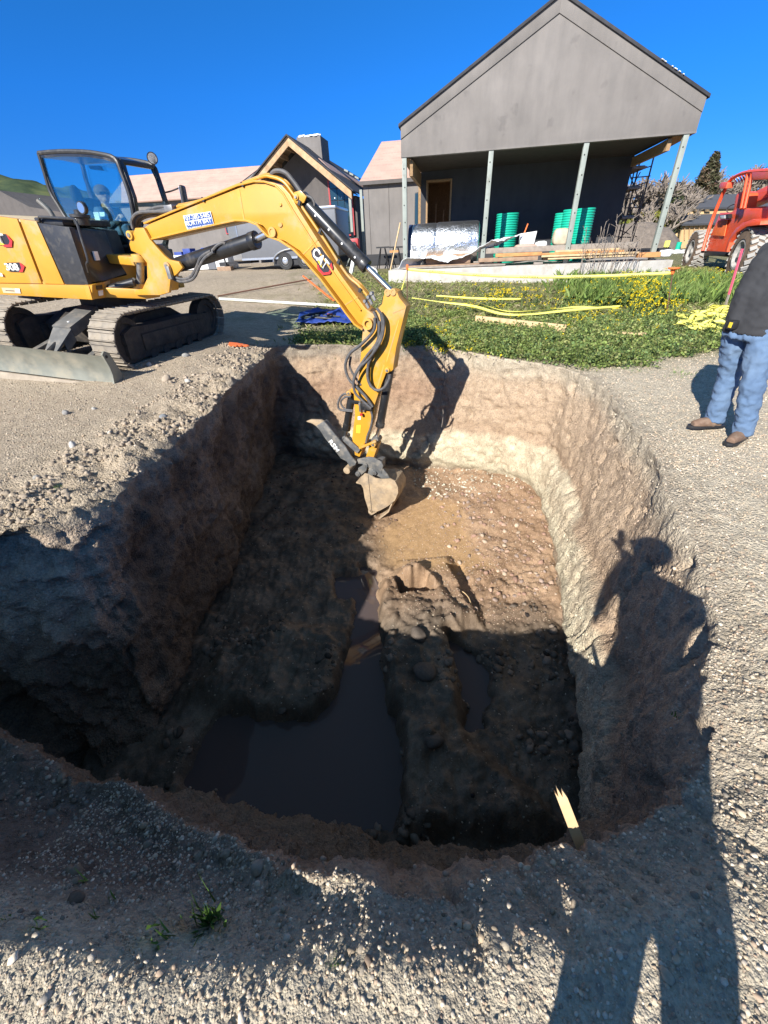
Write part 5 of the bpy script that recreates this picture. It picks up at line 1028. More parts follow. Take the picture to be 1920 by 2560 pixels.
# ---- scaffold
sf = empty('scaffold', tuple(B(6, 19, .9)), 'rusty steel scaffold tower with planks beside the porch end wall', 'scaffold'); fp_ = Par(sf)
up1 = [(1602, 399), (1556, 606)]; 
for (x0, y0, x1, y1, d) in ((1602, 395, 1556, 612, 19), (1637, 383, 1585, 612, 19), (1590, 410, 1548, 600, 21), (1618, 440, 1572, 606, 21)):
    q0 = Vector(atpl(x0, y0, tuple(BN * d), tuple(BN))); m = MB(); m.cyl(q0, Vector((q0.x, q0.y, .75)), .026, 8); fp_(m, 'upright', 'scaffold_steel')
def SQ(x, y, d=19): return Vector(atpl(x, y, tuple(BN * d), tuple(BN)))
for (a, b) in (((1572, 412), (1637, 383)), ((1600, 425), (1628, 415)), ((1575, 445), (1626, 440)), ((1570, 470), (1620, 455)), ((1566, 497), (1611, 490)), ((1560, 520), (1608, 518)), ((1555, 545), (1590, 542)), ((1548, 575), (1592, 592)), ((1545, 600), (1600, 545)), ((1540, 592), (1587, 594)), ((1562, 500), (1601, 430)), ((1556, 570), (1604, 480)), ((1573, 430), (1596, 500))):
    m = MB(); m.cyl(SQ(*a), SQ(*b), .018, 6); fp_(m, 'brace', 'scaffold_steel')
for (x, y) in ((1592, 422), (1580, 472), (1565, 545)):
    q = SQ(x, y); m = MB(); m.box(q + BN * .9, (.45, 2.4, .05), BW, BN, UP); m.box(q + BN * .9 + BW * .02 + UP * .05, (.4, 2.0, .04), BW, BN, UP); fp_(m, 'scaffold_plank', 'plank_grey')
# ---- trailer
tr = empty('cargo_trailer', tuple(B(-8, 20, .9)), 'grey enclosed cargo trailer parked behind the boom with a silver nose', 'trailer'); tp = Par(tr)
m = MB(); bbox(m, -9.9, -5.35, 19.9, 22.0, 1.32, 3.05); tp(m, 'box_body', 'trailer_grey', .06, seg=3)
m = MB(); m.prism([B(-9.9, 19.92, 1.3), B(-10.55, 20.35, 1.3), B(-10.75, 20.95, 1.3), B(-10.55, 21.55, 1.3), B(-9.9, 21.98, 1.3)], UP * 1.72); tp(m, 'nose', 'trailer_alu', .08, seg=4)
m = MB(); bbox(m, -9.92, -5.33, 19.87, 22.03, 2.98, 3.09); tp(m, 'roof_trim', 'trailer_alu', .03)
m = MB(); bbox(m, -9.9, -5.4, 19.885, 19.9, 1.32, 1.40); tp(m, 'side_rail', 'trailer_alu'); m = MB(); bbox(m, -8.45, -5.95, 19.95, 21.9, 1.08, 1.32); tp(m, 'chassis', 'black_frame')
for wv in (-7.85, -6.95):
    m = MB(); m.lathe(B(wv, 19.86, 1.24), BN, [(0, .20), (0, .33), (.2, .34), (.2, .2)], 26); ty = tp(m, 'wheel', 'tyre'); m = MB(); m.lathe(B(wv, 19.85, 1.24), BN, [(0, .03), (-.01, .08), (.03, .18), (.0, .205), (.06, .2)], 20); tp(m, 'rim', 'trailer_alu', parent=ty)
m = MB()
P = [B(-7.4 + 1.0 * math.cos(t), 19.84, 1.22 + .46 * math.sin(t)) for t in np.linspace(0.0, math.pi, 14)]; m.tube(P, .03, 6); tp(m, 'fender', 'trailer_alu')
m = MB(); m.bar(B(-9.8, 20.6, 1.25), B(-11.6, 20.95, 1.22), .1, .1); m.bar(B(-9.8, 21.4, 1.25), B(-11.6, 21.0, 1.22), .1, .1); m.cyl(B(-11.3, 20.9, 1.6), B(-11.3, 20.9, .95), .04, 8); m.bar(B(-11.55, 20.9, 1.2), B(-11.2, 20.9, 1.2), .3, .16); tp(m, 'tow_hitch', 'black_frame')
m = MB(); m.box(B(-11.2, 20.6, 1.0), (.7, .3, .22), BW, BN, UP); thing1(m, 'wood_block', 'plank_brown', 'brown timber block under the trailer tow hitch', 'timber block', None, .01)
wb_ = empty('white_barrier', tuple(B(-13, 21.3, 1)), 'low white panelled bin with blue gear on top behind the boom cylinder', 'bin'); wbp = Par(wb_)
m = MB(); bbox(m, -14.6, -11.3, 21.2, 22.2, 1.0, 1.65); wbp(m, 'bin_body', 'white_plastic', .03); m = MB(); bbox(m, -12.4, -12.0, 21.17, 21.2, 1.0, 1.6); wbp(m, 'dark_panel', 'trailer_grey')
for k in range(4): m = MB(); bbox(m, -14.2 + k * .5, -13.8 + k * .5, 21.4, 21.9, 1.65, 1.78 + .12 * (k % 2)); wbp(m, 'blue_crate', 'tarp_blue', .01)
# ---- telehandler
TL = Vector((.30, .954, 0)).normalized(); TN = Vector((-TL.y, TL.x, 0)); W1 = Vector(aty(1846, 630, 14)); W1.z = .98; W2 = W1 + TL * 4.3
th_ = empty('telehandler', (W1.x, W1.y, .33), 'orange telehandler with an open cab frame parked at the right edge', 'telehandler'); tq = Par(th_)
def tpx(x, y, off=0.0): return Vector(atpl(x, y, tuple(W1 + TN * off), tuple(TN)))
def wheel(c, r, wd):
    m = MB(); m.lathe(c - TN * wd, TN, [(0, r * .6), (.02, r * .93), (.08, r * .97), (wd - .08, r * .97), (wd - .02, r * .93), (wd, r * .6)], 44, cap=False); w_ = tq(m, 'wheel', 'tyre_brown')
    m = MB(); m.lathe(c - TN * .1, TN, [(0, r * .2), (0, r * .56), (.08, r * .6), (.09, r * .5), (.0, r * .4), (.02, r * .15), (.08, r * .12), (.08, .02)], 28); tq(m, 'rim', 'tyre_dusty', parent=w_)
    lug = None; out = []
    n = 24
    for row in range(3):
        for k in range(n):
            a = 2 * math.pi * (k + (row % 2) * .5) / n; Rv = TL * math.cos(a) + UP * math.sin(a); Tv = TL * -math.sin(a) + UP * math.cos(a); Yv = (TN * .93 + Tv * (.36 if row != 1 else -.36)).normalized(); Tv2 = Rv.cross(Yv)
            out.append(tq.inv @ boxM(c - TN * (wd * (.18 + .32 * row)) + Rv * (r * .985), (wd * .34, r * .15, .05), Yv, Tv2, Rv))
    pieces('tread_lug', 'tyre_dusty', w_, out)
wheel(W1, .66, .50); wheel(W2, .66, .50); 
def tplate(pts, off, t, nm, mt='tele_orange', bev=.02): m = MB(); m.prism([tpx(x, y, off) for x, y in pts], -TN * t); return tq(m, nm, mt, bev)
tplate([(1757, 627), (1776, 590), (1790, 555), (1800, 532), (1822, 534), (1843, 520), (1868, 522), (1990, 518), (1990, 560), (1903, 552), (1880, 548), (1860, 556), (1842, 572), (1826, 600), (1817, 630)], -.35, 1.4, 'body')
tplate([(1817, 628), (1824, 606), (1841, 582), (1867, 566), (1900, 562), (1902, 552), (1880, 548), (1857, 557), (1838, 572), (1820, 600), (1812, 628)], .05, .5, 'fender', bev=.01)
tplate([(1776, 588), (1796, 551), (1819, 549), (1810, 590)], -.30, .02, 'access_panel', 'orange_paint', .003)
tplate([(1757, 627), (1817, 630), (1814, 640), (1760, 640)], -.3, 1.2, 'bumper', 'black_frame')
for off in (-.2, -1.0):
    m = MB(); P = [tpx(x, y, off) for x, y in ((1757, 627), (1776, 562), (1806, 487), (1825, 452), (1836, 443), (1872, 430), (1990, 424))]; m.tube(P, .055, 8, 3); tq(m, 'cab_frame', 'tele_orange')
    for a, b in (((1853, 522), (1870, 434)), ((1861, 522), (1881, 432)), ((1926, 520), (1935, 430))): m = MB(); m.cyl(tpx(*a, off), tpx(*b, off), .045, 10); tq(m, 'cab_post', 'tele_orange')
for x, y in ((1836, 443), (1806, 487), (1872, 430)): m = MB(); m.cyl(tpx(x, y, -.2), tpx(x, y, -1.0), .04, 8); tq(m, 'cross_tube', 'tele_orange')
tplate([(1878, 428), (1990, 423), (1990, 446), (1880, 450)], -.15, .9, 'cab_roof', bev=.03)
for k in range(5): m = MB(); q = [tpx(1836 + k * 7, 446 - k * 2.4, -.3), tpx(1842 + k * 7, 458 - k * 2, -.3)]; m.cyl(q[0], q[1], .02, 6); tq(m, 'guard_bar', 'white_plastic' if k < 2 else 'tele_orange')
tplate([(1838, 490), (1846, 480), (1852, 485), (1846, 525), (1832, 530)], -.4, .5, 'seat', 'tele_orange', .05); m = MB(); c = tpx(1832, 522, -.6)
P = [c + TL * .16 * math.cos(t) + UP * .12 * math.sin(t) + TN * .12 * math.cos(t) for t in np.linspace(0, 6.28, 14)]; m.tube(P, .014, 6, cap=False); tq(m, 'steering_wheel', 'black_frame')
m = MB(); m.bar(tpx(1862, 512, -1.3), tpx(2010, 445, -1.3), .45, .35); tq(m, 'lifting_boom', 'tele_orange', .02)
tplate([(1797, 466), (1803, 456), (1819, 456), (1814, 471), (1800, 472)], -.1, .2, 'mirror', 'tele_orange', .01)
tplate([(1798, 538), (1820, 535), (1821, 546), (1800, 548)], -.2, .12, 'light_box', 'black_frame', .008); tplate([(1800, 539), (1812, 538), (1812, 546), (1801, 547)], -.17, .02, 'lamp', 'lamp_lens', .002)
m = MB(); m.cyl(W1 - TN * .2 , W1 - TN * 2.2, .12, 14); m.cyl(W2 - TN * .2, W2 - TN * 2.2, .12, 14); tq(m, 'axle', 'black_frame'); m = MB(); m.bar(W1 - TN * 1.2, W2 - TN * 1.2, .6, .35); tq(m, 'chassis', 'black_frame')
wheel(W1 - TN * 1.9, .66, .5)
# ---- stakes, tapes, planks, pipes lying about
def rod(a, b, r, name, mat, label, cat, n=10): m = MB(); m.cyl(a, b, r, n); return thing1(m, name, mat, label, cat)
rod(gnd(550, 752, .05), gnd(864, 772, .06), .04, 'pvc_pipe', 'pvc', 'long white plastic pipe lying on the dirt behind the boom', 'pipe')
rod(gnd(545, 744, .04), gnd(780, 706, .10), .022, 'steel_bar', 'rust_rod', 'long thin rusty bar resting above the white pipe', 'bar')
m = MB(); m.bar(gnd(759, 700, .12), gnd(835, 755, .03), .05, .03); thing1(m, 'orange_lath', 'orange_paint', 'orange painted lath lying across the dirt left of the boom', 'lath')
m = MB(); a, b = gnd(1188, 812, .06), gnd(1412, 836, .06); a.z += .02; X = (b - a).normalized(); m.box((a + b) / 2 + UP * .05, ((b - a).length, .03, .13), X, X.cross(UP) * -1, UP); thing1(m, 'long_board', 'plank_pale', 'long pale board lying on edge in the weeds at the pit edge', 'board', None, .003)
m = MB(); a, b = gnd(1537, 843, .08), gnd(1612, 850, .10); X = (b - a).normalized(); m.box((a + b) / 2, ((b - a).length, .12, .03), X, UP.cross(X), UP); thing1(m, 'short_board', 'plank_pale', 'short pale board piece lying in the weeds near the tape heap', 'board', None, .003)
m = MB(); a = gnd(1806, 790); t_ = Vector(aty(1856, 622, a.y)); m.bar(a, t_, .045, .02); ps = thing1(m, 'pink_stake', 'pink_paint', 'tall pink painted wooden stake beside the standing man', 'stake')
m = MB(); m.bar(a - UP * .05, a + (t_ - a) * .34, .047, .022); m.build('bare_wood_foot', 'plank_grey', ps)
s1 = gnd(1018, 760); s1t = Vector(aty(1018, 668, s1.y)); e = empty('corner_stake', tuple(s1), 'thin rusty stake with orange flagging in front of the slab corner', 'stake'); p_ = Par(e)
m = MB(); m.cyl(s1, s1t, .012, 8); p_(m, 'rod', 'rust_rod'); m = MB(); m.box(s1t - UP * .0, (.06, .05, .12)); p_(m, 'flagging', 'orange_paint', .01)
s2 = gnd(1665, 795); s2t = Vector(aty(1682, 680, s2.y)); e = empty('capped_rebar', tuple(s2), 'rusty rebar stake with a flared orange safety cap in the mustard flowers', 'stake'); p_ = Par(e)
m = MB(); m.cyl(s2, s2t, .012, 8); p_(m, 'rebar', 'rust_rod'); m = MB(); m.lathe(s2t - UP * .04, UP, [(0, .03), (.08, .045), (.10, .11), (.115, .115), (.125, .11)], 18); p_(m, 'orange_cap', 'orange_paint')
def tape(pts, name, label, w=.05, twist=.5, seed=1, sub=14, mat='tape_yellow', parent=None):
    P = spline(pts, sub); vs = []; r_ = random.Random(seed); ph = r_.uniform(0, 6)
    for i, p in enumerate(P):
        d = (P[min(i + 1, len(P) - 1)] - P[max(i - 1, 0)]).normalized(); A, B_, _ = frame_from(d); a = ph + twist * math.sin(i * .13 + ph) * 2 + twist * i * .03
        v = (A * math.cos(a) + B_ * math.sin(a)) * w / 2; vs += [p + v, p - v]
    m = MB(); m.add(vs, [(2 * i, 2 * i + 1, 2 * i + 3, 2 * i + 2) for i in range(len(P) - 1)]); o = m.build(name, mat, parent, smooth=True, fix=False); md = o.modifiers.new('t', 'SOLIDIFY'); md.thickness = .001
    if label: tag(o, label, 'caution tape')
    return o
Y1 = s1t - UP * .05; Y2 = s2t - UP * .02
mid = [Y1 + (Y2 - Y1) * t - UP * .12 * math.sin(math.pi * t) for t in np.linspace(0, 1, 6)]
P = mid; vs = []
for p in spline(P, 8): vs += [p + UP * .03, p - UP * .03]
m = MB(); m.add(vs, [(2 * i, 2 * i + 1, 2 * i + 3, 2 * i + 2) for i in range(len(vs) // 2 - 1)]); ct = m.build('taut_tape', 'tape_yellow', None, fix=False); ct.modifiers.new('t', 'SOLIDIFY').thickness = .001; tag(ct, 'taut yellow caution tape strung straight in front of the porch slab', 'caution tape')
for k in range(5):
    a_ = mid[0] + (mid[-1] - mid[0]) * (.10 + .19 * k); a_.z = (Y1.z + (Y2.z - Y1.z) * (.1 + .19 * k)) - .12 * math.sin(math.pi * (.1 + .19 * k)) - .012; b_ = a_ + (Y2 - Y1).normalized() * .42
    o = text_on('CAUTION', a_, b_, .028, Vector(((Y2 - Y1).y, -(Y2 - Y1).x, 0)), 'tape_text', 'decal_black', ct, .01, par=type('Q', (), {'inv': Matrix.Identity(4), 'e': ct})(), lift=.002, ext=.0006)
tape([Y1, Y1 + (gnd(1000, 745, .05) - Y1) * .5, gnd(1000, 745, .05)], 'loose_tape', 'loose end of yellow tape hanging down from the corner stake', seed=3, twist=.2)
tape([gnd(1030, 765, .2), gnd(1100, 778, .22), gnd(1180, 785, .18), gnd(1250, 800, .14), gnd(1320, 802, .14), gnd(1420, 797, .18), gnd(1545, 790, .2)], 'loose_tape', 'long loose yellow tape lying in a sagging line over the weeds', seed=5, twist=.25, w=.055)
tape([gnd(1090, 770, .28), gnd(1170, 772, .25), gnd(1235, 773, .24), gnd(1300, 770, .2)], 'loose_tape', 'short pale stretch of tape lying behind the long loose tape', seed=8, twist=.25)
tape([gnd(1190, 782, .24), gnd(1270, 798, .16), gnd(1390, 792, .18), gnd(1450, 788, .18), gnd(1560, 792, .16)], 'loose_tape', 'second loose yellow tape doubled over the long sagging one', seed=9, twist=.35)
tape([gnd(1500, 778, .3), gnd(1570, 765, .25), gnd(1620, 745, .5), Y2], 'loose_tape', 'yellow tape rising from the weeds to the capped rebar', seed=11, twist=.2)
tape([gnd(1632, 745, .3), gnd(1648, 765, .25), gnd(1660, 785, .12)], 'loose_tape', 'short yellow tape end dangling beside the capped rebar', seed=13, twist=.2)
hp0 = gnd(1755, 815, .0); e = empty('tape_heap', tuple(hp0), 'tangled heap of yellow caution tape in the weeds near the man', 'caution tape'); p_ = Par(e)
for k in range(16):
    rr_ = random.Random(40 + k); c_ = gnd(rr_.uniform(1715, 1800), rr_.uniform(790, 845), .12); pts = [c_ + Vector((rr_.uniform(-.32, .32), rr_.uniform(-.25, .25), rr_.uniform(-.06, .14))) for _ in range(6)]
    o = tape(pts, 'tape_strand', None, w=.07, twist=1.2, seed=k); p_.place(o)
# blue tarp and gear on it
bt = drape('blue_tarp', [gnd(738, 818, .03), gnd(890, 815, .03), gnd(880, 785, .1), gnd(760, 785, .05)], 40, 20, .12, 'tarp_blue', 'crumpled blue tarp with hoses on the ground left of the stick', 'tarp', 4)
for k in range(3): rr_ = random.Random(k); m = MB(); m.tube([gnd(rr_.uniform(750, 870), rr_.uniform(788, 812), .10 + .08 * rr_.random()) for _ in range(5)], .018, 6, 6); thing1(m, 'black_strap', 'pipe_black', 'thin black strap tangled with others on the crumpled blue tarp', 'strap', 'black straps on the blue tarp')
m = MB(); q = gnd(826, 800, .12); m.box(q, (.14, .08, .06)); thing1(m, 'orange_tool', 'orange_paint', 'small orange tool lying on the blue tarp', 'tool', None, .02)
# orange marking on the ground and the broken stake
def ground_patch(cx, cy, rx, ry, name, mat, label, cat, lift=.006, n=26):
    c = gnd(cx, cy); m = MB(); vs = [c]; 
    for i in range(n):
        t = 2 * math.pi * i / n; k_ = 1 + .25 * math.sin(3 * t + 1) + .15 * rnd.uniform(-1, 1); vs.append(on_ground((c.x + rx * k_ * math.cos(t), c.y + ry * k_ * math.sin(t))))
    vs = [v + UP * (lift + .03) for v in vs]; m.add(vs + [v - UP * .02 for v in vs], [(0, 1 + i, 1 + (i + 1) % n) for i in range(n)] + [(1 + i, n + 2 + i, n + 2 + (i + 1) % n, 1 + (i + 1) % n) for i in range(n)]); return thing1(m, name, mat, label, cat, smooth=False)
ground_patch(593, 865, .17, .12, 'paint_mark', 'orange_paint', 'bright orange spray paint mark on the soil at the pit corner', 'paint mark')
bs0 = Vector(atz(1440, 2085, -.28)); bs1 = Vector(aty(1398, 1978, bs0.y + .10)); e = empty('broken_stake', tuple(bs0), 'splintered pale wooden stake sticking out of the near pit edge', 'stake'); p_ = Par(e)
X = (bs1 - bs0).normalized(); Ya = X.cross(Vector(CAM) - bs0).normalized(); Za = X.cross(Ya)
m = MB(); m.prism([bs0 - X * .15 - Ya * .02, bs0 - X * .15 + Ya * .02, bs1 - X * .03 + Ya * .02, bs1 + Ya * .012, bs1 - X * .025 + Ya * .004, bs1 + X * .015 - Ya * .004, bs1 - X * .02 - Ya * .01, bs1 - Ya * .018], Za * .018); p_(m, 'shaft', 'plank_pale', .001)
# ---- people
def remeshed(mb, name, mat, parent, par, vox=.016, wr=0.0, wscale=(6, 6, 14), it=3, seed=0):
    o = mb.build(name, mat, None, 0, True); md = o.modifiers.new('r', 'REMESH'); md.mode = 'VOXEL'; md.voxel_size = vox; md.use_smooth_shade = True
    m2 = o.modifiers.new('s', 'SMOOTH'); m2.factor = .6; m2.iterations = it
    dg = bpy.context.evaluated_depsgraph_get(); me = bpy.data.meshes.new_from_object(o.evaluated_get(dg)); bpy.data.objects.remove(o)
    if wr:
        co = np.empty(len(me.vertices) * 3); me.vertices.foreach_get('co', co); co = co.reshape(-1, 3); nn_ = np.empty(len(me.vertices) * 3); me.vertices.foreach_get('normal', nn_); nn_ = nn_.reshape(-1, 3)
        a = fbm(co * np.array(wscale) + seed, 1.0, 3, .55, ridged=True) - .3
        co += nn_ * (a * wr)[:, None]; me.vertices.foreach_set('co', co.ravel())
    me.transform(par.inv); me.name = name; me.update(); ob = bpy.data.objects.new(name, me); COL.objects.link(ob); ob.parent = parent
    me.materials.clear(); me.materials.append(MATS[mat]); me.polygons.foreach_set('use_smooth', [True] * len(me.polygons)); return ob
def hand_mesh(m, w, e_dir, side, curl=.5, s_=1.0):
    """a hand at wrist w pointing along e_dir; side = direction of the thumb"""
    d = Vector(e_dir).normalized(); sd = Vector(side); sd = (sd - d * sd.dot(d)).normalized(); pn = d.cross(sd)
    m.tube([w - d * .03, w + d * .03, w + d * .085], [.026 * s_, .034 * s_, .038 * s_], 10, flat=.55)
    for k in range(4):
        b = w + d * .075 * s_ + sd * (.028 - .019 * k) * s_; L_ = (.075, .085, .08, .062)[k] * s_; c1 = b + d * L_ * .45 + pn * L_ * .12 * curl; c2 = c1 + d * L_ * .3 * (1 - curl * .4) + pn * L_ * .35 * curl; c3 = c2 + d * L_ * .2 * (1 - curl * .8) + pn * L_ * .3 * curl
        m.tube([b - d * .02, c1, c2, c3], [.0095 * s_, .009 * s_, .0082 * s_, .0065 * s_], 8)
    b = w + d * .02 + sd * .028 * s_; m.tube([b - sd * .012, b + d * .025 + sd * .02, b + d * .055 + sd * .028 + pn * .012], [.013 * s_, .011 * s_, .008 * s_], 8)
def head_mesh(m, c, face, up=(0, 0, 1)):
    f = Vector(face).normalized(); u = Vector(up); r_ = f.cross(u).normalized()
    m.ball(c, .1, 20, 14, (1, 1, 1.18)); m.ball(c - f * .025 + u * .01, .098, 18, 12); m.ball(c + f * .045 - u * .065, .058, 14, 10); 
    m.tube([c + f * .088 + u * .025, c + f * .118 - u * .018, c + f * .095 - u * .03], [.012, .018, .014], 8); m.tube([c + f * .085 + r_ * .03 - u * .058, c + f * .1 - u * .058, c + f * .085 - r_ * .03 - u * .058], [.008, .011, .008], 8)
    for s_ in (-1, 1): m.ball(c + r_ * s_ * .1 - u * .01, .03, 10, 8, (.5, .5, 1)); m.ball(c + f * .078 + r_ * s_ * .035 + u * .012, .014, 8, 6)
    m.tube([c - u * .06 - f * .01, c - u * .2 - f * .03], [.058, .066], 14)
def person(name, lab, J, face, mats, hat=True, boots=True, group=None, arms=True, wr=.008, tuck=False):
    """J: joints in world space: head hipL hipR kneeL kneeR ankL ankR shL shR elL elR wrL wrR chest pelvis ; toe direction"""
    e = empty(name, tuple((J['ankL'] + J['ankR']) / 2 - UP * .08), lab, 'person', group); p = Par(e); fdir = Vector(face).normalized(); rt_ = fdir.cross(UP).normalized()
    m = MB(); head_mesh(m, J['head'], J.get('look', fdir))
    m.tube([J['pelvis'], (J['pelvis'] + J['chest']) / 2, J['chest'], J['chest'] + UP * .12], [.13, .12, .14, .08], 16)
    for s_ in 'LR':
        m.tube([J['chest'] + UP * .06, J['sh' + s_], J['el' + s_], J['wr' + s_]], [.06, .058, .043, .027], 12); m.tube([J['hip' + s_], J['knee' + s_], J['ank' + s_]], [.085, .055, .04], 12)
        m.tube([J['ank' + s_], J['ank' + s_] - UP * .04 + J['toe'] * .05], [.035, .03], 10)
        hd = (J['wr' + s_] - J['el' + s_]).normalized(); hd = J.get('hd' + s_, hd); hand_mesh(m, J['wr' + s_] + hd * .01, hd, J.get('th' + s_, fdir), J.get('curl', .5))
    lr = J.get('lr', 1.0)
    body = remeshed(m, 'body', mats[0], e, p, .0095, 0, it=2)
    m = MB(); pe, ch_ = J['pelvis'], J['chest']
    for k in (-1, 0, 1): bw = J.get('bw', 1.0); m.tube([pe + rt_ * .07 * k * bw - UP * .06, (pe + ch_) / 2 + rt_ * .075 * k * bw + fdir * J.get('belly', .02), ch_ + rt_ * .09 * k, ch_ + UP * .10 + rt_ * .05 * k], [.125, .13, .135, .085], 18)
    for s_ in 'LR': m.tube([ch_ + UP * .05, J['sh' + s_] - UP * .0, (J['sh' + s_] + J['el' + s_]) / 2, J['el' + s_], J['wr' + s_]], [.08, .078, .066, .06, .043], 16)
    remeshed(m, 'jacket', mats[1], e, p, .014, wr, (7, 7, 10), 3)
    m = MB()
    for k in (-1, 0, 1): m.tube([pe + rt_ * .06 * k * J.get('bw', 1) + UP * .04, pe + rt_ * .065 * k * J.get('bw', 1) - UP * .10], [.115, .115], 16)
    for s_ in 'LR': 
        kn, an, hi = J['knee' + s_], J['ank' + s_], J['hip' + s_]; m.tube([hi + UP * .02, hi + (kn - hi) * .4, kn, kn + (an - kn) * .5, an + UP * .02, an - UP * .02], [.118 * lr, .108 * lr, .088 * lr, .084 * lr, .082 * lr, .086 * lr], 20)
    remeshed(m, 'trousers', mats[2], e, p, .012, wr * 1.9, (9, 9, 8), 3, 4)
    for s_ in 'LR':
        a = J['ank' + s_]; td = J.get('toe' + s_, J['toe']); g_ = a.z - .085; bt_ = Vector((a.x, a.y, g_)); m = MB()
        m.tube([a + UP * .07, a - UP * .02, a - UP * .04 + td * .03], [.058, .056, .055], 14); m.tube([bt_ - td * .07 + UP * .045, bt_ + td * .04 + UP * .055, bt_ + td * .12 + UP * .045, bt_ + td * .19 + UP * .035], [.042, .052, .048, .034], 14)
        bo = remeshed(m, 'boot', mats[3], e, p, .009, .002, it=2)
        m = MB(); sdn = td.cross(UP).normalized(); m.prism([bt_ + td * x + sdn * y + UP * .002 for x, y in ((-.11, -.03), (-.05, -.042), (.06, -.045), (.15, -.055), (.21, -.035), (.235, 0), (.21, .035), (.15, .055), (.06, .045), (-.05, .042), (-.11, .03))], UP * .026); p(m, 'sole', 'black_frame', .004, parent=bo)
    if hat:
        m = MB(); c = J['head'] + UP * .035; lk = Vector(J.get('look', fdir)).normalized(); m.ball(c, .117, 20, 12, (1, 1, .82)); m.prism([c + lk * .06 + lk.cross(UP) * .07 + UP * .0, c + lk * .17 + lk.cross(UP) * .06, c + lk * .195, c + lk * .17 - lk.cross(UP) * .06, c + lk * .06 - lk.cross(UP) * .07], UP * .012); p(m, 'cap', mats[4], .003)
    return e, p
# the man standing at the right edge, cut by the frame
aL = Vector(atz(1786, 1047, .10)); aR = Vector(atz(1857, 1078, .10))
kL = Vector(aty(1822, 940, aL.y - .0)); kR = Vector(aty(1888, 955, aR.y)); 
pel = Vector(((aL.x + aR.x) / 2 - .16, (aL.y + aR.y) / 2 + .02, .96)); F_ = Vector((-.93, -.36, 0)).normalized(); Rr = F_.cross(UP).normalized()
print('man', aL, aR, kL, kR, pel)
kL.z = .52; kR.z = .50
J = dict(ankL=aL, ankR=aR, kneeL=kL, kneeR=kR, pelvis=pel, hipL=pel + Vector((-.02, .10, -.04)), hipR=pel + Vector((.04, -.09, -.04)), chest=pel + Vector((.07, .03, .42)), head=pel + Vector((.02, .0, .76)), belly=.05, lr=.88, toe=F_, toeL=Vector((-.98, .05, 0)), toeR=Vector((-.85, -.5, 0)).normalized())
J['shL'] = J['chest'] + Vector((0, .20, .06)); J['shR'] = J['chest'] + Vector((.06, -.20, .06)); J['elL'] = J['shL'] + Vector((.16, .10, -.25)); J['elR'] = J['shR'] + Vector((.2, -.06, -.26)); J['wrL'] = J['elL'] + Vector((.02, -.08, -.24)); J['wrR'] = J['elR'] + Vector((-.05, .04, -.24))
pm, pmp = person('person', 'man in blue jeans and a dark hoodie standing at the right edge', J, F_, ('skin', 'dark_hoodie', 'denim', 'boot_leather', 'cap_brown'), wr=.014)
q = pel + F_ * .14 + Vector((-.02, .07, 0)); m = MB(); m.box(q, (.07, .06, .07)); tm = pmp(m, 'tape_measure', 'pipe_black', .015); m = MB(); m.box(q + F_ * .036, (.005, .03, .04)); pmp(m, 'tape_measure_label', 'decal_yellow')
q = Vector(atpl(1890, 723, tuple(J['chest'] + F_ * .175), tuple(F_))); m = MB(); m.box(q, (.004, .055, .06), F_, Rr, UP); lb = pmp(m, 'chest_patch', 'decal_white', .002); m = MB(); m.box(q + F_ * .004, (.003, .03, .028), F_, Rr, UP); pmp(m, 'patch_mark', 'boot_leather', parent=lb)
# the photographer, whose shadow falls into the pit
HD = Vector((.6, .8, 0)).normalized(); PP = Vector((.8, -.6, 0)); P0 = HD * -.27
def Hh(u, z, d=0.0): return P0 + PP * u + HD * d + UP * z
gzp = float(ground_z(.1, -.4)[0])
J = dict(lr=.92, bw=.5, ankL=Hh(.28, .09, -.06), ankR=Hh(.57, .09, .0), kneeL=Hh(.305, .48, .02), kneeR=Hh(.515, .48, .03), hipL=Hh(.35, .86), hipR=Hh(.445, .86), pelvis=Hh(.375, .95), chest=Hh(.29, 1.36), head=Hh(.235, 1.66), toe=HD, shL=Hh(.12, 1.44), shR=Hh(.47, 1.42), elL=Hh(.08, 1.16, -.08), wrL=Hh(.06, .90, -.02), elR=Hh(.475, 1.22, .10), wrR=Hh(.08, 1.48, .16), hdR=Vector((-.5, .6, .6)).normalized(), look=Vector((-.1, 1, -.3)).normalized(), belly=.03)
pp_, ppp = person('person', 'photographer in dark clothes holding a phone over the near pit edge', J, HD, ('skin', 'dark_hoodie', 'blue_shirt', 'boot_leather', 'cap_brown'), wr=.006)
m = MB(); fwv, rtv, upv = Vector(_fw), Vector(_rt), -Vector(_dn); m.box(Vector(CAM) - fwv * .012 - upv * .055 + rtv * .015, (.075, .155, .008), rtv, upv, fwv); thing1(m, 'phone', 'phone_black', 'black phone held up in the hand of the photographer', 'phone', None, .003)
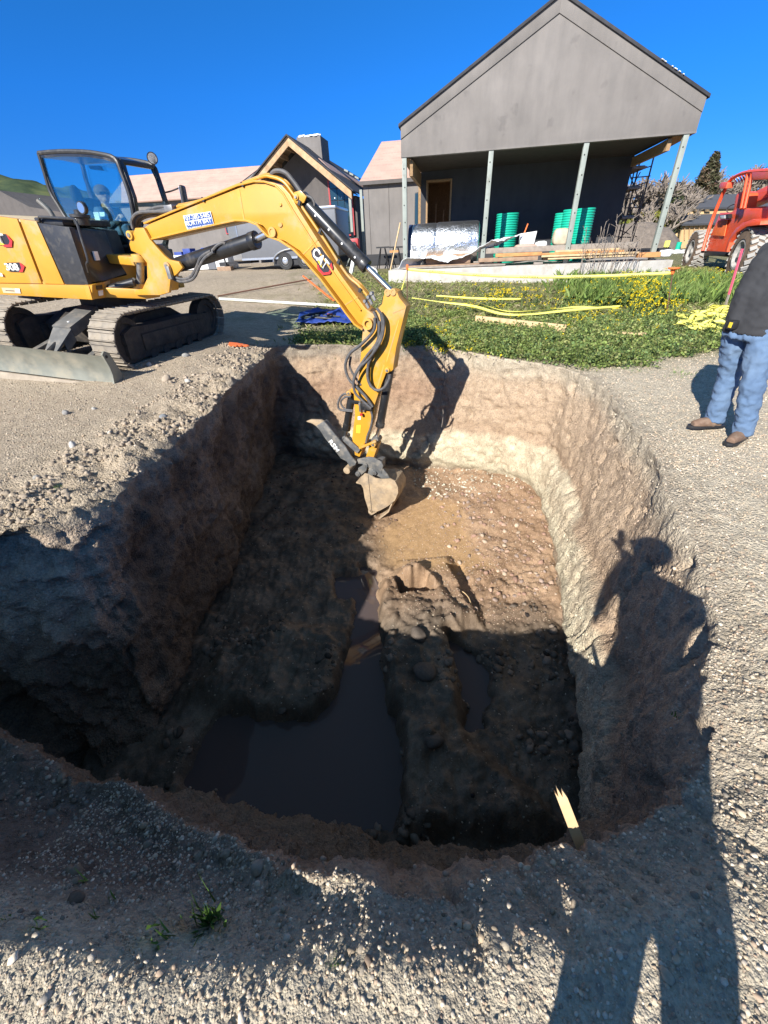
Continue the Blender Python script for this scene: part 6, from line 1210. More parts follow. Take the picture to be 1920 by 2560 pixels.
# the operator in the cab
hc = S(.05, .36, 2.32)
J = dict(head=hc, look=EH * .9 - EL * .35, chest=hc - UP * .30 - EH * .02, pelvis=S(.05, .36, 1.84), hipL=S(.1, .44, 1.80), hipR=S(.1, .28, 1.80), kneeL=S(.52, .47, 1.86), kneeR=S(.52, .24, 1.86), ankL=S(.62, .47, 1.50), ankR=S(.62, .24, 1.50), toe=EH, shL=hc - UP * .24 + EL * .19, shR=hc - UP * .24 - EL * .19, elL=hc - UP * .48 + EL * .2 + EH * .12, elR=hc - UP * .48 - EL * .22 + EH * .10, wrL=S(.42, .6, 1.98), wrR=S(.42, .16, 1.98), curl=.8)
op, opp = person('person', 'operator with cap and sunglasses seated inside the excavator cab', J, EH, ('skin', 'blue_shirt', 'denim', 'boot_leather', 'cap_brown'), wr=.004)
lk = J['look'].normalized(); m = MB(); r_ = lk.cross(UP).normalized(); m.prism([hc + lk * .1 + r_ * .075 + UP * .028, hc + lk * .115 - r_ * .0 + UP * .03, hc + lk * .1 - r_ * .075 + UP * .028, hc + lk * .1 - r_ * .07 - UP * .008, hc + lk * .118 - UP * .0, hc + lk * .1 + r_ * .07 - UP * .008], lk * .006); opp(m, 'sunglasses', 'phone_black')
# ------------------------------------------------------------------ hills and trees far off
s = NT('hill_scrub'); co = s.coord(); s.base(s.ramp(s.noise(co, .03, 8, .7), [(.35, (.035, .05, .04)), (.5, (.06, .085, .05)), (.65, (.12, .135, .06))])); s.b.inputs['Roughness'].default_value = 1; s.b.inputs['Specular IOR Level'].default_value = 0
az = np.linspace(R(-88), R(-8), 260); rr_ = np.linspace(330, 620, 60); AZ_, RR_ = np.meshgrid(az, rr_, indexing='ij'); hx, hy = np.sin(AZ_) * RR_, np.cos(AZ_) * RR_
t_ = (RR_ - 330) / 290; prof_ = np.sin(np.pi * np.clip(t_ * .62, 0, 1)); HP_ = np.c_[hx.ravel(), hy.ravel(), np.zeros(hx.size)]
hz = (prof_.ravel() * (68 - 20 * sstep(R(-42), R(-15), AZ_.ravel())) * (1 + .22 * fbm(HP_, .006, 4)) + 5 * fbm(HP_, .05, 3) * (t_.ravel() > .05)) ; hz = hz * 1.0 - 2
hills = np_mesh('hills', np.c_[HP_[:, :2], hz], grid_faces(260, 60)[:, ::-1], 'hill_scrub', smooth=True); tag(hills, kind='structure')
def leaf_attr_material(name, rough=.6, trans=.25):
    s = NT(name); at = s.add('Attribute', _attribute_name='soil').outputs['Color']; s.base(at); s.b.inputs['Roughness'].default_value = rough; s.b.inputs['Specular IOR Level'].default_value = .3
    tr_ = s.add('BsdfTranslucent'); s.link(at, tr_.inputs[0]); mx = s.add('MixShader'); mx.inputs[0].default_value = trans; s.link(s.b.outputs[0], mx.inputs[1]); s.link(tr_.outputs[0], mx.inputs[2]); s.link(mx.outputs[0], s.n['Material Output'].inputs['Surface'])
leaf_attr_material('foliage'); 
s = NT('stone'); at = s.add('Attribute', _attribute_name='soil').outputs['Color']; co = s.coord(); s.base(s.mix(1.0, at, s.ramp(s.noise(co, 45, 5, .7), [(.3, (.75, .75, .75)), (.7, (1.2, 1.2, 1.2))]), 'MULTIPLY')); s.b.inputs['Roughness'].default_value = .85; s.b.inputs['Specular IOR Level'].default_value = .25; s.bump(s.noise(co, 110, 4), .4, .004)
def cards(C_, size, col, up_bias=.0, asp=.5, seed=0, bend=.25):
    """leaf-shaped cards: centre, size, colour; returns V, F, attr"""
    r_ = np.random.default_rng(seed); n = len(C_); d = r_.normal(size=(n, 3)); d[:, 2] = np.abs(d[:, 2]) * .6 + up_bias; d /= np.linalg.norm(d, axis=1)[:, None]
    q = r_.normal(size=(n, 3)); s_ = np.cross(d, q); s_ /= np.linalg.norm(s_, axis=1)[:, None]; nn = np.cross(s_, d); size = np.broadcast_to(size, n)[:, None]
    V = np.stack([C_ - d * size * .5, C_ + s_ * size * asp * .5 + nn * size * bend * .2, C_ + d * size * .5 - nn * size * bend * .3, C_ - s_ * size * asp * .5 + nn * size * bend * .2], 1)
    F = np.arange(n * 4).reshape(n, 4); return V.reshape(-1, 3), F, np.repeat(col, 4, 0)
def blades(B_, h, w, col, lean=.5, seed=0):
    r_ = np.random.default_rng(seed); n = len(B_); a = r_.uniform(0, 2 * np.pi, n); s_ = np.c_[np.cos(a), np.sin(a), np.zeros(n)]; l = r_.normal(size=(n, 3)) * lean; l[:, 2] = 1; l /= np.linalg.norm(l, axis=1)[:, None]; h = np.broadcast_to(h, n)[:, None]; w = np.broadcast_to(w, n)[:, None]
    drop = np.array([0, 0, -1.0]) * h * .12; side = np.c_[l[:, :2], np.zeros(n)] * h * .5
    V = np.stack([B_ - s_ * w * .5, B_ + s_ * w * .5, B_ + l * h * .6 + s_ * w * .35, B_ + l * h + side + drop], 1); return V.reshape(-1, 3), np.arange(n * 4).reshape(n, 4), np.repeat(col, 4, 0)
def stuff(name, parts, mat, label=None, cat=None, parent=None, kind='stuff', smooth=False):
    V, F, A_, k = [], [], [], 0
    for v, f, a in parts: V.append(v); F.append(f + k); A_.append(a); k += len(v)
    o = np_mesh(name, np.concatenate(V), np.concatenate(F), mat, parent, smooth, np.concatenate(A_)); return tag(o, label, cat, kind=kind)
def jitter_col(c, n, amt, r_): return np.clip(np.array(c)[None] * (1 + r_.normal(size=(n, 1)) * amt + r_.normal(size=(n, 3)) * amt * .3), .005, 1)
# conifer
def tree_conifer(base, H_, W_, label):
    e = empty('conifer_tree', tuple(base), label, 'tree'); p = Par(e); m = MB(); m.tube([base, base + UP * H_ * .5, base + UP * H_ * .97], [.35, .22, .04], 8); p(m, 'trunk', 'bark')
    r_ = np.random.default_rng(5); C_, K = [], []
    for i in range(420):
        t = r_.uniform(.08, 1) ** .8; L_ = W_ * (1 - t) ** .75 * r_.uniform(.5, 1.1) + .15; a = r_.uniform(0, 6.28); n = int(26 + 60 * L_ / W_)
        u_ = r_.uniform(.12, 1, n) ** .7; P = np.array(base)[None] + np.c_[np.cos(a) * L_ * u_, np.sin(a) * L_ * u_, H_ * t - .22 * L_ * u_ + .12 * L_ * u_ ** 2] + r_.normal(size=(n, 3)) * .16 * (1.1 - u_[:, None] * .5); C_.append(P)
        K.append(jitter_col((.085, .085, .045) if r_.random() < .6 else (.15, .115, .07), n, .25, r_))
    P = np.concatenate(C_); o = stuff('crown', [cards(P, .38, np.concatenate(K), 0, .35, 3)], 'foliage', parent=e, kind=None); o.data.transform(p.inv); return e
q = Vector(aty(1727, 600, 60)); tree_conifer(Vector((q.x - .3, 60, -.5)), float(aty(1728, 388, 60)[2]) + .5, 3.1, 'tall dark conifer rising behind the sheathed barn and last porch post')
# bare winter trees: one built, the rest copied
def bare_tree(seed, H_):
    r_ = random.Random(seed); m = MB()
    def br(p, d, L_, r, k):
        q = p + d * L_; mid = (p + q) / 2 + Vector((r_.uniform(-1, 1), r_.uniform(-1, 1), 0)) * L_ * .07; m.tube([p, mid, q], [r, r * .85, r * .68], 4 if k > 1 else 6, cap=False)
        if k >= 6: return
        for i in range(3 if k < 5 else 2): 
            v = Vector((r_.gauss(0, 1), r_.gauss(0, 1), r_.gauss(0, .5))); nd = (d * 1.25 + v * .62 + UP * .12).normalized(); br(q if i else p + d * L_ * .8, nd, L_ * r_.uniform(.62, .84), r * .73, k + 1)
    br(Vector((0, 0, 0)), UP, H_ * .2, H_ * .026, 0); return m
simple('twig', (.24, .20, .165), .9, var=.2)
protos = [bare_tree(s_, 7).build('crown', 'twig', None, 0, False, fix=False).data for s_ in (3, 9)]
for o in [o for o in COL.objects if o.data in protos]: bpy.data.objects.remove(o)
labs = ['bare winter tree right beside the scaffold tower', 'bare grey tree between the scaffold and the last post', 'pale bare tree just left of the last porch post', 'bushy bare tree low behind the earth mound', 'bare tree showing between last post and conifer', 'bare tree right of the conifer above the barn roof', 'bare tree above the barn roof beside the telehandler cab', 'reddish bare tree tip over the telehandler roof', 'farthest right bare tree above the telehandler', 'slim bare tree behind the scaffold planks']
for k, (x, ytop, Y) in enumerate(((1608, 440, 42), (1640, 432, 40), (1672, 440, 44), (1655, 500, 36), (1712, 455, 48), (1765, 440, 66), (1790, 432, 66), (1850, 412, 70), (1905, 408, 70), (1590, 470, 44))):
    q = aty(x, ytop, Y); e = empty('bare_tree', (q[0], Y, -.5), labs[k], 'tree', 'bare trees beyond the building site'); s_ = (q[2] + .5) / max(v.co.z for v in protos[k % 2].vertices); o = bpy.data.objects.new('crown', protos[k % 2]); COL.objects.link(o); o.parent = e; o.scale = (s_ * 1.1, s_ * 1.1, s_); o.rotation_euler = (0, 0, k * 1.7)
    m = MB(); m.cyl((0, 0, 0), (0, 0, 1.3 * s_), .13 * s_, 8, .11 * s_); m.build('trunk', 'bark', e)
r_ = np.random.default_rng(8)
def bush(px_, py_, Y, rx, rz, col, name, label, n=2600):
    c = np.array(aty(px_, py_, Y)); d = r_.normal(size=(n, 3)); d /= np.linalg.norm(d, axis=1)[:, None]; d *= r_.uniform(.55, 1.05, n)[:, None] * (1 + .3 * fbm(d * 2 + px_, 1, 3))[:, None]; P = c[None] + d * np.array([rx, rx, rz]); e = empty(name, tuple(c), label, 'bush'); o = stuff('foliage', [cards(P, .3, jitter_col(col, n, .3, r_), 0, .6, 5)], 'foliage', parent=e, kind=None); o.data.transform(Par(e).inv)
bush(1620, 560, 38, 1.6, .8, (.20, .20, .04), 'yellow_bush', 'yellowish green bush low behind the scaffold foot'); bush(1665, 540, 41, 1.0, 2.0, (.10, .11, .05), 'ivy_bush', 'olive green ivy covered bush left of the last post'); bush(1600, 575, 41, 2.2, 1.3, (.13, .13, .07), 'grey_bush', 'grey green bush mass behind the earth mound', 3500)
# earth mound and building debris in the middle distance
mu, mv = np.meshgrid(np.linspace(-1, 1, 50), np.linspace(-1, 1, 40), indexing='ij'); c_ = aty(1565, 640, 30); mp3 = np.c_[c_[0] + mu.ravel() * 2.7, 30 + mv.ravel() * 3, np.zeros(mu.size)]; mh = 1.95 * np.clip(1.05 - (np.abs(mu.ravel()) ** 3 + mv.ravel() ** 2), 0, 1) ** .5 * (1 + .12 * fbm(mp3, .5, 4)) + .2 * fbm(mp3, 2, 3) + .2
o = np_mesh('earth_mound', np.c_[mp3[:, :2], mh], grid_faces(50, 40), 'mound_earth', smooth=True); tag(o, 'long brown heap of excavated earth behind the scaffold', 'earth heap')
simple('tarp_white', (.6, .6, .6), .6)
for k in range(7):
    q = Vector(aty(1655 + k * 9, 632 + (k % 2) * 4, 26)); m = MB(); m.ball((0, 0, 0), .3, 10, 7, (1, .8, .55)); o = thing1(m, 'sand_bag', 'tarp_white', ('first', 'second', 'third', 'fourth', 'fifth', 'sixth', 'last')[k] + ' white sack, counted from the last porch post towards the far tyre', 'sack', 'white sacks beyond the slab'); o.location = q
m = MB(); a = Vector(aty(1667, 612, 27)); 
for sx in (-1, 1): m.bar(a, a + Vector((sx * .35, 0, -.75)), .04, .03)
m.box(a + UP * .05, (.25, .1, .3)); thing1(m, 'yellow_stand', 'tape_yellow', 'small yellow a-frame stand among the debris beyond the last post', 'stand')
m = MB(); a = Vector(aty(1695, 618, 27)); m.cyl(a - UP * .3, a + UP * .25, .13, 14); thing1(m, 'blue_canister', 'coil_green', 'small pale blue canister beside the far telehandler tyre', 'canister')
# ------------------------------------------------------------------ scatter on the real ground mesh
from mathutils.bvhtree import BVHTree
dg = bpy.context.evaluated_depsgraph_get(); bvh = BVHTree.FromObject(ground, dg); bvf = BVHTree.FromObject(pf, dg); DN = Vector((0, 0, -1))
rimpoly = [tuple(q) for q in rimtop[::6]]
def drop(P, tree=None, rimtest=True, zmin=-9):
    tree = tree or bvh; out = []; sd = poly_sd(P[:, 0], P[:, 1], rimpoly) if rimtest else np.ones(len(P))
    for (x, y), s_ in zip(P, sd):
        if rimtest and s_ < -.02: continue
        h = tree.ray_cast(Vector((x, y, 4.0)), DN)
        if h[0] is not None and h[0].z > zmin: out.append(h[0][:])
    return np.array(out) if out else np.zeros((0, 3))
ICO = None
bm = bmesh.new(); bmesh.ops.create_icosphere(bm, subdivisions=1, radius=1); ICO_V = np.array([v.co[:] for v in bm.verts]); ICO_F = np.array([[v.index for v in f.verts] for f in bm.faces]); bm.free()
bm = bmesh.new(); bmesh.ops.create_icosphere(bm, subdivisions=2, radius=1); ICO2_V = np.array([v.co[:] for v in bm.verts]); ICO2_F = np.array([[v.index for v in f.verts] for f in bm.faces]); bm.free()
def rocks(P, size, cols, seed=0, flat=.62, rough=.16, fine=False, sink=.25, nrm_=None):
    r_ = np.random.default_rng(seed); n = len(P); TV, TF = (ICO2_V, ICO2_F) if fine else (ICO_V, ICO_F); a = r_.uniform(0, 2 * np.pi, n); b = r_.normal(size=n) * .35; ca, sa, cb, sb = np.cos(a), np.sin(a), np.cos(b), np.sin(b)
    sc_ = np.c_[np.ones(n), r_.uniform(.6, .95, n), r_.uniform(flat * .7, flat * 1.25, n)] * np.broadcast_to(size, n)[:, None]
    V = TV[None] * (1 + r_.normal(size=(n, len(TV), 1)) * rough) * sc_[:, None, :]
    x = V[..., 0] * cb[:, None] + V[..., 2] * sb[:, None]; z = -V[..., 0] * sb[:, None] + V[..., 2] * cb[:, None]; y = V[..., 1]
    V = np.stack([x * ca[:, None] - y * sa[:, None], x * sa[:, None] + y * ca[:, None], z], -1) + P[:, None, :]; V[..., 2] += (sc_[:, 2] * (1 - 2 * sink))[:, None] * .5
    F = (TF[None] + (np.arange(n) * len(TV))[:, None, None]).reshape(-1, 3); return V.reshape(-1, 3), F, np.repeat(cols, len(TV), 0)
def scatter(n, x0, x1, y0, y1): return np.c_[rng.uniform(x0, x1, n), rng.uniform(y0, y1, n)]
PAL = np.array([[.42, .40, .36], [.34, .33, .31], [.52, .50, .45], [.30, .27, .23], [.26, .27, .28], [.46, .38, .29], [.62, .60, .56], [.36, .31, .25], [.30, .22, .18]])
def pal(n, p=None, mul=1.0): i = rng.choice(len(PAL), n, p=p); return np.clip((PAL[i] * .6 + np.array([.40, .37, .32]) * .4) * np.array([1.16, 1.04, .90]) * mul * (1 + rng.normal(size=(n, 1)) * .14), .02, .85)
def sizes(n, lo, hi, k=2.2): return lo + (hi - lo) * rng.random(n) ** k
# foreground gravel
P = drop(scatter(30000, -1.5, 2.4, .0, 1.25)); n = len(P); parts = [rocks(P, sizes(n, .0022, .0085, 2.4), pal(n), 1)]
P = drop(scatter(340, -1.5, 2.4, .0, 1.3)); n = len(P); parts.append(rocks(P, sizes(n, .007, .016, 2.4), pal(n), 2, fine=True, sink=.35))
P = drop(scatter(16000, 1.0, 3.6, 1.0, 3.6)); n = len(P); parts.append(rocks(P, sizes(n, .003, .0095, 2.6), pal(n), 3))
P = drop(scatter(14000, 2.0, 6.5, 2.8, 7.0)); n = len(P); parts.append(rocks(P, sizes(n, .004, .013, 2.6), pal(n), 4))
stuff('gravel', parts, 'stone', smooth=False)
# clods and stones on the left bank and the near-left slope
parts = []
def near_rim(P, d0): 
    sd = poly_sd(P[:, 0], P[:, 1], rimpoly); return P[(sd > 0) & (sd < d0)]
P = near_rim(scatter(14000, -4, -1.6, 2.0, 8.5), .95); P = P[fbm(np.c_[P, np.zeros(len(P))], 1.6, 3) > .02][:3400]; P = drop(P); n = len(P); cl = np.clip(np.array([.33, .27, .205])[None] * (1 + rng.normal(size=(n, 1)) * .16), .05, .7); parts.append(rocks(P, sizes(n, .005, .034, 3.6), cl, 5, .75, .26, True, .4))
P = drop(scatter(9000, -7, -2.0, 2.3, 9)); n = len(P); parts.append(rocks(P, sizes(n, .004, .017, 3), pal(n, mul=.9), 6))
P = drop(scatter(7000, -3.6, 0.2, .25, 2.0)); P = P[P[:, 2] < -.06]; n = len(P); parts.append(rocks(P, sizes(n, .003, .012, 3), pal(n, mul=.5), 7)); 
P = drop(scatter(330, -3.4, 0.0, .4, 2.0)); P = P[P[:, 2] < -.1]; n = len(P); parts.append(rocks(P, sizes(n, .008, .032, 2.8), pal(n, mul=.5), 8, .7, .14, True, .35))
P = near_rim(scatter(9000, -3.3, 2.2, .2, 2.2), .22); P = drop(P); n = len(P); parts.append(rocks(P, sizes(n, .003, .015, 2.6), pal(n, mul=.7), 9, fine=False))
stuff('soil_clods', parts, 'stone', smooth=False)
# rubble on the pit floor
parts = []; REDC = np.array([[.30, .19, .145], [.36, .25, .19], [.26, .20, .17], [.42, .33, .25]])
def redc(n, mul=1.0): return np.clip(REDC[rng.choice(4, n)] * mul * (1 + rng.normal(size=(n, 1)) * .12), .02, .8)
P = drop(scatter(800, .6, 2.6, 3.6, 6.2), bvf, False); P = P[P[:, 0] > .9 + .5 * (P[:, 1] > 5.5) * 0]; n = len(P); parts.append(rocks(P, sizes(n, .006, .05, 3.4), redc(n), 11, .7, .10, True, .5))
P = drop(scatter(9000, .2, 2.9, 3.2, 7.2), bvf, False); n = len(P); parts.append(rocks(P, sizes(n, .003, .010, 3), redc(n, 1.35), 12))
P = drop(scatter(700, .6, 2.9, 6.0, 7.2), bvf, False); n = len(P); parts.append(rocks(P, sizes(n, .006, .03, 3), np.clip(np.array([[.5, .46, .37]]) * (1 + rng.normal(size=(n, 1)) * .15), 0, .8), 13, fine=True))
P = drop(scatter(5200, -2.2, 2.0, 1.0, 5.0), bvf, False); P = P[(P[:, 2] > WZ + .005) & (fbm(P * np.array([1, 1, 0]), 1.4, 3) > .06) & (P[:, 1] < 3.5)]; n = len(P); parts.append(rocks(P, sizes(n, .007, .058, 3.6), np.clip(np.array([[.15, .12, .095]]) * (1 + rng.normal(size=(n, 1)) * .35), .02, .5), 14, .72, .14, True, .45))  # stones darkened to go with the shaded part of the floor
P = drop(scatter(2400, -2.2, 2.0, 1.0, 5.0), bvf, False); P = P[P[:, 2] > WZ + .005]; n = len(P); parts.append(rocks(P, sizes(n, .003, .013, 2), pal(n, mul=.8), 15))
P = drop(scatter(700, -2.2, .2, 5.0, 8.0), bvf, False); n = len(P); parts.append(rocks(P, sizes(n, .008, .035, 3), redc(n, .5), 16, fine=True))
stuff('rubble', parts, 'stone', smooth=True)
# pebbles in the walls
Wv = wallP.reshape(-1, 3); sel = rng.choice(len(Wv), 9000, p=(lambda w: w / w.sum())(np.clip(np.linalg.norm(Wv - CAM, axis=1), 1, 9) ** .5)); P = Wv[sel]; P = P[P[:, 2] < -.06]; n = len(P); wc = cw[sel][Wv[sel][:, 2] < -.06] * rng.uniform(.8, 1.6, (n, 1)); dz = sizes(n, .003, .015, 3.2)
stuff('wall_pebbles', [rocks(P, dz, np.clip(wc, .02, .75), 21, .9, .12, False, .5)], 'stone', smooth=True)
# single stones one can point at
def stone(x, y, r, label, col, seed, tree='g'):
    g_ = gnd(x, y); h = bvh.ray_cast(Vector((g_.x, g_.y, 4)), DN); p = np.array([h[0][:]]) if h[0] is not None else np.array([g_[:]])
    V, F, A_ = rocks(p, np.array([r]), np.array([col]), seed, .75, .08, True, .25); o = np_mesh('stone', V, F, 'stone', smooth=True, attr=A_); md = o.modifiers.new('s', 'SUBSURF'); md.levels = 1; md.render_levels = 1; return tag(o, label, 'stone', 'loose stones on the left bank')
for k, (x, y, r, lab) in enumerate(((186, 1120, .055, 'large pale stone on the left bank nearest the pit shadow'), (165, 1034, .05, 'grey stone alone in the middle of the left bank'), (236, 1022, .035, 'small stone just right of the lone grey stone on the bank'), (417, 952, .08, 'big tan stone lump at the pit rim below the blade tip'), (470, 955, .06, 'sharp pale stone casting a shadow at the left rim'), (466, 892, .07, 'rounded grey stone beside the right track'), (372, 912, .06, 'pale stone just in front of the track end'), (395, 915, .05, 'flat pale stone between the track and the round grey stone'), (95, 1200, .035, 'small round stone at the far left above the shadow'), (412, 1053, .05, 'dark stone on the left rim crest'), (283, 1102, .03, 'tiny pale stone on the left bank crest'))):
    stone(x, y, r, lab, PAL[[6, 1, 2, 5, 2, 1, 2, 5, 0, 4, 6][k]] * .8, 60 + k)
for k, (x, y, r, lab) in enumerate(((1045, 1615, .11, 'large dark rock on the shaded rubble bank, highest of the three'), (1062, 1700, .13, 'largest dark rock on the shaded rubble bank beside the puddles'), (1085, 1880, .10, 'lowest large dark rock on the shaded rubble bank'), (705, 1775, .055, 'rounded cobble at the water edge of the left mud heap'), (735, 1790, .05, 'second cobble at the water edge right of the rounded one'), (1380, 1450, .05, 'pale round cobble on the sunlit floor near the white band'), (1190, 1525, .035, 'reddish cobble at the lower end of the floor hollow'))):
    p = np.array([atz(x, y, -2.2)]); hh_ = bvf.ray_cast(Vector((p[0][0], p[0][1], 3)), DN); p = np.array([hh_[0][:]]); V, F, A_ = rocks(p, np.array([r]), np.array([[.11, .09, .075]] if k < 5 else [[.40, .29, .22]]), 90 + k, .75, .12, True, .4); o = np_mesh('stone', V, F, 'stone', smooth=True, attr=A_); md = o.modifiers.new('s', 'SUBSURF'); md.levels = md.render_levels = 1; tag(o, lab, 'stone', 'rocks on the pit floor')
# ------------------------------------------------------------------ plants
GR = [(.16, .22, .06), (.20, .26, .07), (.26, .28, .10), (.11, .17, .06)]
def veg_mask(P): return fbm(np.c_[P, np.zeros(len(P))], .9, 3)
parts = []; r_ = np.random.default_rng(77)
# leafy weeds along the far rim
P = scatter(19000, -1.9, 7.5, 5.3, 11.5); sd = poly_sd(P[:, 0], P[:, 1], rimpoly); mk = veg_mask(P)
edge = 7.35 - .16 * np.clip(P[:, 0], -2, 7) - .9 * np.exp(-((P[:, 0] - 3.3) / 1.2) ** 2) + .75 * fbm(np.c_[P * 1.0, np.zeros(len(P))], 1.1, 3)
keep = (sd > .0) & ((P[:, 1] > edge) | ((sd < .35) & (P[:, 0] > -1.4) & (P[:, 0] < 2.0))) & (P[:, 0] > -1.7 + .3 * mk) & (mk + .25 - .12 * np.clip(P[:, 1] - 8.3, 0, 3) > .02); keep &= ~((P[:, 0] < .2) & (P[:, 1] > 9.6)); P = P[keep][:5200]; P = drop(P)
for i, p in enumerate(P):
    pass
n = len(P); hgt = (.04 + .13 * r_.random(n) ** 1.6) * (1.3 - .25 * np.clip(P[:, 1] - 8, 0, 2)); NL = 16
C_ = np.repeat(P, NL, 0) + np.c_[r_.normal(size=(n * NL, 2)) * .055, np.zeros(n * NL)]; C_[:, 2] += np.repeat(hgt, NL) * r_.random(n * NL) ** .7 * 1.2; cc = np.array(GR)[r_.integers(0, 4, n)] * (1 + .25 * r_.normal(size=(n, 1))); cc = np.clip(np.repeat(cc, NL, 0) * (1 + .2 * r_.normal(size=(n * NL, 1))), .01, .5)
parts.append(cards(C_, .028 + .032 * r_.random(n * NL), cc, .1, .62, 9)); print('weeds', n)
stuff('leafy_weeds', parts, 'foliage')
parts = []
P = scatter(60000, -4.5, 13, 7.2, 16.5); mk = veg_mask(P); m2 = fbm(np.c_[P, np.zeros(len(P))], 2.3, 3); dens = sstep(-2.5, .3, P[:, 0] + mk) * (.35 + .65 * sstep(-.25, .15, m2)) * (1 - .55 * sstep(10, 13, P[:, 1]) * (P[:, 0] < 6.5)); keep = (rng.random(len(P)) < dens) & ~((P[:, 1] < 8.6) & (P[:, 0] < -1.2)) & (P[:, 1] > 7.6 - .2 * P[:, 0]) & (P[:, 0] < P[:, 1] * 1.0 + 1); P = P[keep]; P = drop(P); n = len(P)
cc = np.array([(.21, .26, .06), (.27, .29, .09), (.37, .33, .18), (.16, .21, .055)])[r_.integers(0, 4, n)] * (1 + .2 * r_.normal(size=(n, 1))); parts.append(blades(P, .05 + .11 * r_.random(n) ** 1.5, .014, np.clip(cc, .01, .5), .6, 4)); parts.append(blades(P + np.c_[r_.normal(size=(n, 2)) * .05, np.zeros(n)], .04 + .09 * r_.random(n), .013, np.clip(cc * .9, .01, .5), .7, 6)); print('grass', n)
# tall grass in front of the right end of the slab
P = scatter(16000, 4.2, 11.5, 10.8, 14.6); wv_ = P @ np.array([BW.x, BW.y]); dv_ = P @ np.array([BN.x, BN.y]); k_ = sstep(2.2, 4.2, wv_) * sstep(11.6, 12.6, dv_) * sstep(15.2, 14.4, dv_) * (1 - .9 * sstep(7.2, 8.6, wv_)); keep = rng.random(len(P)) < k_; P = drop(P[keep]); n = len(P); cc = np.array([(.16, .24, .055), (.21, .28, .08), (.10, .16, .04)])[r_.integers(0, 3, n)]; parts.append(blades(P, (.16 + .34 * r_.random(n)), .014, np.clip(cc * (1 + .2 * r_.normal(size=(n, 1))), .01, .5), .22, 7))
stuff('grass', parts, 'foliage')
# yellow mustard flowers and their stems
parts = []; fl = []
def mustard(cx, cy, sx, sy, n, hh):
    B_ = []
    for k in range(n):
        x, y = rng.normal(cx, sx), rng.normal(cy, sy); g_ = gnd(x, y); B_.append(g_[:])
    B_ = np.array(B_); h = hh * rng.uniform(.5, 1.1, n); parts.append(blades(B_, h, .012, np.tile([[.13, .19, .05]], (n, 1)), .10, int(cx))); 
    for j in range(3):
        C_ = B_ + np.c_[rng.normal(size=(n, 2)) * .05 * (1 + j), h * (.98 - .10 * j * rng.random(n))]; C2 = np.repeat(C_, 5, 0) + rng.normal(size=(n * 5, 3)) * .016; fl.append(cards(C2, .026, np.tile([[.80, .62, .015]], (n * 5, 1)) * rng.uniform(.8, 1.1, (n * 5, 1)), .3, .9, int(cx + j)))
    C_ = np.repeat(B_, 8, 0) + np.c_[rng.normal(size=(n * 8, 2)) * .05, np.repeat(h, 8) * rng.uniform(.1, .7, n * 8)]; parts.append(cards(C_, .06, np.tile([[.09, .14, .05]], (n * 8, 1)), .2, .45, int(cy)))
mustard(1600, 775, 28, 12, 60, .6); mustard(1570, 740, 40, 10, 36, .45); mustard(1640, 800, 40, 12, 36, .4); mustard(1230, 745, 55, 10, 32, .22); mustard(1330, 740, 70, 12, 28, .2); mustard(1120, 860, 80, 15, 30, .1); mustard(1800, 720, 45, 18, 45, .3); mustard(1190, 775, 60, 10, 30, .3); mustard(1060, 830, 40, 15, 20, .1); mustard(1450, 800, 120, 25, 45, .18)
stuff('mustard_stems', parts, 'foliage'); stuff('mustard_flowers', fl, 'foliage')
# dry weeds by the slab
e = empty('dry_weed', tuple(B(4.3, 14.4, .7)), 'clump of tall grey dry weeds standing in front of the slab', 'plant'); p_ = Par(e); m = MB(); rr_ = random.Random(3)
for k in range(26):
    w = rr_.uniform(3.3, 4.9); b = B(w, 14.45 - .3 * rr_.random(), .6); t = b + Vector((rr_.uniform(-.15, .35), rr_.uniform(-.2, .2), rr_.uniform(.7, 1.5))); m.tube([b, (b + t) / 2 + Vector((.03, 0, 0)), t], .007, 4)
    for j in range(4): c = b + (t - b) * rr_.uniform(.5, 1); m.tube([c, c + Vector((rr_.uniform(-.15, .15), rr_.uniform(-.1, .1), rr_.uniform(.03, .15)))], .006, 3)
p_(m, 'stalks', 'twig')
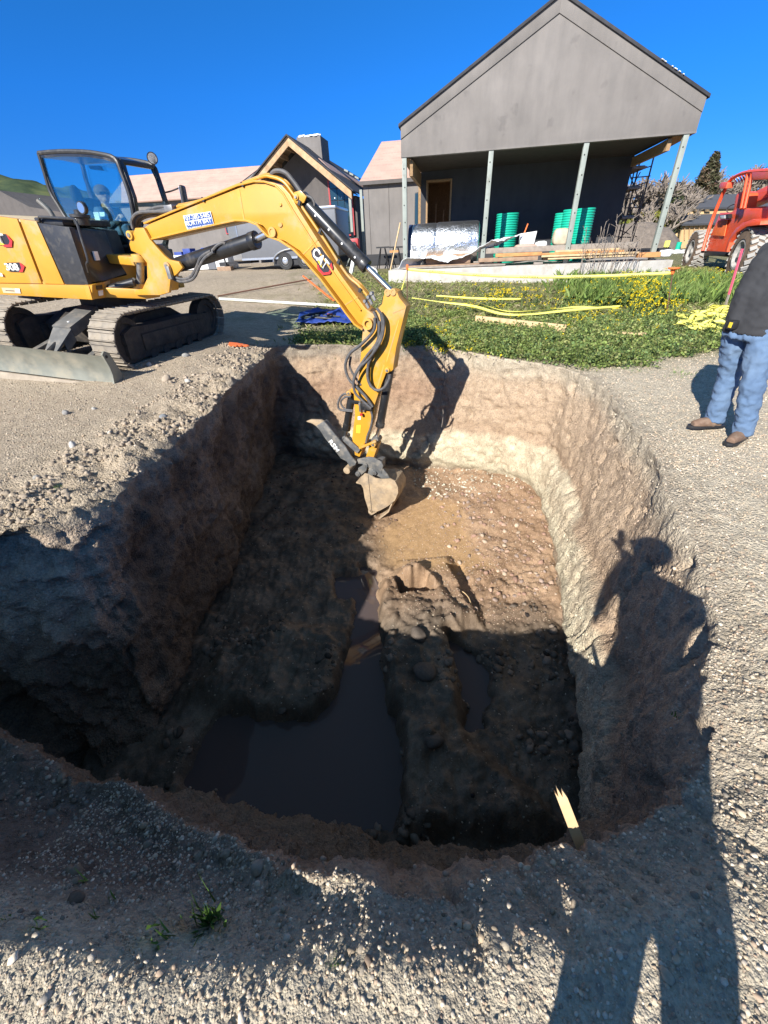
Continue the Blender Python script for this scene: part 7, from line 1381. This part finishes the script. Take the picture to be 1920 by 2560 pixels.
# grass tuft and seedlings on the near-left slope
def tuft(x, y, z, n, h, label, seed, sp=.02):
    c = Vector(atz(x, y, z)); hh_ = bvh.ray_cast(Vector((c.x, c.y, 3)), DN); c = hh_[0] if hh_[0] is not None else c
    r2 = np.random.default_rng(seed); B_ = np.array(c[:])[None] + np.c_[r2.normal(size=(n, 2)) * sp, np.zeros(n)]; a = blades(B_, h * (.4 + .6 * r2.random(n)), .006, np.tile([[.13, .24, .05]], (n, 1)) * r2.uniform(.6, 1.1, (n, 1)), .13, seed); o = np_mesh('grass_tuft', a[0], a[1], 'foliage', attr=a[2]); tag(o, label, 'grass tuft'); o['kind'] = 'stuff' if n > 64 or n < 11 else ''
    if 11 <= n <= 64: del o['kind']
tuft(520, 2290, -.12, 60, .15, 'bright green grass tuft on the near shaded slope', 1, .022); tuft(385, 2330, -.05, 14, .10, 'thin faint grass tuft left of the bright tuft', 2, .03); tuft(838, 2400, .0, 14, .022, 'tiny green sprout on the sunlit near gravel', 3, .012); tuft(118, 2330, -.08, 10, .05, 'small pale leafed seedling on the shaded slope near left', 4, .012); tuft(185, 2180, -.2, 4, .11, 'single bent grass blade catching the sun at left', 5, .006); tuft(275, 2250, -.2, 3, .08, 'lone slim grass blade right of the bent one', 6, .004); tuft(240, 2290, -.12, 3, .08, 'pair of grass blades low on the near left slope', 7, .005); tuft(12, 2290, -.02, 4, .06, 'few grass blades at the left edge beside the sunlit patch', 8, .01); tuft(1770, 1690, -.03, 10, .03, 'little green sprout on the gravel right of the shadow', 9, .012); tuft(150, 1225, 0, 12, .06, 'small green sprout on the left bank by the dark hollow', 10, .02)
tuft(1580, 925, 0, 70, .04, 'low green weed patch on the gravel near the far right rim', 11, .12); tuft(1700, 935, 0, 70, .05, 'small weed patch on the gravel left of the man', 12, .12)
# roots hanging in the pit wall
for k, (pts, lab) in enumerate((([(1108, 885), (1112, 940), (1100, 985), (1108, 1030), (1104, 1068)], 'dark dangling root on the far pit wall'), ([(1145, 1478), (1160, 1486), (1172, 1500), (1178, 1520)], 'pale curved root inside the floor hollow'))):
    m = MB(); m.tube([Vector(aty(x, y, 7.35 - .15 * j)) if k == 0 else Vector(atz(x, y, -2.2)) + UP * .03 for j, (x, y) in enumerate(pts)], .006, 5, 4); thing1(m, 'root', 'bark' if k == 0 else 'plank_pale', lab, 'root')
